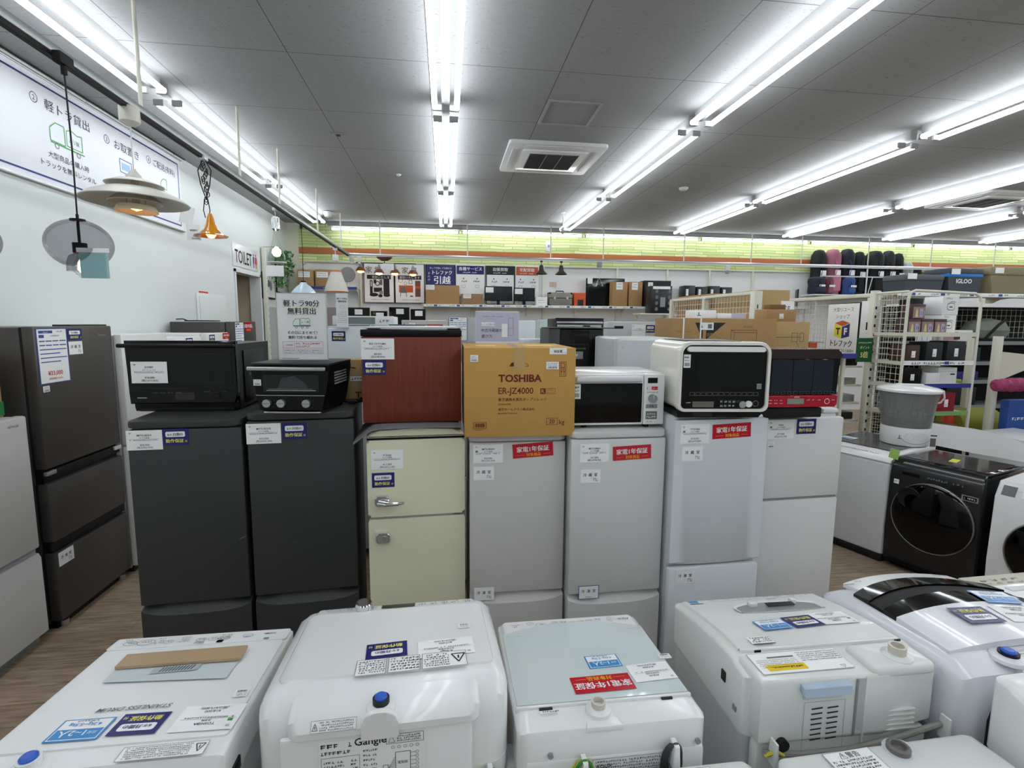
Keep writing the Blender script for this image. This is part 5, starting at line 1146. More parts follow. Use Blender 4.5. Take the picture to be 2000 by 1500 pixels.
t = thing('pendant_lamp', 'large off white cone pendant lamp with copper rim near the back', 'pendant lamp', (-1.745, 8.65, 3.02))
M().box((-.03, -.03, -.05), (.03, .03, 0), WSTEEL, .006).tube([(0, 0, -.05), (0, 0, -.14)], .006, wcord, 6).box((-.04, -.04, -.22), (.04, .04, -.12), WSTEEL, .01).tube([(0, 0, -.2), (0, 0, -.36)], .004, wcord, 6).make('track_plug', t)
COP = mat('copper_inside', '#c97f4b', .4)
q = M(); q.lathe([(.085, -.395), (.12, -.5), (.165, -.62), (.188, -.70)], (0, 0, 0), SH, 40, cap1=False); q.make('shade', t)
q = M(); q.lathe([(.182, -.70), (.16, -.62), (.1, -.45), (.02, -.42)], (0, 0, 0), COP, 40, cap0=False); q.lathe([(.07, -.36), (.085, -.365), (.087, -.395)], (0, 0, 0), COP, 30); q.make('copper_lining', t)
M().lathe([(.02, -.58), (.045, -.62), (.045, -.65), (.001, -.68)], (0, 0, 0), warmb, 16).make('bulb', t)

# four light fitting and spotlights under the back rail
t = thing('chandelier', 'brown bar light with four small copper shades under back rail', 'ceiling lamp', (-1.09, 9.62, 3.0))
WD = mat('dark_walnut', '#4e2416', .4)
q = M(); q.prism([(-.14, 0), (.14, 0), (.12, -.03), (.05, -.07), (-.05, -.07), (-.12, -.03)], 'y', -.05, .05, WD, .006); q.make('canopy', t)
M().box((-.5, -.008, -.115), (.56, .008, -.105), BLACK).cyl((0, 0, -.11), .008, .05, BLACK).make('crossbar', t)
for x, z in ((-.42, -.13), (-.1, -.16), (.18, -.16), (.5, -.17)):
    q = M(); q.lathe([(.012, z+.03), (.03, z-.04), (.036, z-.06)], (x, 0, 0), MGREY, 16); q.lathe([(.05, z-.06), (.085, z-.11), (.088, z-.13), (.082, z-.13), (.075, z-.105)], (x, 0, 0), mat('copper_brown_shade', '#7c4a34', .4), 24, cap1=False); q.make('shade', t)
    M().lathe([(.03, z-.11), (.06, z-.125), (.055, z-.15), (.001, z-.165)], (x, 0, 0), warmb, 14).make('bulb', t)
q = M(); q.box((-.02, -.06, -.24), (.17, -.058, -.12), PAPER2); q.make('price_card', t)
def spot(x, label, m_, lift=0.0, warm=False):
    t = thing('pendant_lamp', label, 'pendant lamp', (x, 9.64, 3.0))
    M().box((-.02, -.02, -.03), (.02, .02, 0), DGREY).cyl((0, 0, -.09), .006, .07, m_, n=8).make('track_plug', t)
    q = M(); q.lathe([(.03, -.08), (.04, -.12), (.05, -.18), (.09, -.22), (.115, -.245), (.11, -.25), (.08, -.225)], (0, 0, 0), m_, 24, cap1=False); q.make('shade', t)
    return t
spot(1.78, 'dark bell shaped pendant with orange inside, left of two over monitors', mat('dark_bronze', '#2c2622', .4)); 
t = spot(2.16, 'dark bell shaped pendant above the silver case, right of two', mat('dark_bronze', '#2c2622'))
t = thing('pendant_lamp', 'clear glass cone pendant on grey plug above the leaning television', 'pendant lamp', (2.9, 9.64, 3.0))
M().box((-.045, -.03, -.1), (.045, .03, 0), MGREY, .01).make('track_plug', t)
M().tube([(0, 0, -.1), (.02, 0, -.2), (-.04, 0, -.26), (.03, 0, -.28), (0, 0, -.33)], .004, wcord, 6).make('cord', t)
q = M(); q.lathe([(.015, -.3), (.04, -.36), (.095, -.46)], (0, 0, 0), clear_mat('grey_thin_glass', (.6, .66, .68), .4), 24, cap0=False, cap1=False); q.make('glass_shade', t)
for px, lab in ((-1.66, 'small white track adapter beside the rail corner'), (-1.53, 'second small white track adapter next to rail corner')):
    tag(put(M().box((-.035, -.03, -.09), (.035, .03, 0), WSTEEL, .008).box((-.02, -.02, -.14), (.02, .02, -.09), WSTEEL, .006).make('track_adapter'), (px, 9.6, 2.998)), lab, 'adapter')
tag(put(M().box((-.05, -.02, -.12), (.05, .02, 0), WSTEEL, .006).box((-.03, -.03, -.17), (.03, .01, -.1), MGREY, .004).make('track_adapter'), (5.5, 9.66, 3.0)), 'small grey track adapter hanging before the white back wall, right part', 'adapter')

# rack post, leaves and framed poster in the left rear corner
t = thing('wall_rack', 'cream slotted rack post standing on the left wall past the toilet', 'rack', (-2.85, 8.72, 0))
q = M(); q.box((-.03, -.03, 0), (.03, .03, 3.0), IVORY, .003)
for k in range(24): q.box((.0302, -.006, .4+.1*k), (.0306, .006, .43+.1*k), DGREY)
q.make('post', t); M().box((-.2, -.03, 0), (.1, .1, .03), IVORY).make('foot', t)
t = thing('framed_poster', 'black framed poster on the left wall behind the leaves', 'poster', (-2.885, 9.7, 2.32))
M().box((-.012, -.33, 0), (.006, .33, .74), MBLACK, .003).make('frame', t)
q = M(); F = Fc(q, (.0065, 0, 0), (0, 1, 0), (0, 0, 1)); F.rect(-.3, .03, .3, .71, mat('poster_grey', '#b9bfbe', .4), 1)
for k in range(6): F.scr(-.25, .62-.05*k, .25, .02, INKG, 2)
F.ell(-.1, .2, .12, .09, INKG, 2); q.make('print', t)
t = thing('framed_poster', 'small black framed picture below the hanging leaves', 'poster', (-2.885, 8.98, 2.2))
M().box((-.012, -.3, 0), (.006, .3, .42), MBLACK, .003).make('frame', t)
q = M(); F = Fc(q, (.0065, 0, 0), (0, 1, 0), (0, 0, 1)); F.rect(-.27, .03, .27, .39, PAPER, 1); F.ell(-.05, .25, .1, .06, INKG, 2); F.ell(.08, .22, .06, .08, MGREY, 2.5); q.make('print', t)
t = thing('wall_mirror', 'tall pale mirror leaning at the left rear corner', 'mirror', (-2.86, 9.2, .9))
M().box((-.02, -.45, 0), (0, .45, 1.2), IVORY, .004).make('frame', t); M().box((0, -.42, .03), (.003, .42, 1.17), mat('mirror_glass', '#cdd3d2', .03, metal=.9)).make('mirror_glass', t)
lf = [mat('leaf_green', '#2f6b2a', .5), mat('pale_leaf_green', '#8fae86', .5)]
q = M(); rd = random.Random(11)
for k in range(520):
    y = 8.8+rd.random()*.75; z = 3.02-rd.random()*(.4 if y > 9.2 else .62); x = -2.72+rd.uniform(-.06, .1)
    a, b = rd.uniform(0, 6.28), rd.uniform(-1, 1); s_ = rd.uniform(.018, .034); d = Vector((math.cos(a)*.5, math.sin(a), b)).normalized()*s_*1.6; n = d.cross(Vector((rd.uniform(-1, 1), rd.uniform(-1, 1), rd.uniform(-1, 1)))).normalized()*s_*.6
    c = Vector((x+2.7, y-9.2, z-2.7))
    q.poly([c-d, c-d*.2+n, c+d, c-d*.2-n], lf[0 if rd.random() < .6 else 1])
for k in range(10):
    y = 8.85+.07*k-9.2; q.tube([(-.02, y, .32), (0.02, y+.03, .1), (0, y-.02, -.2)], .003, lf[0], 4)
q.box((-.2, -.35, .32), (-.0, -.345, .325), MBLACK); q.box((-.2, .35, .32), (-.0, .355, .325), MBLACK); o = q.make('hanging_ivy', smooth=0); o.location = (-2.7, 9.2, 2.7); tag(o, 'artificial ivy with green and pale leaves hanging in the left rear corner', 'plant')

# ================================================================ aisle behind the front row
def card_on(t, x, z, kind, cw, ch, y=-.001):
    q = M(); F = Fc(q, (x, y, z), **FRONT)
    {'blue': blue6, 'red': red1, 'sheet': spec_sheet}.get(kind, price)(F, 0, 0, cw, ch); q.make({'blue': 'warranty_card', 'red': 'warranty_card', 'sheet': 'price_sheet'}.get(kind, 'price_card'), t)
    return t
PW = mat('pale_bluish_white', '#d6dfe2', .3)
A = (-0.887, 4.000, 1.796)
t = thing('refrigerator', 'wide pale white fridge top with blue card behind the truck sign', 'refrigerator', (A[0]+.38, 4.0, 0))
M().box((-.376, .05, .03), (.376, .6, 1.795), PW, .008).make('cabinet', t); slabdoor('door', t, .76, .05, 1.80, PW, .048, .012)
M().box((-.38, .04, 1.80), (.38, .58, 1.812), WSTEEL, .004).make('top_plate', t)
card_on(t, -.345, 1.70, 'blue', .1, .075)
t = thing('microwave', 'grey and silver microwave on the wide pale fridge behind truck sign', 'microwave', (A[0]+.25, 4.12, 1.8125))
M().box((-.23, .02, .01), (.23, .36, .075), WSTEEL, .005).make('body', t)
q = M(); q.box((-.232, 0, .008), (.232, .02, .078), WSTEEL, .004); F = Fc(q, (0, -.0005, 0), **FRONT); F.rect(-.2, .015, .09, .068, mat('grey_green_glass', '#6f7a78', .1), 1); F.scr(.12, .03, .2, .02, INKG); q.make('door', t)
t = thing('sign_stand', 'narrow white price sign standing on the fridge behind the truck sign', 'sign', ((-0.759, 3.950, 1.798)[0], 3.95, 1.8125-.004))
q = M(); q.box((-.045, 0, 0), (.04, .003, .245), PAPER2); F = Fc(q, (0, -.0005, 0), **FRONT); F.txt(0, .2, '軽トラ90分', .015, INK); F.txt(0, .18, '無料貸出', .015, INK); F.frame(-.015, .135, .015, .155, .001, GREENI, 1)
for k in range(6): F.scr(-.035, .03+.015*k, .033, .005, INKG, 1, seed=k)
q.make('sign_panel', t); M().box((-.04, .002, 0), (.04, .06, .004), STEEL).make('foot', t)
# silver grey and beige fridges beyond
B = (-0.403, 4.900, 1.869); B2 = (0.004, 4.900, 1.863)
t = plain_fridge('beige grey fridge with red warranty card behind the brown mini fridge', ((B[0]+B2[0])/2, 4.9, 0), 0, B2[0]-B[0]+.02, 1.865, .6, mat('champagne_paint', '#b5b0a8', .35), 1.0)
card_on(t, .02, 1.77, 'red', .15, .055); card_on(t, -.21, 1.72, 'sheet', .13, .12)
t = plain_fridge('silver fridge with blue price sheet left of the lavender poster', ((0.176, 5.300, 1.792)[0], 5.3, 0), 0, .34, 1.9, .6, SILVER, 1.0); card_on(t, -.15, 1.66, 'sheet', .19, .24)
t = plain_fridge('grey fridge with small red card partly behind lavender poster', ((0.386, 5.300, 1.794)[0]+.145, 5.3, 0), 0, .34, 1.9, .6, mat('champagne_paint', '#b5b0a8'), 1.0); card_on(t, -.165, 1.8, 'red', .17, .07)
t = thing('washing_machine', 'white appliance with raised lid behind the brown mini fridge', 'washing machine', ((-0.260, 3.300, 1.809)[0], 3.3, 0))
M().box((-.2, 0, .03), (.26, .45, 1.80), WSTEEL, .02).make('body', t); q = M(); q.prism([(-.19, 1.802), (.2, 1.802), (.18, 1.815), (-.19, 1.815)], 'y', .06, .4, WSTEEL, .006); q.prism([(-.1, 1.822), (.12, 1.822), (.13, 1.83), (-.11, 1.83)], 'y', .08, .42, DGREY); q.make('lid', t)
# lavender poster stand
A = (0.203, 3.500, 1.923); B = (0.491, 3.500, 1.727)
t = thing('sign_stand', 'lavender poster about choosing used fridges behind the ochre box', 'sign', ((A[0]+B[0])/2, 3.5, 1.55))
pw = B[0]-A[0]+.01; q = M(); q.box((-pw/2, 0, 0), (pw/2, .004, .375), PAPER2)
LV = mat('lavender_print', '#c3c1d4', .3); F = Fc(q, (0, -.0004, 0), **FRONT); F.rect(-pw/2+.003, .17, pw/2-.003, .37, LV, 1)
F.rect(-.11, .275, -.02, .3, PAPER, 2); F.txt(-.065, .281, 'トレファクが教える', .012, INK, 'c', .0, 3, .85); F.txt(-.11, .235, '中古冷蔵庫の', .026, INK, 'l', .004, 2, .95); F.txt(-.11, .195, '選び方', .026, INK, 'l', .004, 2)
F.rect(.03, .2, .07, .29, PAPER, 2); F.frame(.075, .21, .11, .33, .002, INKG, 2); F.line(.075, .26, .11, .26, .002, INKG, 2.2); F.scr(-.1, .335, .05, .006, INKG)
for k, x in enumerate((-.1, -.02, .02, .07)): F.rect(x, .14, x+.035, .15, INKG, 1)
for k in range(4): F.scr(-.1, .04+.022*k, .1, .01, INKG, 1, seed=k)
q.make('poster', t); M().box((-.02, .005, 0), (.02, .02, .3), STEEL).make('easel', t)
t = plain_fridge('white fridge that carries the lavender poster behind the ochre box', ((A[0]+B[0])/2, 3.42, 0), 0, .48, 1.549, .5, WHITE2, .8)
# white / glass things right of the poster
t = plain_fridge('narrow white fridge right of the lavender poster', ((0.818, 5.200, 1.849)[0], 5.2, 0), 0, .18, 1.87, .5, PW, .9)
t = plain_fridge('pale green glass topped fridge behind the black dispenser', ((1.192, 5.750, 1.852)[0], 5.75, 0), 0, .28, 1.885, .5, mat('pale_green_glass', '#bfcfcd', .1), .9); card_on(t, -.12, 1.68, 'price', .14, .1)
t = plain_fridge('low white fridge with blue card left of the black dispenser', ((0.838, 4.600, 1.712)[0], 4.6, 0), 0, .29, 1.70, .45, PW, .9); card_on(t, -.1, 1.6, 'price', .14, .09); card_on(t, .06, 1.61, 'blue', .1, .07)
# black machine with window
A = (0.745, 3.700, 1.806); B = (1.154, 3.700, 1.542)
t = thing('water_dispenser', 'black cabinet with recessed dispenser window behind the white microwave', 'water dispenser', ((A[0]+B[0])/2, 3.7, 0)); bw = B[0]-A[0]
CH = mat('charcoal_side', '#3b3d3f', .5)
M().box((-bw/2, .0, .03), (-bw/2+.085, .35, 1.808), CH, .004).box((-bw/2+.085, .03, .03), (bw/2, .35, 1.808), BLACK, .003).make('cabinet', t)
q = M(); q.box((-bw/2+.086, -.004, .05), (bw/2, .03, 1.80), BLACK, .003); F = Fc(q, (0, -.0045, 0), **FRONT)
F.rect(-.04, 1.645, .1, 1.79, GBLACK, 1); F.rect(-.045, 1.69, .105, 1.695, DGREY, 2); F.txt(.03, 1.655, '自動給水中製', .016, mat('dim_olive_print', '#77755a', .5), 'c', 0, 2); F.rect(-.015, 1.585, .055, 1.64, MGREY, 1); F.scr(-.005, 1.6, .045, .02, PAPER); q.make('front_panel', t)
M().box((-bw/2, -.01, 1.809), (bw/2+.13, .3, 1.816), CH, .002).box((bw/2+.09, -.02, 1.809), (bw/2+.15, .02, 1.83), BLACK, .003).make('top_tray', t)
t = thing('oven', 'black framed glass appliance reflecting tubes above the black dispenser', 'oven', ((1.098, 4.150, 1.811)[0], 4.15, 0))
M().box((-.2, .02, .03), (.19, .38, 1.885), BLACK, .004).make('body', t); q = M(); q.box((-.205, 0, 1.5), (.2, .02, 1.89), BLACK, .003); q.box((-.2, -.015, 1.84), (.19, -.002, 1.862), STEEL, .005); q.box((-.195, -.006, 1.79), (.18, -.001, 1.835), mat('mirror_glass', '#cdd3d2')); q.make('door', t)
t = plain_fridge('light grey fridge with white and blue cards behind the white oven', ((1.789, 4.600, 1.810)[0], 4.6, 0), 0, (2.098, 4.600, 1.812)[0]-(1.493, 4.600, 1.808)[0], 1.865, .6, mat('pale_silver_paint', '#bfc4c6', .3), 1.0)
card_on(t, -.08, 1.73, 'price', .13, .11); card_on(t, .058, 1.765, 'blue', .085, .07)
t = thing('refrigerator', 'silvery white rounded fridge directly behind the white microwave', 'refrigerator', ((1.275, 3.150, 1.758)[0]+.03, 3.15, 0)); rw = (1.545, 3.150, 1.752)[0]-(1.014, 3.150, 1.763)[0]-.06
q = M(); shell(q, [(0, .03), (0, 1.74), (.02, 1.757), (.5, 1.757), (.5, .03)], rw, .05, mat('pale_silver_paint', '#bfc4c6'), .3, 1.0); q.make('cabinet', t)
M().box((-rw/2+.01, -.006, .05), (rw/2-.01, -.0002, 1.735), mat('pale_silver_paint', '#bfc4c6'), .003).make('door', t)
q = M(); F = Fc(q, (-.19, -.0066, 1.70), **FRONT); F.ring(0, 0, .008, .008, .002, MGREY, 1); q.make('badge', t)

# ================================================================ right hand machines
FR = FRONT
t = thing('washing_machine', 'white top loading washer under the grey tub, left of the black drum washer', 'washing machine', (3.280, 3.728, 0), R(-70.6))
q = M(); q.box((-.31, .0, .04), (.31, .68, .80), WSTEEL, .03, 3); q.make('steel_body', t)
M().box((-.31, -.01, 0), (.31, .68, .06), MBLACK, .01).make('base', t)
q = M(); shell(q, [(.0, .79), (-.005, .80), (.02, .82), (.12, .855), (.67, .875), (.68, .79)], .615, .03, WHITE, .3, .8)
q.make('top_frame', t)
q = M(); F = Fc(q, (-.2, .035, .829), (1, 0, 0), (0, 1, .33)); F.scr(.0, .02, .4, .014, INKG, 1); F.ring(.2, .03, .015, .012, .002, INK, 1); F.ring(.3, .03, .01, .008, .002, INK, 1); q.make('control_panel', t)
q = M(); F = Fc(q, (-.26, .14, .862), (1, 0, 0), (0, 1, .045)); F.rect(0, 0, .52, .48, mat('dark_smoky_lid', '#55575a', .1), 1); F.rect(.02, .1, .14, .2, PAPER, 2); F.rect(.02, .1, .14, .14, SKY, 3); q.make('lid', t)
# black drum washer
t = thing('washing_machine', 'black front loading drum washer with large round door', 'washing machine', (3.477, 3.163, 0.000), -1.2323)
hw = 0.566/2
q = M(); q.box((-hw, .03, .04), (hw, .60, .83), GBLACK, .012); q.make('cabinet', t)
GB2 = mat('satin_black_front', '#141517', .18, coat=.4)
q = M(); q.prism([(0, .05), (-.006, .3), (-.006, .72), (.01, .80), (.04, .845), (.05, .845), (.05, .05)], 'x', -hw, hw, GB2, .01)
q.make('front_panel', t)
q = M(); q.box((-hw+.005, .05, .831), (hw-.005, .60, .848), GBLACK, .006, 3); q.box((-hw+.04, .1, .848), (hw-.04, .55, .852), mat('smoky_top_glass', '#4a4846', .08)); q.make('top_panel', t)
q = M(); c = (.01, -.01, .46)
q.lathe([(.256, .0), (.256, -.012), (.253, -.017), (.25, -.016), (.247, -.008)], c, STEEL, 48, 'y', cap0=False, cap1=False); q.make('chrome_ring', t)
q = M(); q.lathe([(.25, .005), (.248, -.014), (.22, -.03), (.15, -.04), (.001, -.045)], c, GBLACK, 48, 'y', cap0=False); q.make('door', t)
q = M(); q.lathe([(.03, -.038), (.075, -.045), (.08, -.035)], (-.12, -.005, .58), MBLACK, 24, 'y'); q.make('door_handle', t)
q = M(); F = Fc(q, (0, -.0065, 0), **FRONT); F.rect(-.2, .735, -.09, .76, BLACK, 1); F.scr(-.04, .745, .2, .012, MGREY, 1); F.rect(-.25, .655, -.215, .69, PAPER, 1); F.scr(-.248, .67, -.217, .008, INK); F.rect(.17, .655, .265, .695, STEEL, 1); F.rect(.18, .662, .255, .688, GBLACK, 2); F.scr(.185, .67, .25, .01, WINK, 3); q.make('control_panel', t)
M().box((-.255, -.03, .05), (.255, .3, .06), BLACK).box((-.25, .05, 0), (.25, .5, .045), BLACK).make('base', t)
q = M(); F = Fc(q, (-.29, -.005, .78), (1, 0, .1), (.25, 0, 1)); q.box((-.30, -.013, .775), (-.235, -.009, .85), mat('lime_sticky_tape', '#a8d672', .4), T=Matrix.Rotation(R(8), 4, 'Y') @ Matrix.Translation((-.115, 0, 0.02))); q.make('green_sticky_note', t)
q = M(); F = Fc(q, (-.02, .22, .8522), (1, .2, 0), (-.2, 1, 0)); F.rect(0, 0, .05, .13, mat('yellow_tape', '#d8dc3a', .4), 1); q.make('yellow_tape', t)
# white drum washer, cut by the frame
ux, uy = math.cos(-1.2323), math.sin(-1.2323); bx, by = (3.477, 3.163, 0.000)[0], (3.477, 3.163, 0.000)[1]
t = thing('washing_machine', 'white front loading drum washer with black door at right frame edge', 'washing machine', (bx+ux*.64-.0, by+uy*.64, 0), -1.2323)
q = M(); q.box((-.30, .02, .04), (.30, .60, .80), WSTEEL, .015); q.make('cabinet', t)
q = M(); q.prism([(0, .05), (-.006, .3), (-.006, .74), (.05, .84), (.55, .855), (.55, .80), (.06, .80), (.06, .05)], 'x', -.30, .30, WHITE, .012)
q.make('front_panel', t)
q = M(); F = Fc(q, (-.27, .0, .755), (1, 0, 0), (0, .52, .85)); F.rect(0, 0, .07, .07, mat('grey_ink', '#6d7074'), 1); F.rect(.1, .0, .5, .085, PAPER, 1)
for k in range(4): F.scr(.12, .01+.018*k, .45, .009, INK, 2, seed=k)
q.make('control_panel', t)
c = (.02, -.01, .42); q = M(); q.lathe([(.24, .0), (.24, -.012), (.232, -.018), (.226, -.008)], c, STEEL, 48, 'y', cap0=False, cap1=False); q.make('chrome_ring', t)
q = M(); q.lathe([(.23, .005), (.228, -.014), (.2, -.03), (.001, -.04)], c, GBLACK, 48, 'y', cap0=False); q.box((-.16, -.045, .52), (-.02, -.03, .56), BLACK, .01); q.make('door', t)
M().box((-.28, .03, 0), (.28, .5, .045), MGREY).make('base', t)
# open-lid washer behind
t = thing('washing_machine', 'white washer with its long lid tilted open behind the black drum washer', 'washing machine', (5.0, 3.9, 0), R(-80))
q = M(); q.box((-.3, 0, .04), (.3, .6, .86), WSTEEL, .02); q.make('steel_body', t)
M().box((-.28, .02, 0), (.28, .55, .045), MGREY).make('base', t)
P = [(4.431, 4.150, 0.953), (4.620, 3.900, 0.943), (4.688, 3.700, 0.931), (4.688, 3.500, 0.882)]; Pl = [(4.379, 4.100, 0.772), (4.589, 3.850, 0.739), (4.653, 3.650, 0.745), (4.641, 3.450, 0.757)]
Ti = (Matrix.Translation((5.0, 3.9, 0)) @ Matrix.Rotation(R(-80), 4, 'Z')).inverted()
M().loft([[(a[0], a[1], a[2]), (b[0], b[1], b[2]), (b[0]+.03, b[1]+.03, b[2]), (a[0]+.03, a[1]+.03, a[2])] for a, b in zip(P, Pl)], WHITE).make('open_lid', t, Ti)
# tub washer
t = thing('tub_washer', 'translucent grey tub mini washer with white lid and white base', 'mini washing machine', (3.80, 3.755, .8765), R(-20)); t.scale = (1, 1, 1.05)
GT = mat('translucent_grey_tub', '#8c9392', .15, alpha=.5)
q = M(); q.lathe([(.165, 0), (.168, .01), (.172, .135), (.170, .14)], (0, 0, 0), WHITE, 40)
F = Fc(q, (0, -.176, .0), **FRONT); F.ring(-.045, .075, .035, .032, .004, WSTEEL, 1); F.ring(.045, .075, .035, .032, .004, WSTEEL, 1); F.ring(0, .07, .1, .05, .004, MGREY, 1, 20, 190, 350); F.rect(.1, .01, .14, .075, mat('warm_grey_display', '#6b6660'), 1); F.rect(.1, .09, .145, .1, INK, 1); F.scr(-.13, .06, -.1, .03, INKG, 1)
q.make('base', t)
q = M(); q.lathe([(.172, .14), (.178, .2), (.195, .34), (.212, .42), (.205, .42), (.19, .34), (.172, .2), (.166, .15)], (0, 0, 0), GT, 40, cap0=False, cap1=False); q.make('tub', t)
q = M(); q.lathe([(.16, .142), (.165, .2), (.13, .2), (.125, .16)], (0, 0, 0), mat('dark_inner_basket', '#5a5850', .5), 32); q.lathe([(.14, .205), (.15, .24), (.001, .24)], (0, 0, 0), mat('cream_inner_tray', '#b8ae8a', .5), 28)
for k in range(24):
    a = 2*math.pi*k/24; q.tube([(.16*math.cos(a), .16*math.sin(a), .2), (.175*math.cos(a), .175*math.sin(a), .36)], .003, MGREY, 4)
q.make('inner_basket', t)
q = M(); q.lathe([(.222, .415), (.224, .432), (.2, .445), (.12, .462), (.05, .468), (.001, .468)], (0, 0, 0), WHITE, 40); q.box((-.1, -.02, .462), (.1, .02, .472), WHITE, .006); q.make('lid', t)
q = M(); q.tube([(.21, 0, .43), (.25, 0, .42), (.255, -.01, .37), (.235, 0, .33), (.195, 0, .32)], .008, WHITE, 8); q.tube([(-.21, 0, .43), (-.225, 0, .36), (-.215, 0, .28), (-.19, 0, .25)], .008, GT, 8); q.make('handles', t)
t['label'] = 'translucent grey tub mini washer with white lid standing on the white washer'

# ================================================================ back wall: shelves, posters, screens
def shelf(label, x0, x1, z, y1, depth, strip=PAPER, blue=False, rot=0.0):
    t = thing('wall_shelf', label, 'shelf', ((x0+x1)/2, y1-depth, z)); h = (x1-x0)/2
    M().box((-h, 0, -.02), (h, depth-.015, 0), IVORY, .003).make('board', t)
    q = M(); q.box((-h, -.006, -.035), (h, -.0005, .012), strip, .001); F = Fc(q, (0, -.0065, 0), **FR); k = -h+.05; rd = random.Random(3)
    while k < h-.2:
        F.scr(k, -.022, k+.12, .02, INKG if not blue else WINK, 1); 
        if not blue: F.rect(k+.14, -.026, k+.2, .004, BLUEI, 1); F.scr(k+.23, -.02, k+.3, .02, INK, 1)
        k += .42
    q.make('price_strip', t)
    n = max(2, int((x1-x0)/.9)+1)
    for k in range(n):
        x = -h+.03+(2*h-.06)*k/(n-1); q = M(); q.prism([(.02, -.022), (depth-.02, -.022), (depth-.02, -.2), (depth-.06, -.12), (depth-.2, -.05)], 'x', x-.008, x+.008, IVORY); q.make('bracket', t)
    return t
shelf('long cream wall shelf with price strip carrying monitors and boxes', -.41, 4.5, 2.165, 10.085, .36)
shelf('short wall shelf with blue strip in the left rear corner', -2.66, -1.60, 2.455, 10.085, .36, mat('blue_strip', '#3c3f94', .3), True)
shelf('far right wall shelf holding dark tablets and laptops', 4.6, 7.35, 2.20, 10.085, .36)
# cream frames of the wall panels
for n_, x in enumerate((-2.6, -1.58, -.44, .5, 1.9, 3.4, 4.45, 5.35, 6.3)):
    o = M().box((x-.02, BY-.05, 0), (x+.02, BY-.012, 2.93), IVORY, .004).make('trim_%d' % (5+n_)); struct(o)
struct(M().box((-2.62, BY-.045, 2.925), (RX, BY-.012, 2.955), IVORY, .004).make('trim_14'))
def poster(label, x0, x1, z0, z1, draw, frame=MBLACK, y=BY-.055):
    t = thing('wall_poster', label, 'poster', ((x0+x1)/2, y, z0)); h = (x1-x0)/2; H_ = z1-z0
    M().box((-h, -.006, 0), (h, .03, H_), frame, .002).make('frame', t)
    q = M(); F = Fc(q, (0, -.0065, 0), **FR, lvl=.0015); F.rect(-h+.012, .008, h-.012, H_-.008, PAPER, 1); draw(F, h, H_); q.make('print', t)
def d1(F, h, H_):
    F.txt(-.1, H_-.17, '家 電', .13, INK, 'c', .0, 2); F.rect(-h+.06, H_-.29, h-.06, H_-.215, INK, 2); F.txt(.06, H_-.275, '買取いたします', .055, WINK, 'c', 0, 3)
    F.rrect(-.17, .12, -.12, .42, .02, INK, 2); F.rrect(-.155, .3, -.135, .4, .008, PAPER, 3); F.rect(.08, .12, .19, .44, INK, 2); F.rect(-.1, .2, .05, .28, INK, 2); F.ring(-.03, .36, .045, .045, .015, INK, 2); F.rect(-.1, .36, -.05, .43, INK, 2); F.rect(.01, .33, .06, .43, INKG, 2)
    F.ell(-.1, .15, .08, .035, INK, 2.3); F.ell(.02, .13, .04, .03, INK, 2.3); F.rect(.0, .16, .07, .22, MGREY, 2.5); F.ell(.14, .14, .06, .03, INK, 2.6); F.scr(-.15, .05, .2, .015, INKG, 2)
ORI = mat('orange_print', '#c4572e', .5); BRI = mat('brown_print', '#6a4433', .5)
def d2(F, h, H_):
    F.txt(0, H_-.17, '家 具', .13, INK, 'c', .0, 2); F.rect(-h+.06, H_-.29, h-.06, H_-.215, INK, 2); F.txt(.0, H_-.275, '買取いたします', .055, WINK, 'c', 0, 3)
    F.rect(-.2, .2, .06, .33, ORI, 2); F.rect(.1, .12, .2, .42, BRI, 2); F.rect(.1, .27, .2, .32, ORI, 2.3); F.rect(-.18, .19, -.06, .22, INKG, 2.4); F.rect(-.16, .22, -.08, .3, INKG, 2.4); F.rect(-.18, .12, -.17, .19, BRI, 2.4); F.rect(-.07, .12, -.06, .19, BRI, 2.4)
    F.ring(-.17, .42, .04, .04, .006, INKG, 2); F.ring(-.08, .37, .03, .03, .006, INKG, 2); F.rect(-.02, .36, .05, .43, INKG, 2); F.rect(-.01, .37, .04, .42, PAPER, 2.3); F.ell(.03, .13, .03, .012, INK, 2); F.scr(-.15, .05, .2, .015, INKG, 2)
def d3(F, h, H_):
    F.rect(-h+.012, .008, h-.012, H_-.008, NAVY, 1.5); F.txt(0, H_-.08, '売って手放して引越せる', .038, WINK, 'c', 0, 2.5); F.txt(.03, H_-.18, 'トレファク', .09, WINK, 'c', .02, 2.5, .9); F.txt(.03, H_-.35, '引越', .165, WINK, 'c', .03, 2.5)
    for k, ch in enumerate('それが'): F.txt(-h+.06, H_-.18-.06*k, ch, .045, WINK, 'c', 0, 2.5)
def d45(head, hc):
    def d(F, h, H_):
        F.rect(-h+.012, H_-.17, h-.012, H_-.008, hc, 1.5); F.txt(0, H_-.095, head, .075, WINK, 'c', .02, 2.5); F.scr(-.14, H_-.145, .14, .02, WINK, 2.5)
        for x in (-.13, .13):
            for z in (H_-.25, H_-.55): F.ell(x, z, .012, .012, INK, 2); F.scr(x-.07, z-.07, x+.07, .03, INK, 2); F.frame(x-.035, z-.17, x+.035, z-.12, .004, INKG, 2)
    return d
poster('white poster about buying appliances, leftmost of the wall posters', -1.525, -.965, 2.2, 2.93, d1)
poster('white poster with orange furniture pictures on the back wall', -.955, -.40, 2.2, 2.93, d2)
poster('dark blue moving service poster on the back wall', -.375, .185, 2.2, 2.93, d3)
poster('poster with navy heading on services, right of the dark blue one', .195, .745, 2.2, 2.93, d45('各種サービス', NAVY), PAPER)
poster('cream poster with black heading behind the monitors', .775, 1.325, 2.2, 2.93, d45('出張買取', INK))
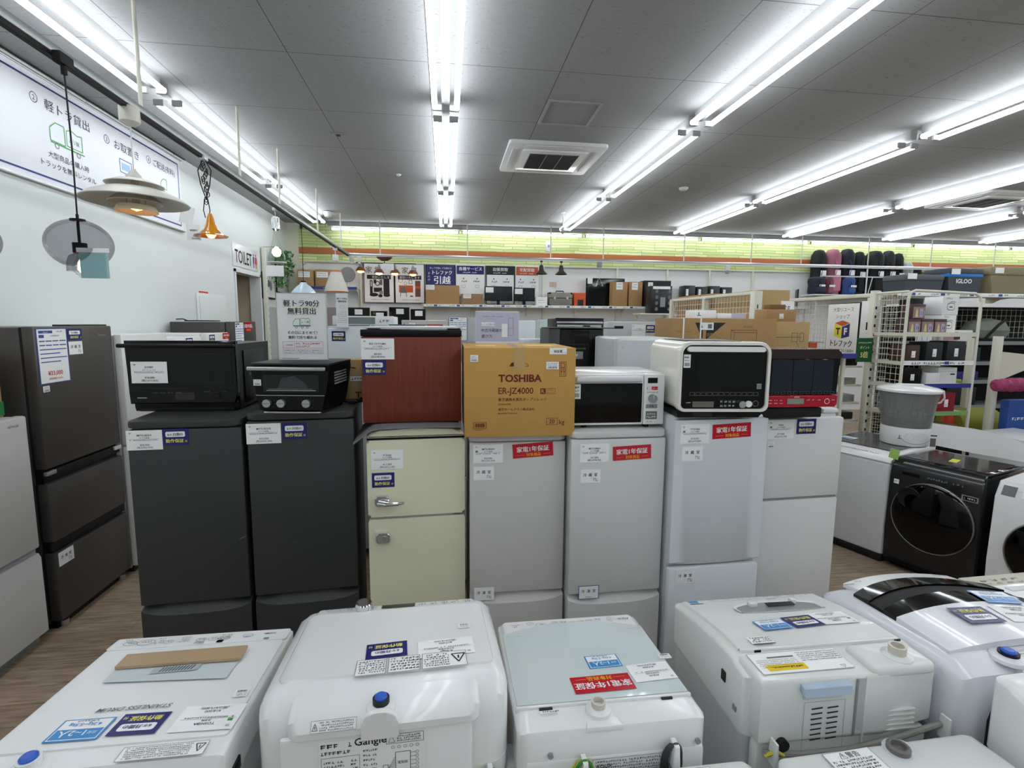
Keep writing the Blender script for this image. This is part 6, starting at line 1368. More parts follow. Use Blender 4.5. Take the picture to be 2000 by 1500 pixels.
poster('poster with orange heading, rightmost of the wall posters', 1.345, 1.80, 2.2, 2.93, d45('宅配買取', ORI), PAPER)
tag(put(M().box((-.07, -.003, -.05), (.07, 0, .05), mat('pink_note', '#d9bfb4', .6)).make('wall_note'), (2.1, BY-.001, 2.6)), 'small pinkish note on the white back wall above the silver case', 'note')
tag(put(M().box((-.06, -.01, -.1), (.06, 0, .1), WSTEEL, .006).box((-.02, -.014, -.02), (.02, -.01, .03), MGREY).make('wall_switch'), (2.0, BY-.011, 3.33)), 'small white box on the green stone wall right of centre', 'switch box')
ZS = 2.166
def goods(name, label, cat, x0, x1, z1, m, y=9.83, d=.2, z0=ZS, grp=None, tagc=None, parts=None):
    t = thing(name, label, cat, ((x0+x1)/2, y, z0), 0, grp); h = (x1-x0)/2
    M().box((-h, 0, 0), (h, d, z1-z0), m, .004).make({'cardboard_box': 'carton'}.get(name, 'body'), t)
    if tagc:
        q = M(); F = Fc(q, (tagc[0], -.001, tagc[1]), **FR, lvl=.0015); F.rect(0, 0, tagc[2], tagc[3], PAPER, 1); F.scr(.01, tagc[3]*.65, tagc[2]-.01, tagc[3]*.16, INKG, 2); F.scr(.01, tagc[3]*.3, tagc[2]-.01, tagc[3]*.12, INKG, 2); q.make('price_tag', t)
    if parts: parts(t, h, z1-z0)
    return t
goods('cardboard_box', 'brown cardboard box below the dark blue poster, widest on the shelf', 'box', -.37, .25, 2.53, CARD, tagc=(-.31, .28, .16, .09))
goods('cardboard_box', 'low brown patterned box between big carton and monitors', 'box', .29, .70, 2.38, mat('mottled_cardboard', '#9c7a5c', .85, noise=.25, nscale=12), tagc=(-.17, .13, .15, .08))
def mon(label, x0, x1, z1):
    t = thing('monitor', label, 'monitor', ((x0+x1)/2, 9.85, ZS), 0, 'computer monitors on the wall shelf'); h = (x1-x0)/2; H_ = z1-ZS
    q = M(); q.box((-h, 0, .09), (h, .03, H_), BLACK, .004); F = Fc(q, (0, -.001, 0), **FR); F.rect(-h+.012, .105, h-.012, H_-.012, mat('dark_blue_screen', '#12161d', .15), 1); q.make('screen', t)
    M().box((-.03, .03, .0), (.03, .05, .2), BLACK).box((-.12, -.04, 0), (.12, .12, .012), BLACK, .004).make('stand', t)
    q = M(); q.box((-h+.02, -.008, H_-.12), (-h+.17, -.005, H_-.02), PAPER); q.make('price_tag', t)
mon('black monitor under the cream poster, left of the two monitors', .73, 1.26, 2.53)
mon('black monitor under the orange poster, right of the two monitors', 1.29, 1.70, 2.51)
goods('toy_box', 'small white box with grey prints between monitor and silver case', 'box', 1.72, 1.94, 2.34, WHITE, tagc=(-.08, .02, .16, .12))
def casep(t, h, H_):
    q = M(); q.box((-h-.01, -.01, H_*.58), (h+.01, .0, H_*.62), MBLACK); 
    for x in (-h*.55, h*.55): q.box((x-.02, -.02, H_*.45), (x+.02, -.008, H_*.68), STEEL, .003)
    q.make('latches', t)
    q = M()
    for x in (-h, h-.03):
        for z in (0, H_-.03): q.box((x, -.012, z), (x+.03, .21, z+.032), MBLACK, .004)
    q.make('corner_guards', t); M().tube([(-.08, .1, H_), (-.07, .1, H_+.03), (.07, .1, H_+.03), (.08, .1, H_)], .01, MBLACK, 8).make('handle', t)
goods('tool_case', 'grey aluminium case with black corners on the wall shelf', 'case', 1.98, 2.43, 2.43, mat('ribbed_aluminium', '#8a8880', .4, metal=.5), parts=casep)
goods('toy_box', 'orange and white box right of the aluminium case', 'box', 2.47, 2.70, 2.43, mat('orange_carton', '#d4562a', .5), parts=lambda t, h, H_: M().box((-h*.4, -.006, .0), (h*.6, -.001, H_*.5), DGREY).make('panel_print', t))
t = thing('television', 'large glossy black television leaning at left end of the brown boxes', 'television', (3.1, 9.95, ZS), R(0))
q = M(); q.box((-.36, 0, .0), (.42, .05, .56), BLACK, .006); F = Fc(q, (0, -.001, 0), **FR); F.rect(-.34, .02, .4, .54, GBLACK, 1); q.make('screen', t); M().box((-.2, -.1, 0), (-.1, .1, .012), BLACK).make('stand', t); q = M(); q.box((-.34, -.006, .45), (-.24, -.003, .56), PAPER); q.make('price_tag', t)
goods('cardboard_box', 'tall brown carton on the shelf, left of the two tall ones', 'box', 3.2, 3.5, 2.645, CARD, 9.72, .2, tagc=(-.08, .33, .13, .14))
goods('cardboard_box', 'tall brown carton on the shelf, right of the two tall ones', 'box', 3.53, 3.80, 2.65, CARD, 9.72, .2, tagc=(-.08, .33, .12, .14))
goods('hard_case', 'black hard shell case on wall shelf behind the black gift box', 'case', 3.84, 4.38, 2.68, mat('black_fabric', '#15161a', .6), 9.72, .25, tagc=(-.2, .33, .1, .15))
A = (3.804, 9.300, 2.550); B = (4.217, 9.300, 2.100)
t = goods('gift_box', 'black box with rows of round pictures at the shelf end', 'box', A[0], B[0], A[2], mat('black_print_carton', '#25272a', .3), 9.3, .25, z0=B[2]-.06)
q = M(); F = Fc(q, (0, -.002, 0), **FR, lvl=.0015)
for k in range(4): F.ell(-.09, .08+.11*k, .03, .035, INKG, 1); F.ell(.16, .08+.11*k, .03, .035, INKG, 1)
F.rect(-.02, .12, .08, .3, MGREY, 1); F.rect(-.17, .45, .17, .5, PAPER, 1); q.make('box_print', t)
t = thing('wall_shelf', 'pale grey lower shelf arm jutting out below the black gift box', 'shelf', (A[0]+.35, 9.28, B[2]-.061)); M().box((-.55, 0, -.025), (.85, .4, 0), IVORY, .003).make('board', t); M().box((-.5, .36, -1.9), (-.46, .4, -.025), IVORY).make('post', t)
for k in range(4):
    x = 4.68+.26*k; lab = ['first', 'second', 'third', 'fourth'][k]
    goods('laptop_box', 'black angular item on right wall shelf, %s from the gift box' % lab, 'box', x, x+.22, 2.60-.02*(k % 2), mat('black_print_carton', '#25272a'), 9.75, .25, z0=2.201, grp='dark items on the right wall shelf', tagc=(-.08, .2, .05, .13))
for k in range(3):
    x = 6.3+.42*k; t = thing('tablet', 'thin dark tablet standing upright, %s of three on right shelf' % ['leftmost', 'middle', 'rightmost'][k], 'tablet', (x, 9.8, 2.201), R(62))
    q = M(); q.box((-.17, 0, 0), (.17, .02, .26+.05*k), BLACK, .005); q.make('screen', t)
# left corner shelf goods
goods('cardboard_box', 'brown carton with white tag, left one on the corner shelf', 'box', -2.64, -2.36, 2.76, CARD, 9.75, .25, 2.456, tagc=(-.12, .17, .2, .1))
goods('cardboard_box', 'brown carton with white tag, right one on the corner shelf', 'box', -2.33, -1.98, 2.77, CARD, 9.75, .25, 2.456, tagc=(-.15, .17, .2, .1))
t = thing('fan', 'round grey desk fan on the corner shelf beside the cartons', 'fan', (-1.78, 9.85, 2.456)); M().lathe([(.10, 0), (.1, .01), (.03, .02)], (0, 0, 0), WSTEEL, 20).cyl((0, 0, .02), .015, .1, WSTEEL).make('stand', t)
M().lathe([(.03, -.05), (.13, -.04), (.14, 0), (.12, .02), (.02, .04)], (0, 0, .24), MGREY, 24, 'y').make('fan_head', t)
# televisions on a low stand under the posters
t = thing('tv_stand', 'long low stand carrying black televisions under the wall posters', 'stand', (-1.05, 9.25, 0)); M().box((-.75, -.1, 0), (.75, .4, 1.45), DGREY, .01).make('cabinet', t)
for k, (x0, x1, z1) in enumerate(((-1.72, -1.32, 2.085), (-1.30, -1.02, 2.03), (-.99, -.64, 2.10), (-.62, -.36, 2.07))):
    t = thing('television', 'black television below the wall posters, %s of four' % ['leftmost', 'second', 'third', 'rightmost'][k], 'television', ((x0+x1)/2, 9.25, 1.451), 0, 'televisions in a row under the posters')
    h = (x1-x0)/2; H_ = z1-1.451; q = M(); q.box((-h, 0, .04), (h, .04, H_), BLACK, .004); F = Fc(q, (0, -.001, 0), **FR); F.rect(-h+.01, .05, h-.01, H_-.01, GBLACK, 1); q.make('screen', t); M().box((-.08, -.04, 0), (.08, .08, .042), BLACK).make('stand', t)
    q = M(); q.box((-.05, -.008, H_-.12), (.08, -.005, H_-.03), PAPER); q.make('price_tag', t)
A = (-1.462, 6.500, 2.015); B = (-1.351, 6.500, 1.769)
t = thing('picture_canvas', 'grey blurred picture panel behind the narrow price sign', 'picture', ((A[0]+B[0])/2, 6.5, 0)); M().box((-.09, 0, 0), (.09, .05, A[2]), mat('muted_grey_brown_print', '#7d7475', .6, noise=.3, nscale=8), .004).make('panel', t)

# ================================================================ gondola racks with wire panels on the right
def wire(q, P, U, V, w_, h, s_=.06, r_=.0028, m=IVORY):
    P, U, V = Vector(P), Vector(U), Vector(V); N = U.cross(V)
    def bar(a, b): q.tube([a, b], r_, m, 4, False)
    k = 0
    while k*s_ <= w_: bar(P+U*(k*s_), P+U*(k*s_)+V*h); k += 1
    k = 0
    while k*s_ <= h: bar(P+V*(k*s_), P+V*(k*s_)+U*w_); k += 1
t = thing('display_rack', 'cream wire endcap rack with shelves of boxed goods', 'rack', (4.74, 4.4, 0))
q = M()
for x in (-.39, .40): q.tube([(x, 0, .0), (x, 0, 2.1)], .014, IVORY, 10)
q.tube([(-.39, 0, 2.1), (-.37, 0, 2.16), (-.32, 0, 2.18), (.33, 0, 2.16), (.38, 0, 2.13), (.40, 0, 2.08)], .014, IVORY, 10); q.make('front_frame', t)
q = M(); q.box((-.42, .36, 0), (-.36, .42, 2.2), IVORY, .004); 
for k in range(20): q.box((-.4, .355, .3+.09*k), (-.385, .3599, .33+.09*k), DGREY)
q.make('rear_post', t); M().box((.36, .36, 0), (.42, .42, 2.15), IVORY, .004).make('rear_post', t)
q = M(); wire(q, (-.39, .0, .3), (0, 1, 0), (0, 0, 1), .38, 1.86); q.tube([(-.39, 0, 2.17), (-.39, .36, 2.17)], .012, IVORY, 8)
for z in (1.78, 1.5, 1.27, 1.0, .7): q.box((-.397, 0, z-.03), (-.385, .38, z+.0), IVORY)
q.make('side_wire_panel', t)
q = M(); wire(q, (-.36, .37, .3), (1, 0, 0), (0, 0, 1), .72, 1.84); q.make('back_wire_panel', t)
for z, nm, c in ((1.775, 'shelf', IVORY), (1.50, 'shelf', PAPER), (1.275, 'shelf', mat('blue_strip', '#3c3f94')), (1.0, 'shelf', mat('green_strip', '#7fae6a', .4)), (.72, 'shelf', IVORY)):
    q = M(); q.box((-.38, .0, z-.02), (.39, .355, z), IVORY, .002); q.box((-.38, -.008, z-.03), (.385, -.001, z+.012), c); F = Fc(q, (0, -.009, z), **FR)
    if c is PAPER: F.scr(-.3, -.022, .3, .02, INK, 1); F.rect(.06, -.024, .11, .006, BLUEI, 2)
    q.make(nm, t)
def small(name, label, cat, x0, x1, y, z0, z1, m, d=.2, grp=None, draw=None, tagc=None):
    t = thing(name, label, cat, ((x0+x1)/2, y, z0), 0, grp); h = (x1-x0)/2
    M().box((-h, 0, 0), (h, d, z1-z0), m, .004).make('carton' if 'box' in name else 'body', t)
    if draw: q = M(); F = Fc(q, (0, -.0008, 0), **FR); draw(F, h, z1-z0); q.make('print', t)
    if tagc: q = M(); q.box((-.02, -.004, (z1-z0)*.25), (.02, -.001, (z1-z0)*.65), PAPER); F = Fc(q, (0, -.0045, 0), **FR); F.scr(-.015, (z1-z0)*.32, .015, .01, INK, 1); q.make('price_tag', t)
    return t
PLUM = mat('plum_carton', '#4a2f3a', .5)
def mug(F, h, H_):
    F.rect(-h+.004, .006, h-.004, H_*.8, mat('taupe_print', '#9a8078', .5), 1); F.poly([(-h*.6, .015), (-h*.1, .015), (-h*.2, H_*.5), (-h*.35, H_*.72), (-h*.5, H_*.5)], mat('cream_print', '#d9cf9c', .5), 2); F.rrect(h*.1, .015, h*.6, H_*.68, .01, mat('lilac_print', '#b3afd0', .5), 2); F.rect(h*.28, H_*.25, h*.36, H_*.5, BLUEI, 3); F.ring(h*.68, H_*.38, h*.16, H_*.18, .005, mat('lilac_print', '#b3afd0'), 2)
for k, (x, z, lb) in enumerate(((4.395, 1.776, 'left one of the bottom three'), (4.537, 1.776, 'middle one of the bottom three'), (4.679, 1.776, 'right one of the bottom three'), (4.43, 1.916, 'one stacked on top of the three'))):
    small('mug_box', 'plum box picturing jugs on the endcap rack, ' + lb, 'box', x, x+.136, 4.42, z, z+.138, PLUM, .14, 'jug boxes on the endcap rack', mug)
small('appliance_box', 'tall black box on endcap top shelf beside jug boxes', 'box', 4.575, 4.70, 4.58, 1.776, 2.12, BLACK, .15, None, lambda F, h, H_: [F.scr(-h*.6, H_*(.3+.1*k), h*.7, .012, INKG, 1) for k in range(6)])
def pot(F, h, H_): F.rrect(-h*.4, H_*.25, h*.5, H_*.65, .02, INKG, 1); F.rrect(-h*.36, H_*.28, h*.46, H_*.62, .02, PAPER, 2); F.rect(-.015, H_*.4, .02, H_*.46, INK, 3); F.ring(.02, H_*.66, h*.35, H_*.08, .005, INKG, 1, 14, 0, 180); F.scr(-h*.6, H_*.86, h*.2, .014, INKG, 1)
small('appliance_box', 'white box with cooker drawing, upper of two on the endcap rack', 'box', 4.83, 5.01, 4.5, 1.956, 2.135, PAPER, .2, None, pot)
small('appliance_box', 'white box under the cooker box on the endcap rack', 'box', 4.83, 5.0, 4.5, 1.776, 1.954, PAPER, .2, None, pot)
small('storage_box', 'brown box with white tag on endcap second shelf', 'box', 4.42, 4.56, 4.43, 1.502, 1.66, mat('umber_carton', '#4b342c', .6), .2, None, None, True)
small('storage_box', 'dark green black box with tag, middle of endcap second shelf', 'box', 4.63, 4.81, 4.43, 1.502, 1.69, mat('dark_teal_carton', '#1c2528', .5), .2, None, None, True)
small('storage_box', 'black box with tag, right end of endcap second shelf', 'box', 4.86, 5.06, 4.43, 1.502, 1.70, mat('charcoal_carton', '#26282c', .5), .2, None, None, True)
small('console_box', 'dark low box on the left of endcap third shelf', 'box', 4.42, 4.63, 4.45, 1.277, 1.43, BLACK, .2, None, None, True)
small('speaker_box', 'small rounded white device on endcap third shelf', 'device', 4.66, 4.81, 4.43, 1.277, 1.39, WHITE, .15)
small('printer', 'white boxy device with dark label on endcap third shelf', 'device', 4.82, 5.03, 4.46, 1.277, 1.44, WHITE, .2, None, lambda F, h, H_: [F.rect(.03, H_*.55, .08, H_*.63, INK, 1), F.rect(-h+.01, H_*.75, h-.01, H_*.76, INKG, 1)])
REDB = mat('deep_red_carton', '#8c1424', .45)
small('red_box', 'deep red box half hidden behind the grey tub', 'box', 4.62, 4.80, 4.44, 1.002, 1.19, REDB, .2)
small('red_box', 'deep red box with white tag on endcap fourth shelf', 'box', 4.82, 5.02, 4.44, 1.002, 1.19, REDB, .2, None, None, True)
small('storage_box', 'dark crate on the bottom endcap shelf', 'crate', 4.6, 4.85, 4.44, .722, .88, DGREY, .2)
small('storage_box', 'olive bag like bundle on the bottom endcap shelf', 'bag', 4.88, 5.1, 4.46, .722, .86, mat('mustard_fabric', '#6d5f2c', .8), .2)

t = thing('display_rack', 'long cream gondola rack with wire back and shop poster', 'rack', (4.42, 5.6, 0))
q = M(); q.box((-.03, -.78, 0), (.03, -.72, 2.2), IVORY, .003); q.box((-.03, -.74, 2.14), (.03, .8, 2.18), IVORY, .004); q.box((-.03, .76, 0), (.03, .82, 2.18), IVORY, .003); q.make('frame', t)
q = M(); wire(q, (0, -.1, 1.2), (0, 1, 0), (0, 0, 1), .86, .94, .055); q.make('wire_panel', t)
for z in (1.42, 1.22, 1.03, .84): 
    q = M(); q.box((-.36, -.7, z-.02), (-.04, .1, z), IVORY); q.box((-.37, -.7, z-.03), (-.36, .1, z+.015), PAPER if z != 1.42 else mat('blue_strip', '#3c3f94')); q.make('shelf', t)
for k, (z, c, lb) in enumerate(((1.421, BLACK, 'dark flat player on the top shelf below the shop poster'), (1.221, STEEL, 'silver flat player on the second shelf below the shop poster'), (1.031, MGREY, 'grey flat console on the third shelf below shop poster'), (.841, DGREY, 'dark flat console on lowest shelf below shop poster'))):
    t2 = thing('media_player', lb, 'media player', (4.22, 5.2, z), 0, 'flat players on shelves below the poster'); M().box((-.13, -.25, 0), (.14, .2, .075), c, .006).make('body', t2); M().box((-.135, -.2, .02), (-.131, .1, .05), MGREY).make('front_strip', t2)
t = thing('shop_poster', 'white shop poster with yellow and blue letter cube on the gondola', 'poster', (4.355, 5.20, 1.47)); M().box((0, -.235, 0), (.02, .235, .62), MBLACK, .002).make('frame', t)
q = M(); F = Fc(q, (-.0005, 0, 0), (0, -1, 0), (0, 0, 1)); F.rect(-.228, .008, .222, .612, PAPER, 1); F.txt(0, .53, '大型リユース', .05, INK, 'c', 0, 2, 1.0); F.txt(0, .455, 'ショップ', .05, INK, 'c', 0, 2, 1.0)
YC, BC, OC = mat('cube_yellow', '#f0e040', .5), mat('cube_navy', '#2c2f7a', .5), mat('cube_orange', '#c8602c', .5)
F.poly([(-.11, .395), (0, .36), (0, .23), (-.11, .255)], YC, 2); F.poly([(0, .36), (.11, .395), (.11, .255), (0, .23)], BC, 2); F.poly([(-.11, .40), (0, .365), (.11, .40), (0, .43)], OC, 2)
F.txt(-.055, .275, 'T', .1, INK, 'c', .04, 3); F.txt(.055, .275, 'F', .1, WINK, 'c', .04, 3); F.txt(0, .145, 'トレファク', .085, INK, 'c', .03, 2, .8); F.txt(0, .085, '全国約100店舗以上展開中', .035, INK, 'c', 0, 2, .95); F.scr(-.15, .04, .05, .014, INKG, 2); F.rect(.12, .03, .17, .07, INKG, 2); q.make('print', t)
t = thing('shop_poster', 'narrow white poster with black pictures right of the cube poster', 'poster', (4.355, 4.875, 1.5)); M().box((0, -.07, 0), (.02, .08, .6), PAPER2, .002).make('panel', t)
q = M(); F = Fc(q, (-.0005, 0, 0), (0, -1, 0), (0, 0, 1)); F.rect(.0, .3, .06, .38, BLACK, 1); F.ring(.02, .1, .025, .09, .01, BLACK, 1); q.make('print', t)
A = (4.152, 4.740, 1.720); B = (4.333, 4.740, 1.474)
t = thing('point_card', 'dark green points card hanging on the endcap post', 'card', ((A[0]+B[0])/2, 4.74, B[2])); hh = (B[0]-A[0])/2; HH = A[2]-B[2]
q = M(); q.box((-hh, 0, 0), (hh, .003, HH), mat('dark_green_card', '#1f5a34', .4)); F = Fc(q, (0, -.0005, 0), **FR); F.txt(0, HH*.55, 'ポイント', .035, mat('pale_yellow_print', '#e8e2a0', .5), 'c', .02, 1, .8); F.txt(0, HH*.2, '5倍', .07, mat('pale_yellow_print', '#e8e2a0'), 'c', .03, 1, .85); F.scr(-hh*.8, HH*.78, hh*.8, .012, WINK, 1); q.make('card', t); M().box((-.0, .003, HH*.9), (.09, .02, HH*.93), STEEL).make('clip', t)
t = thing('blister_packs', 'red and orange blister packs hanging on the gondola wire', 'packs', (4.30, 5.62, 1.62))
for k in range(4): q = M(); q.box((-.02, -.1+.09*k, -.16), (.02, -.02+.09*k, .02), REDI if k % 2 else mat('orange_print', '#c4572e')); q.box((-.01, -.1+.09*k, .02), (.1, -.09+.09*k, .03), STEEL); q.make('pack', t)

t = thing('display_rack', 'cream wire rack with cardboard stacked behind, left of the shop poster', 'rack', (3.0, 5.65, 0))
q = M(); q.box((-.04, -.98, 0), (.04, -.9, 2.17), IVORY, .003)
for k in range(16): q.box((-.012, -.9805, .5+.1*k), (.0, -.98, .54+.1*k), DGREY)
q.make('front_post', t); q = M(); q.box((-.02, -.9, 2.14), (.02, .95, 2.17), IVORY, .003); q.box((-.03, .02, 0), (.03, .08, 2.14), IVORY); q.box((-.03, .9, 0), (.03, .96, 2.17), IVORY); q.make('frame', t)
q = M(); wire(q, (0, -.9, 1.3), (0, 1, 0), (0, 0, 1), 1.8, .84, .06); q.make('wire_panel', t)
goods('cardboard_box', 'large flat carton leaning behind the wire rack, white label', 'box', 3.06, 3.36, 2.185, CARD2, 4.72, .9, 0.0, tagc=(.06, 1.82, .14, .26))
for k in range(3):
    goods('cardboard_box', 'carton flap showing above the wire rack, %s of three' % ['nearest', 'middle', 'farthest'][k], 'box', 3.06, 3.3, 2.20, CARD, 5.66+.32*k, .28, 0.0, grp='cartons behind the wire rack')
t = thing('display_table', 'display table under the printed carton behind the ovens', 'table', (2.4, 4.02, 0)); M().box((-.5, 0, 1.40), (.52, .45, 1.44), WSTEEL).make('tabletop', t)
for x in (-.46, .48):
    for y in (.04, .4): M().box((x-.02, y-.02, 0), (x+.02, y+.02, 1.40), WSTEEL).make('leg', t)
t = thing('cardboard_box', 'long brown carton with black warning triangles behind the white oven', 'box', (2.31, 4.03, 1.4405)); q = M(); q.box((-.47, 0, 0), (.46, .35, .455), CARD, .004)
F = Fc(q, (0, 0, 0), **FR); BT = mat('black_box_print', '#2e2a25', .7); F.poly([(-.17, .42), (.0, .42), (-.17, .28)], BT, 1); F.poly([(-.27, .42), (-.2, .42), (-.2, .28)], BT, 1); F.txt(.2, .38, 'simplus', .03, mat('faint_brown_print', '#7d6240', .7), 'c', 0, 1); F.path([(.05, .22), (.05, .36), (.28, .36), (.28, .22)], .003, BT, 1); F.path([(.05, .36), (.08, .34), (.28, .34)], .003, BT, 1); F.path([(.08, .22), (.08, .34)], .003, BT, 1); F.txt(-.1, .31, '危険です！', .03, CARD, 'c', 0, 2, 1, 0)
F.scr(-.42, .34, -.3, .012, mat('faint_brown_print', '#7d6240'), 1); q.make('carton', t)
q = M(); 
for x in (-.37, -.22): q.box((x-.006, -.003, 0), (x+.006, -.0005, .456), PAPER); q.box((x-.006, -.003, .4555), (x+.006, .35, .4585), PAPER)
q.make('strap', t)
q = M(); F = Fc(q, (-.23, -.004, .36), **FR, lvl=.001); F.rect(0, 0, .12, .06, PAPER, 1); F.scr(.01, .02, .05, .02, INK, 2); F.rect(.07, .012, .105, .048, INKG, 2); q.make('label', t)
small('white_box', 'white box lying on the printed carton, left one', 'box', 2.08, 2.26, 4.1, 1.8965, 1.965, PAPER, .2, None, lambda F, h, H_: F.scr(-h*.9, .02, -h*.4, .03, INKG, 1))
small('white_box', 'white and lavender box lying on the printed carton', 'box', 2.27, 2.52, 4.1, 1.8965, 1.94, PAPER, .2, None, lambda F, h, H_: F.rect(-.0, 0, h, H_, mat('lavender_print', '#aeaac8'), 1))
t = thing('display_table', 'table with blue price strip under the pale carton', 'table', (3.3, 4.28, 0)); M().box((-.32, 0, 1.55), (.45, .3, 1.575), IVORY).make('tabletop', t); q = M(); q.box((-.32, -.01, 1.545), (.45, -.001, 1.59), mat('blue_strip', '#3c3f94')); F = Fc(q, (0, -.011, 1.555), **FR); F.scr(-.2, 0, .3, .02, WINK, 1); q.make('price_strip', t)
for x in (-.3, .42): M().box((x-.015, .1, 0), (x+.015, .13, 1.55), IVORY).make('leg', t)
small('cardboard_box', 'pale carton with thin line drawing right of the printed carton', 'box', 2.93, 3.28, 4.3, 1.5755, 1.875, CARD2, .2, None, lambda F, h, H_: [F.line(-h, .16, .1, .16, .003, BT, 1), F.frame(.0, .12, .06, .2, .003, BT, 1), F.frame(.08, .12, .12, .2, .003, BT, 1), F.path([(.05, .12), (.08, .07), (.14, .07)], .003, BT, 1)])
small('cardboard_box', 'small brown parcel with white label on the pale carton', 'box', 2.86, 3.15, 4.32, 1.8755, 1.985, CARD, .18, None, None, True)
small('cardboard_box', 'tiny dark brown box on top of the small parcel', 'box', 2.92, 3.07, 4.36, 1.9855, 2.03, mat('dark_cardboard', '#7a5b34', .8), .1)

# right end shelves and coolers
t = thing('display_rack', 'shelf unit with outdoor goods right of the endcap rack', 'rack', (5.95, 5.3, 0))
q = M(); q.box((-.62, .4, 0), (2.3, .44, 2.1), mat('dark_back_panel', '#1d1f21', .7)); q.make('back_panel', t)
q = M(); wire(q, (-.6, .39, 1.7), (1, 0, 0), (0, 0, 1), 2.8, .36, .07, .003); q.make('wire_panel', t)
for z in (2.1, 1.66, 1.42, 1.2, .9): q = M(); q.box((-.62, 0, z-.02), (2.3, .39, z), MGREY if z < 2 else IVORY); q.box((-.62, -.008, z-.03), (2.3, -.001, z+.012), PAPER if z > 2 else MGREY); q.make('shelf', t)
A = (5.553, 4.900, 1.665); B = (5.583, 4.900, 0.733)
q = M(); q.box((-.3, -.42, 0), (-.24, -.36, 1.72), IVORY, .004); q.make('front_post', t)
small('toy_box', 'white box with pink picture on the shelf right of endcap', 'box', 5.6, 6.15, 5.32, 1.661, 1.80, PAPER, .2, None, lambda F, h, H_: [F.rect(-h+.02, .02, h*.3, H_-.02, mat('dusty_pink_print', '#b59590', .5), 1), F.rect(h*.1, .03, h*.4, H_-.03, mat('plum_carton', '#4a2f3a'), 2)])
t = thing('cushion', 'pale camouflage cushion bundle with black strap on the rack', 'cushion', (6.45, 5.35, 1.661)); q = M(); q.lathe([(.05, 0), (.2, .05), (.23, .14), (.18, .24), (.06, .28)], (0, .1, 0), mat('camouflage_grey', '#7f857c', .8, noise=.4, nscale=10), 20); q.make('bundle', t); M().tube([(-.2, -.1, .05), (-.1, -.14, .2), (.02, -.12, .27)], .015, MBLACK, 6).make('strap', t)
for z0, z1, x0, x1, c, lb in ((1.421, 1.60, 5.5, 6.3, '#17353d', 'dark teal flat box on second shelf of the outdoor rack'), (1.201, 1.33, 5.45, 5.75, '#6b5f2a', 'olive box on third shelf of the outdoor rack'), (1.201, 1.31, 5.8, 6.3, '#2b2f80', 'blue package on third shelf of the outdoor rack'), (.901, 1.1, 5.4, 5.85, '#9fa3a3', 'grey flat carton on fourth shelf of the outdoor rack'), (.901, 1.12, 5.9, 6.3, '#1b1d1e', 'black bag on fourth shelf of the outdoor rack')):
    small('storage_box', lb, 'box', x0, x1, 5.33, z0, z1, mat('goods_'+c[1:], c, .6), .25)
t = thing('lime_mat', 'lime green folded mat sticking out of the outdoor rack', 'mat', (5.35, 4.9, 1.24)); M().box((-.15, 0, 0), (.25, .4, .03), mat('lime_fabric', '#9fc43a', .6), .01).make('mat', t); M().tube([(-.1, -.01, .0), (0, -.02, .06), (.1, -.01, .12)], .012, MBLACK, 6).make('strap', t)
t = thing('floor_bag', 'yellow green duffel bag low on the outdoor rack', 'bag', (5.75, 4.9, 0.0)); q = M(); q.lathe([(.05, -.3), (.16, -.26), (.18, 0), (.16, .26), (.05, .3)], (0, 0, .78), mat('yellow_green_fabric', '#8d8f2e', .7), 20, 'x'); q.make('bag_body', t); M().box((-.3, -.15, 0), (.3, .15, .6), MBLACK).make('pedestal', t)
t = thing('fuel_can', 'bright orange bottle standing low right of the endcap rack', 'bottle', (5.42, 4.85, 0)); M().lathe([(.05, .6), (.055, .62), (.055, .86), (.02, .92), (.02, .97)], (0, 0, 0), mat('signal_orange', '#d8481c', .4), 16).make('bottle', t); M().box((-.12, -.12, 0), (.12, .12, .6), MBLACK).make('pedestal', t)
def cooler(label, loc, w_, d, h, body, lid, band=None, text=None, rot=0):
    t = thing('cooler_box', label, 'cooler box', loc, R(rot))
    q = M(); q.loft([[(x*w_/2, y*d+d*.5*0, z) for x, y in ((-a, 0), (a, 0), (a, 1), (-a, 1))] for a, z in ((.88, 0), (1, h*.68))], body); q.make('tub', t)
    if band: M().box((-w_/2-.005, -.006, h*.66), (w_/2+.005, d+.005, h*.8), band, .004).make('band', t)
    q = M(); q.box((-w_/2-.01, -.012, h*.74 if band else h*.68), (w_/2+.01, d+.01, h), lid, .025, 3); q.make('lid', t)
    if text: q = M(); F = Fc(q, (0, -.004, 0), **FR); F.txt(-.02, h*.42, text, .075, WINK, 'c', .03, 3); q.make('brand_lettering', t)
    q = M(); F = Fc(q, (-w_*.45, -.016, h*.75), **FR); F.rect(0, 0, .13, .07, PAPER, 1); q.make('price_tag', t)
    return t
sh_ = shelf('high shelf holding the row of cooler boxes', 5.62, 8.4, 2.255, 6.35, .5)
for x in (-1.3, 1.3): M().box((x-.02, .4, -2.255), (x+.02, .44, -.02), IVORY).make('post', sh_)
GB = mat('slate_blue_plastic', '#39424a', .5); GL = mat('grey_cooler_lid', '#565b5f', .5)
cooler('low slate grey cooler box, left of the blue banded one', (6.05, 5.92, 2.256), .56, .33, .24, GB, GL)
cooler('dark cooler box with bright blue band and white lettering', (6.62, 5.90, 2.256), .50, .35, .33, GB, mat('dark_slate_lid', '#41464c', .5), mat('bright_blue_band', '#1f7ad0', .4), 'IGLOO')
cooler('large olive tan cooler chest at the right frame edge', (7.42, 5.88, 2.256), .92, .42, .36, mat('olive_tan_plastic', '#857c5f', .6), mat('olive_tan_lid', '#8d8468', .6))
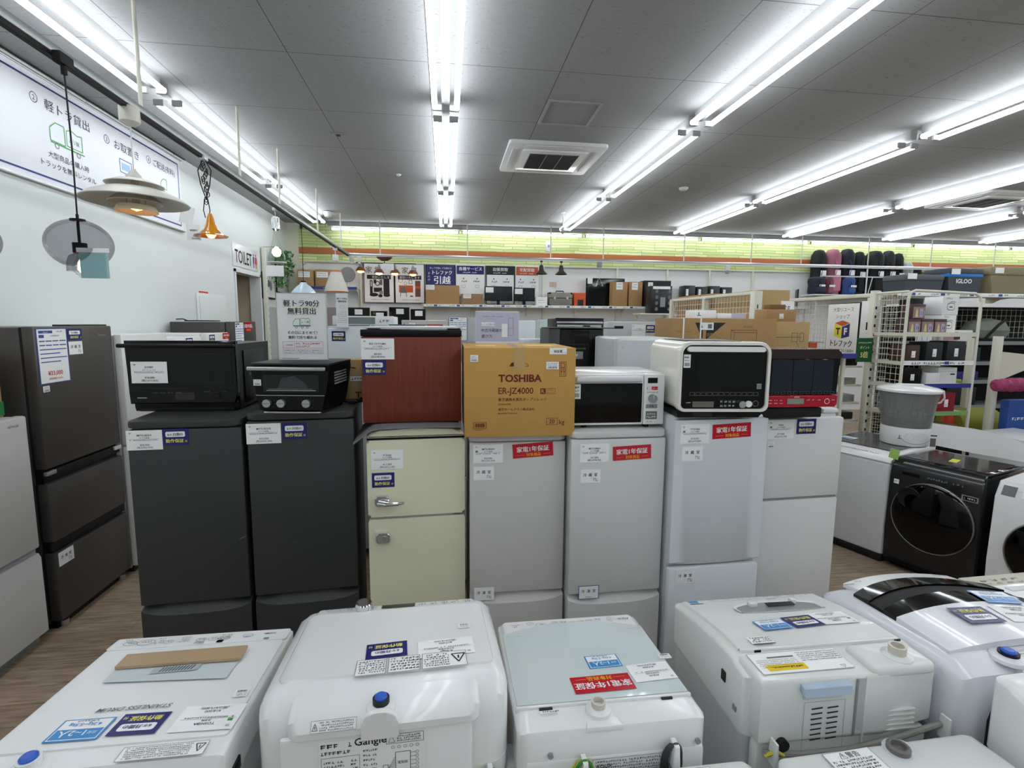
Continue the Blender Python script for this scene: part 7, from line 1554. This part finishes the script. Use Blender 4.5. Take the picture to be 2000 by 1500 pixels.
tag(put(M().lathe([(.03, -.22), (.06, -.18), (.045, -.14), (.065, -.1), (.05, -.04), (.07, 0), (.05, .05), (.07, .1), (.055, .16), (.075, .22)], (0, 0, 0), mat('magenta_netting', '#9c3560', .6, noise=.5, nscale=60), 11, 'x').make('pink_bundle'), (5.0, 3.9, 1.32), .1), 'bunched magenta fabric bundle at the right frame edge', 'bundle')
o = bpy.data.objects['pink_bundle']; P0 = (5.337, 4.200, 1.294); o.location = P0
t = thing('display_rack', 'cream rack post and bracket at the right edge with the magenta bundle', 'rack', (P0[0]+.15, 4.4, 0)); q = M(); q.box((-.1, 0, 0), (-.04, .06, 1.75), IVORY, .004); q.make('post', t); q = M(); q.prism([(-.04, 1.6), (.5, 1.55), (.5, 1.5), (-.04, 1.3)], 'y', .02, .04, IVORY); q.make('bracket', t); M().box((-.12, -.15, P0[2]-.02), (-.09, .0, P0[2]+.02), STEEL).make('hook', t)
A = (5.469, 4.300, 1.129); small('blue_box', 'tall blue printed box at the right edge below the magenta bundle', 'box', A[0], A[0]+.5, 4.3, 0, A[2], mat('blue_carton', '#274f96', .5), .08, None, lambda F, h, H_: [F.rect(-h+.03, H_-.5, -h+.18, H_-.3, PAPER, 1), F.scr(-h+.05, H_-.2, 0, .03, WINK, 1)])
# ---------------------------------------------------------------- golf bags in the rear right corner
t = thing('bag_rack', 'white wire rack holding the row of upright bags', 'rack', (8.9, 9.5, 0))
q = M(); q.box((-1.5, .02, 2.43), (2.1, .55, 2.46), WSTEEL); q.tube([(-1.45, .08, 2.82), (1.9, .08, 2.82)], .012, WSTEEL, 8); q.tube([(-.42, .08, 2.46), (-.42, .08, 2.98)], .014, WSTEEL, 8); q.tube([(-.38, .07, 2.46), (-.3, .07, 2.82)], .008, WSTEEL, 6); q.make('bars', t)
for x in (-1.47, 2.07): M().box((x-.02, .4, 0), (x+.02, .44, 2.43), WSTEEL).make('post', t)
def gbag(label, x0, x1, z1, c, z0=2.4605, y=9.93, c2=None, grp='upright bags in the rear right corner', name='golf_bag'):
    t = thing(name, label, 'bag', ((x0+x1)/2, y, z0), 0, grp); r_ = (x1-x0)/2; z1 = 1.85+(z1-1.85)*(y/8.22); H_ = z1-z0; ry = min(r_, .13)
    m1 = mat('fabric_'+c[1:], c, .7); q = M()
    q.lathe([(r_*.85, 0), (r_*.95, .05), (r_*.9, H_*.5), (r_*1.0, H_*.72), (r_*.95, H_*.88), (r_*.6, H_*.98), (r_*.2, H_)], (0, 0, 0), m1, 18); q.make('bag_body', t)
    q = M(); m2 = mat('fabric_'+(c2 or '#101012')[1:], c2 or '#101012', .7); q.box((-r_*.6, -r_*1.15, H_*.08), (r_*.6, -r_*.6, H_*.42), m2, .03, 3); q.make('front_pocket', t)
    M().tube([(-r_*.3, -r_*.98, H_*.75), (-r_*.1, -r_*1.1, H_*.6), (-r_*.3, -r_*1.15, H_*.42)], .012, m2, 6).make('strap', t)
    q = M(); q.box((-.06, -r_*1.05-.02, H_*.42), (.06, -r_*1.05-.016, H_*.53), PAPER); q.make('price_tag', t)
for a, b, z, c, c2, lb in ((1592, 1617, 3.12, '#1c1d20', None, 'black upright bag, leftmost in the rear right corner'), (1617, 1645, 3.14, '#a86a7c', '#c77d92', 'rosy pink upright bag in the rear right corner'), (1646, 1672, 3.15, '#20232c', '#2b4a85', 'near black bag with blue pocket right of the pink one'), (1673, 1693, 3.11, '#18191c', None, 'black bag just left of the hanging rod'), (1698, 1729, 3.13, '#1a1d1e', None, 'black bag just right of the hanging rod'), (1729, 1752, 3.14, '#25262a', '#4a1822', 'charcoal bag with dark red pocket, third from right'), (1752, 1770, 3.10, '#151618', None, 'small black bag before the white one')):
    A = (7.506, 9.850, 3.247); s_ = ((9.588, 9.850, 3.297)[0]-A[0])/178
    gbag(lb, A[0]+(a-1592)*s_, A[0]+(b-1592)*s_, z, c, c2=c2)
for a, b, z, c, c2, lb in ((1770, 1790, 2.96, '#c9cbcd', '#b9bbbd', 'white upright bag among the dark ones'), (1790, 1808, 2.88, '#202124', None, 'short black bag right of the white one'), (1808, 1826, 2.80, '#8d8a20', '#6d6b18', 'yellow olive bag near the blue banded cooler'), (1826, 1848, 2.90, '#c2344e', '#d05c78', 'red pink bag behind the blue banded cooler')):
    gbag(lb, A[0]+(a-1592)*s_, A[0]+(b-1592)*s_, z, c, c2=c2)
for a, b, c, c2, lb in ((1583, 1611, '#1b2030', '#232b44', 'navy backpack below the leftmost black bag'), (1612, 1629, '#6d3948', '#8d5563', 'maroon backpack beside the navy one'), (1651, 1671, '#28457c', '#2f5596', 'blue backpack in the lower row')):
    X0 = (6.964, 9.200, 2.576)[0]; s2 = ((7.919, 9.200, 2.591)[0]-X0)/88
    gbag(lb, X0+(a-1583)*s2, X0+(b-1583)*s2, 2.67, c, 2.4305, 9.25, c2, 'backpacks in front of the upright bags', 'backpack')
t = thing('bag_ledge', 'white ledge under the row of backpacks', 'shelf', (7.8, 9.05, 2.41)); M().box((-.85, 0, 0), (.55, .4, .02), WSTEEL).make('board', t); M().box((-.6, .28, -2.41), (-.56, .31, 0), WSTEEL).make('post', t)

# ================================================================ hang small parts on the part that carries them
CARDS = ('price_card', 'warranty_card', 'compartment_card', 'barcode_label', 'price_sheet', 'price_tag', 'scratch_mark', 'brand_lettering', 'sticker', 'badge', 'capacity_card', 'lid_lettering', 'warranty_slip', 'label', 'box_print', 'print')
bpy.context.view_layer.update()
def zc(o): return sum(v[2] for v in o.bound_box)/8
def zr(o): return min(v[2] for v in o.bound_box), max(v[2] for v in o.bound_box)
for root in [o for o in SC.objects if o.parent is None and o.type == 'EMPTY' and 'label' in o]:
    kids = {}
    for c in root.children: kids.setdefault(c.name.split('.')[0], []).append(c)
    g = lambda *n: [o for k in n for o in kids.get(k, [])]
    cat = root['category']
    if 'refrigerator' in cat:
        doors = g('refrigerator_door', 'freezer_door', 'upper_door', 'lower_door', 'door', 'vegetable_drawer', 'freezer_drawer')
        for c in g(*CARDS, 'upper_handle', 'lower_handle'):
            z = zc(c); best = [d for d in doors if zr(d)[0] <= z <= zr(d)[1]]
            if best: c.parent = best[0]
    elif cat in ('washing machine',):
        lid = g('lid', 'glass_lid'); pan = g('control_panel'); door = g('door')
        for c in g('price_card', 'warranty_card', 'capacity_card', 'barcode_label', 'lid_lettering', 'lid_grip', 'grip_recess', 'lid_window'):
            if lid: c.parent = lid[0]
        for c in g('dial'):
            if pan: c.parent = pan[0]
        for c in g('door_handle', 'chrome_ring'):
            if door: c.parent = door[0]
        for c in g('inlet_cap'):
            if g('water_inlet'): c.parent = g('water_inlet')[0]
    elif cat in ('oven', 'microwave', 'toaster oven'):
        door = g('door'); pan = g('control_panel')
        for c in g('handle', 'window', 'price_card', 'price_tag', 'sticker', 'barcode_label'):
            if door: c.parent = door[0]
        for c in g('dial', 'start_button', 'knob'):
            tgt = pan or door
            if tgt: c.parent = tgt[0]
    else:
        main = g('carton', 'body', 'bag_body', 'lid', 'tub', 'screen', 'poster')
        for c in g('tape', *CARDS, 'strap', 'latches', 'corner_guards', 'front_pocket'):
            if main and c not in main: c.parent = main[0]
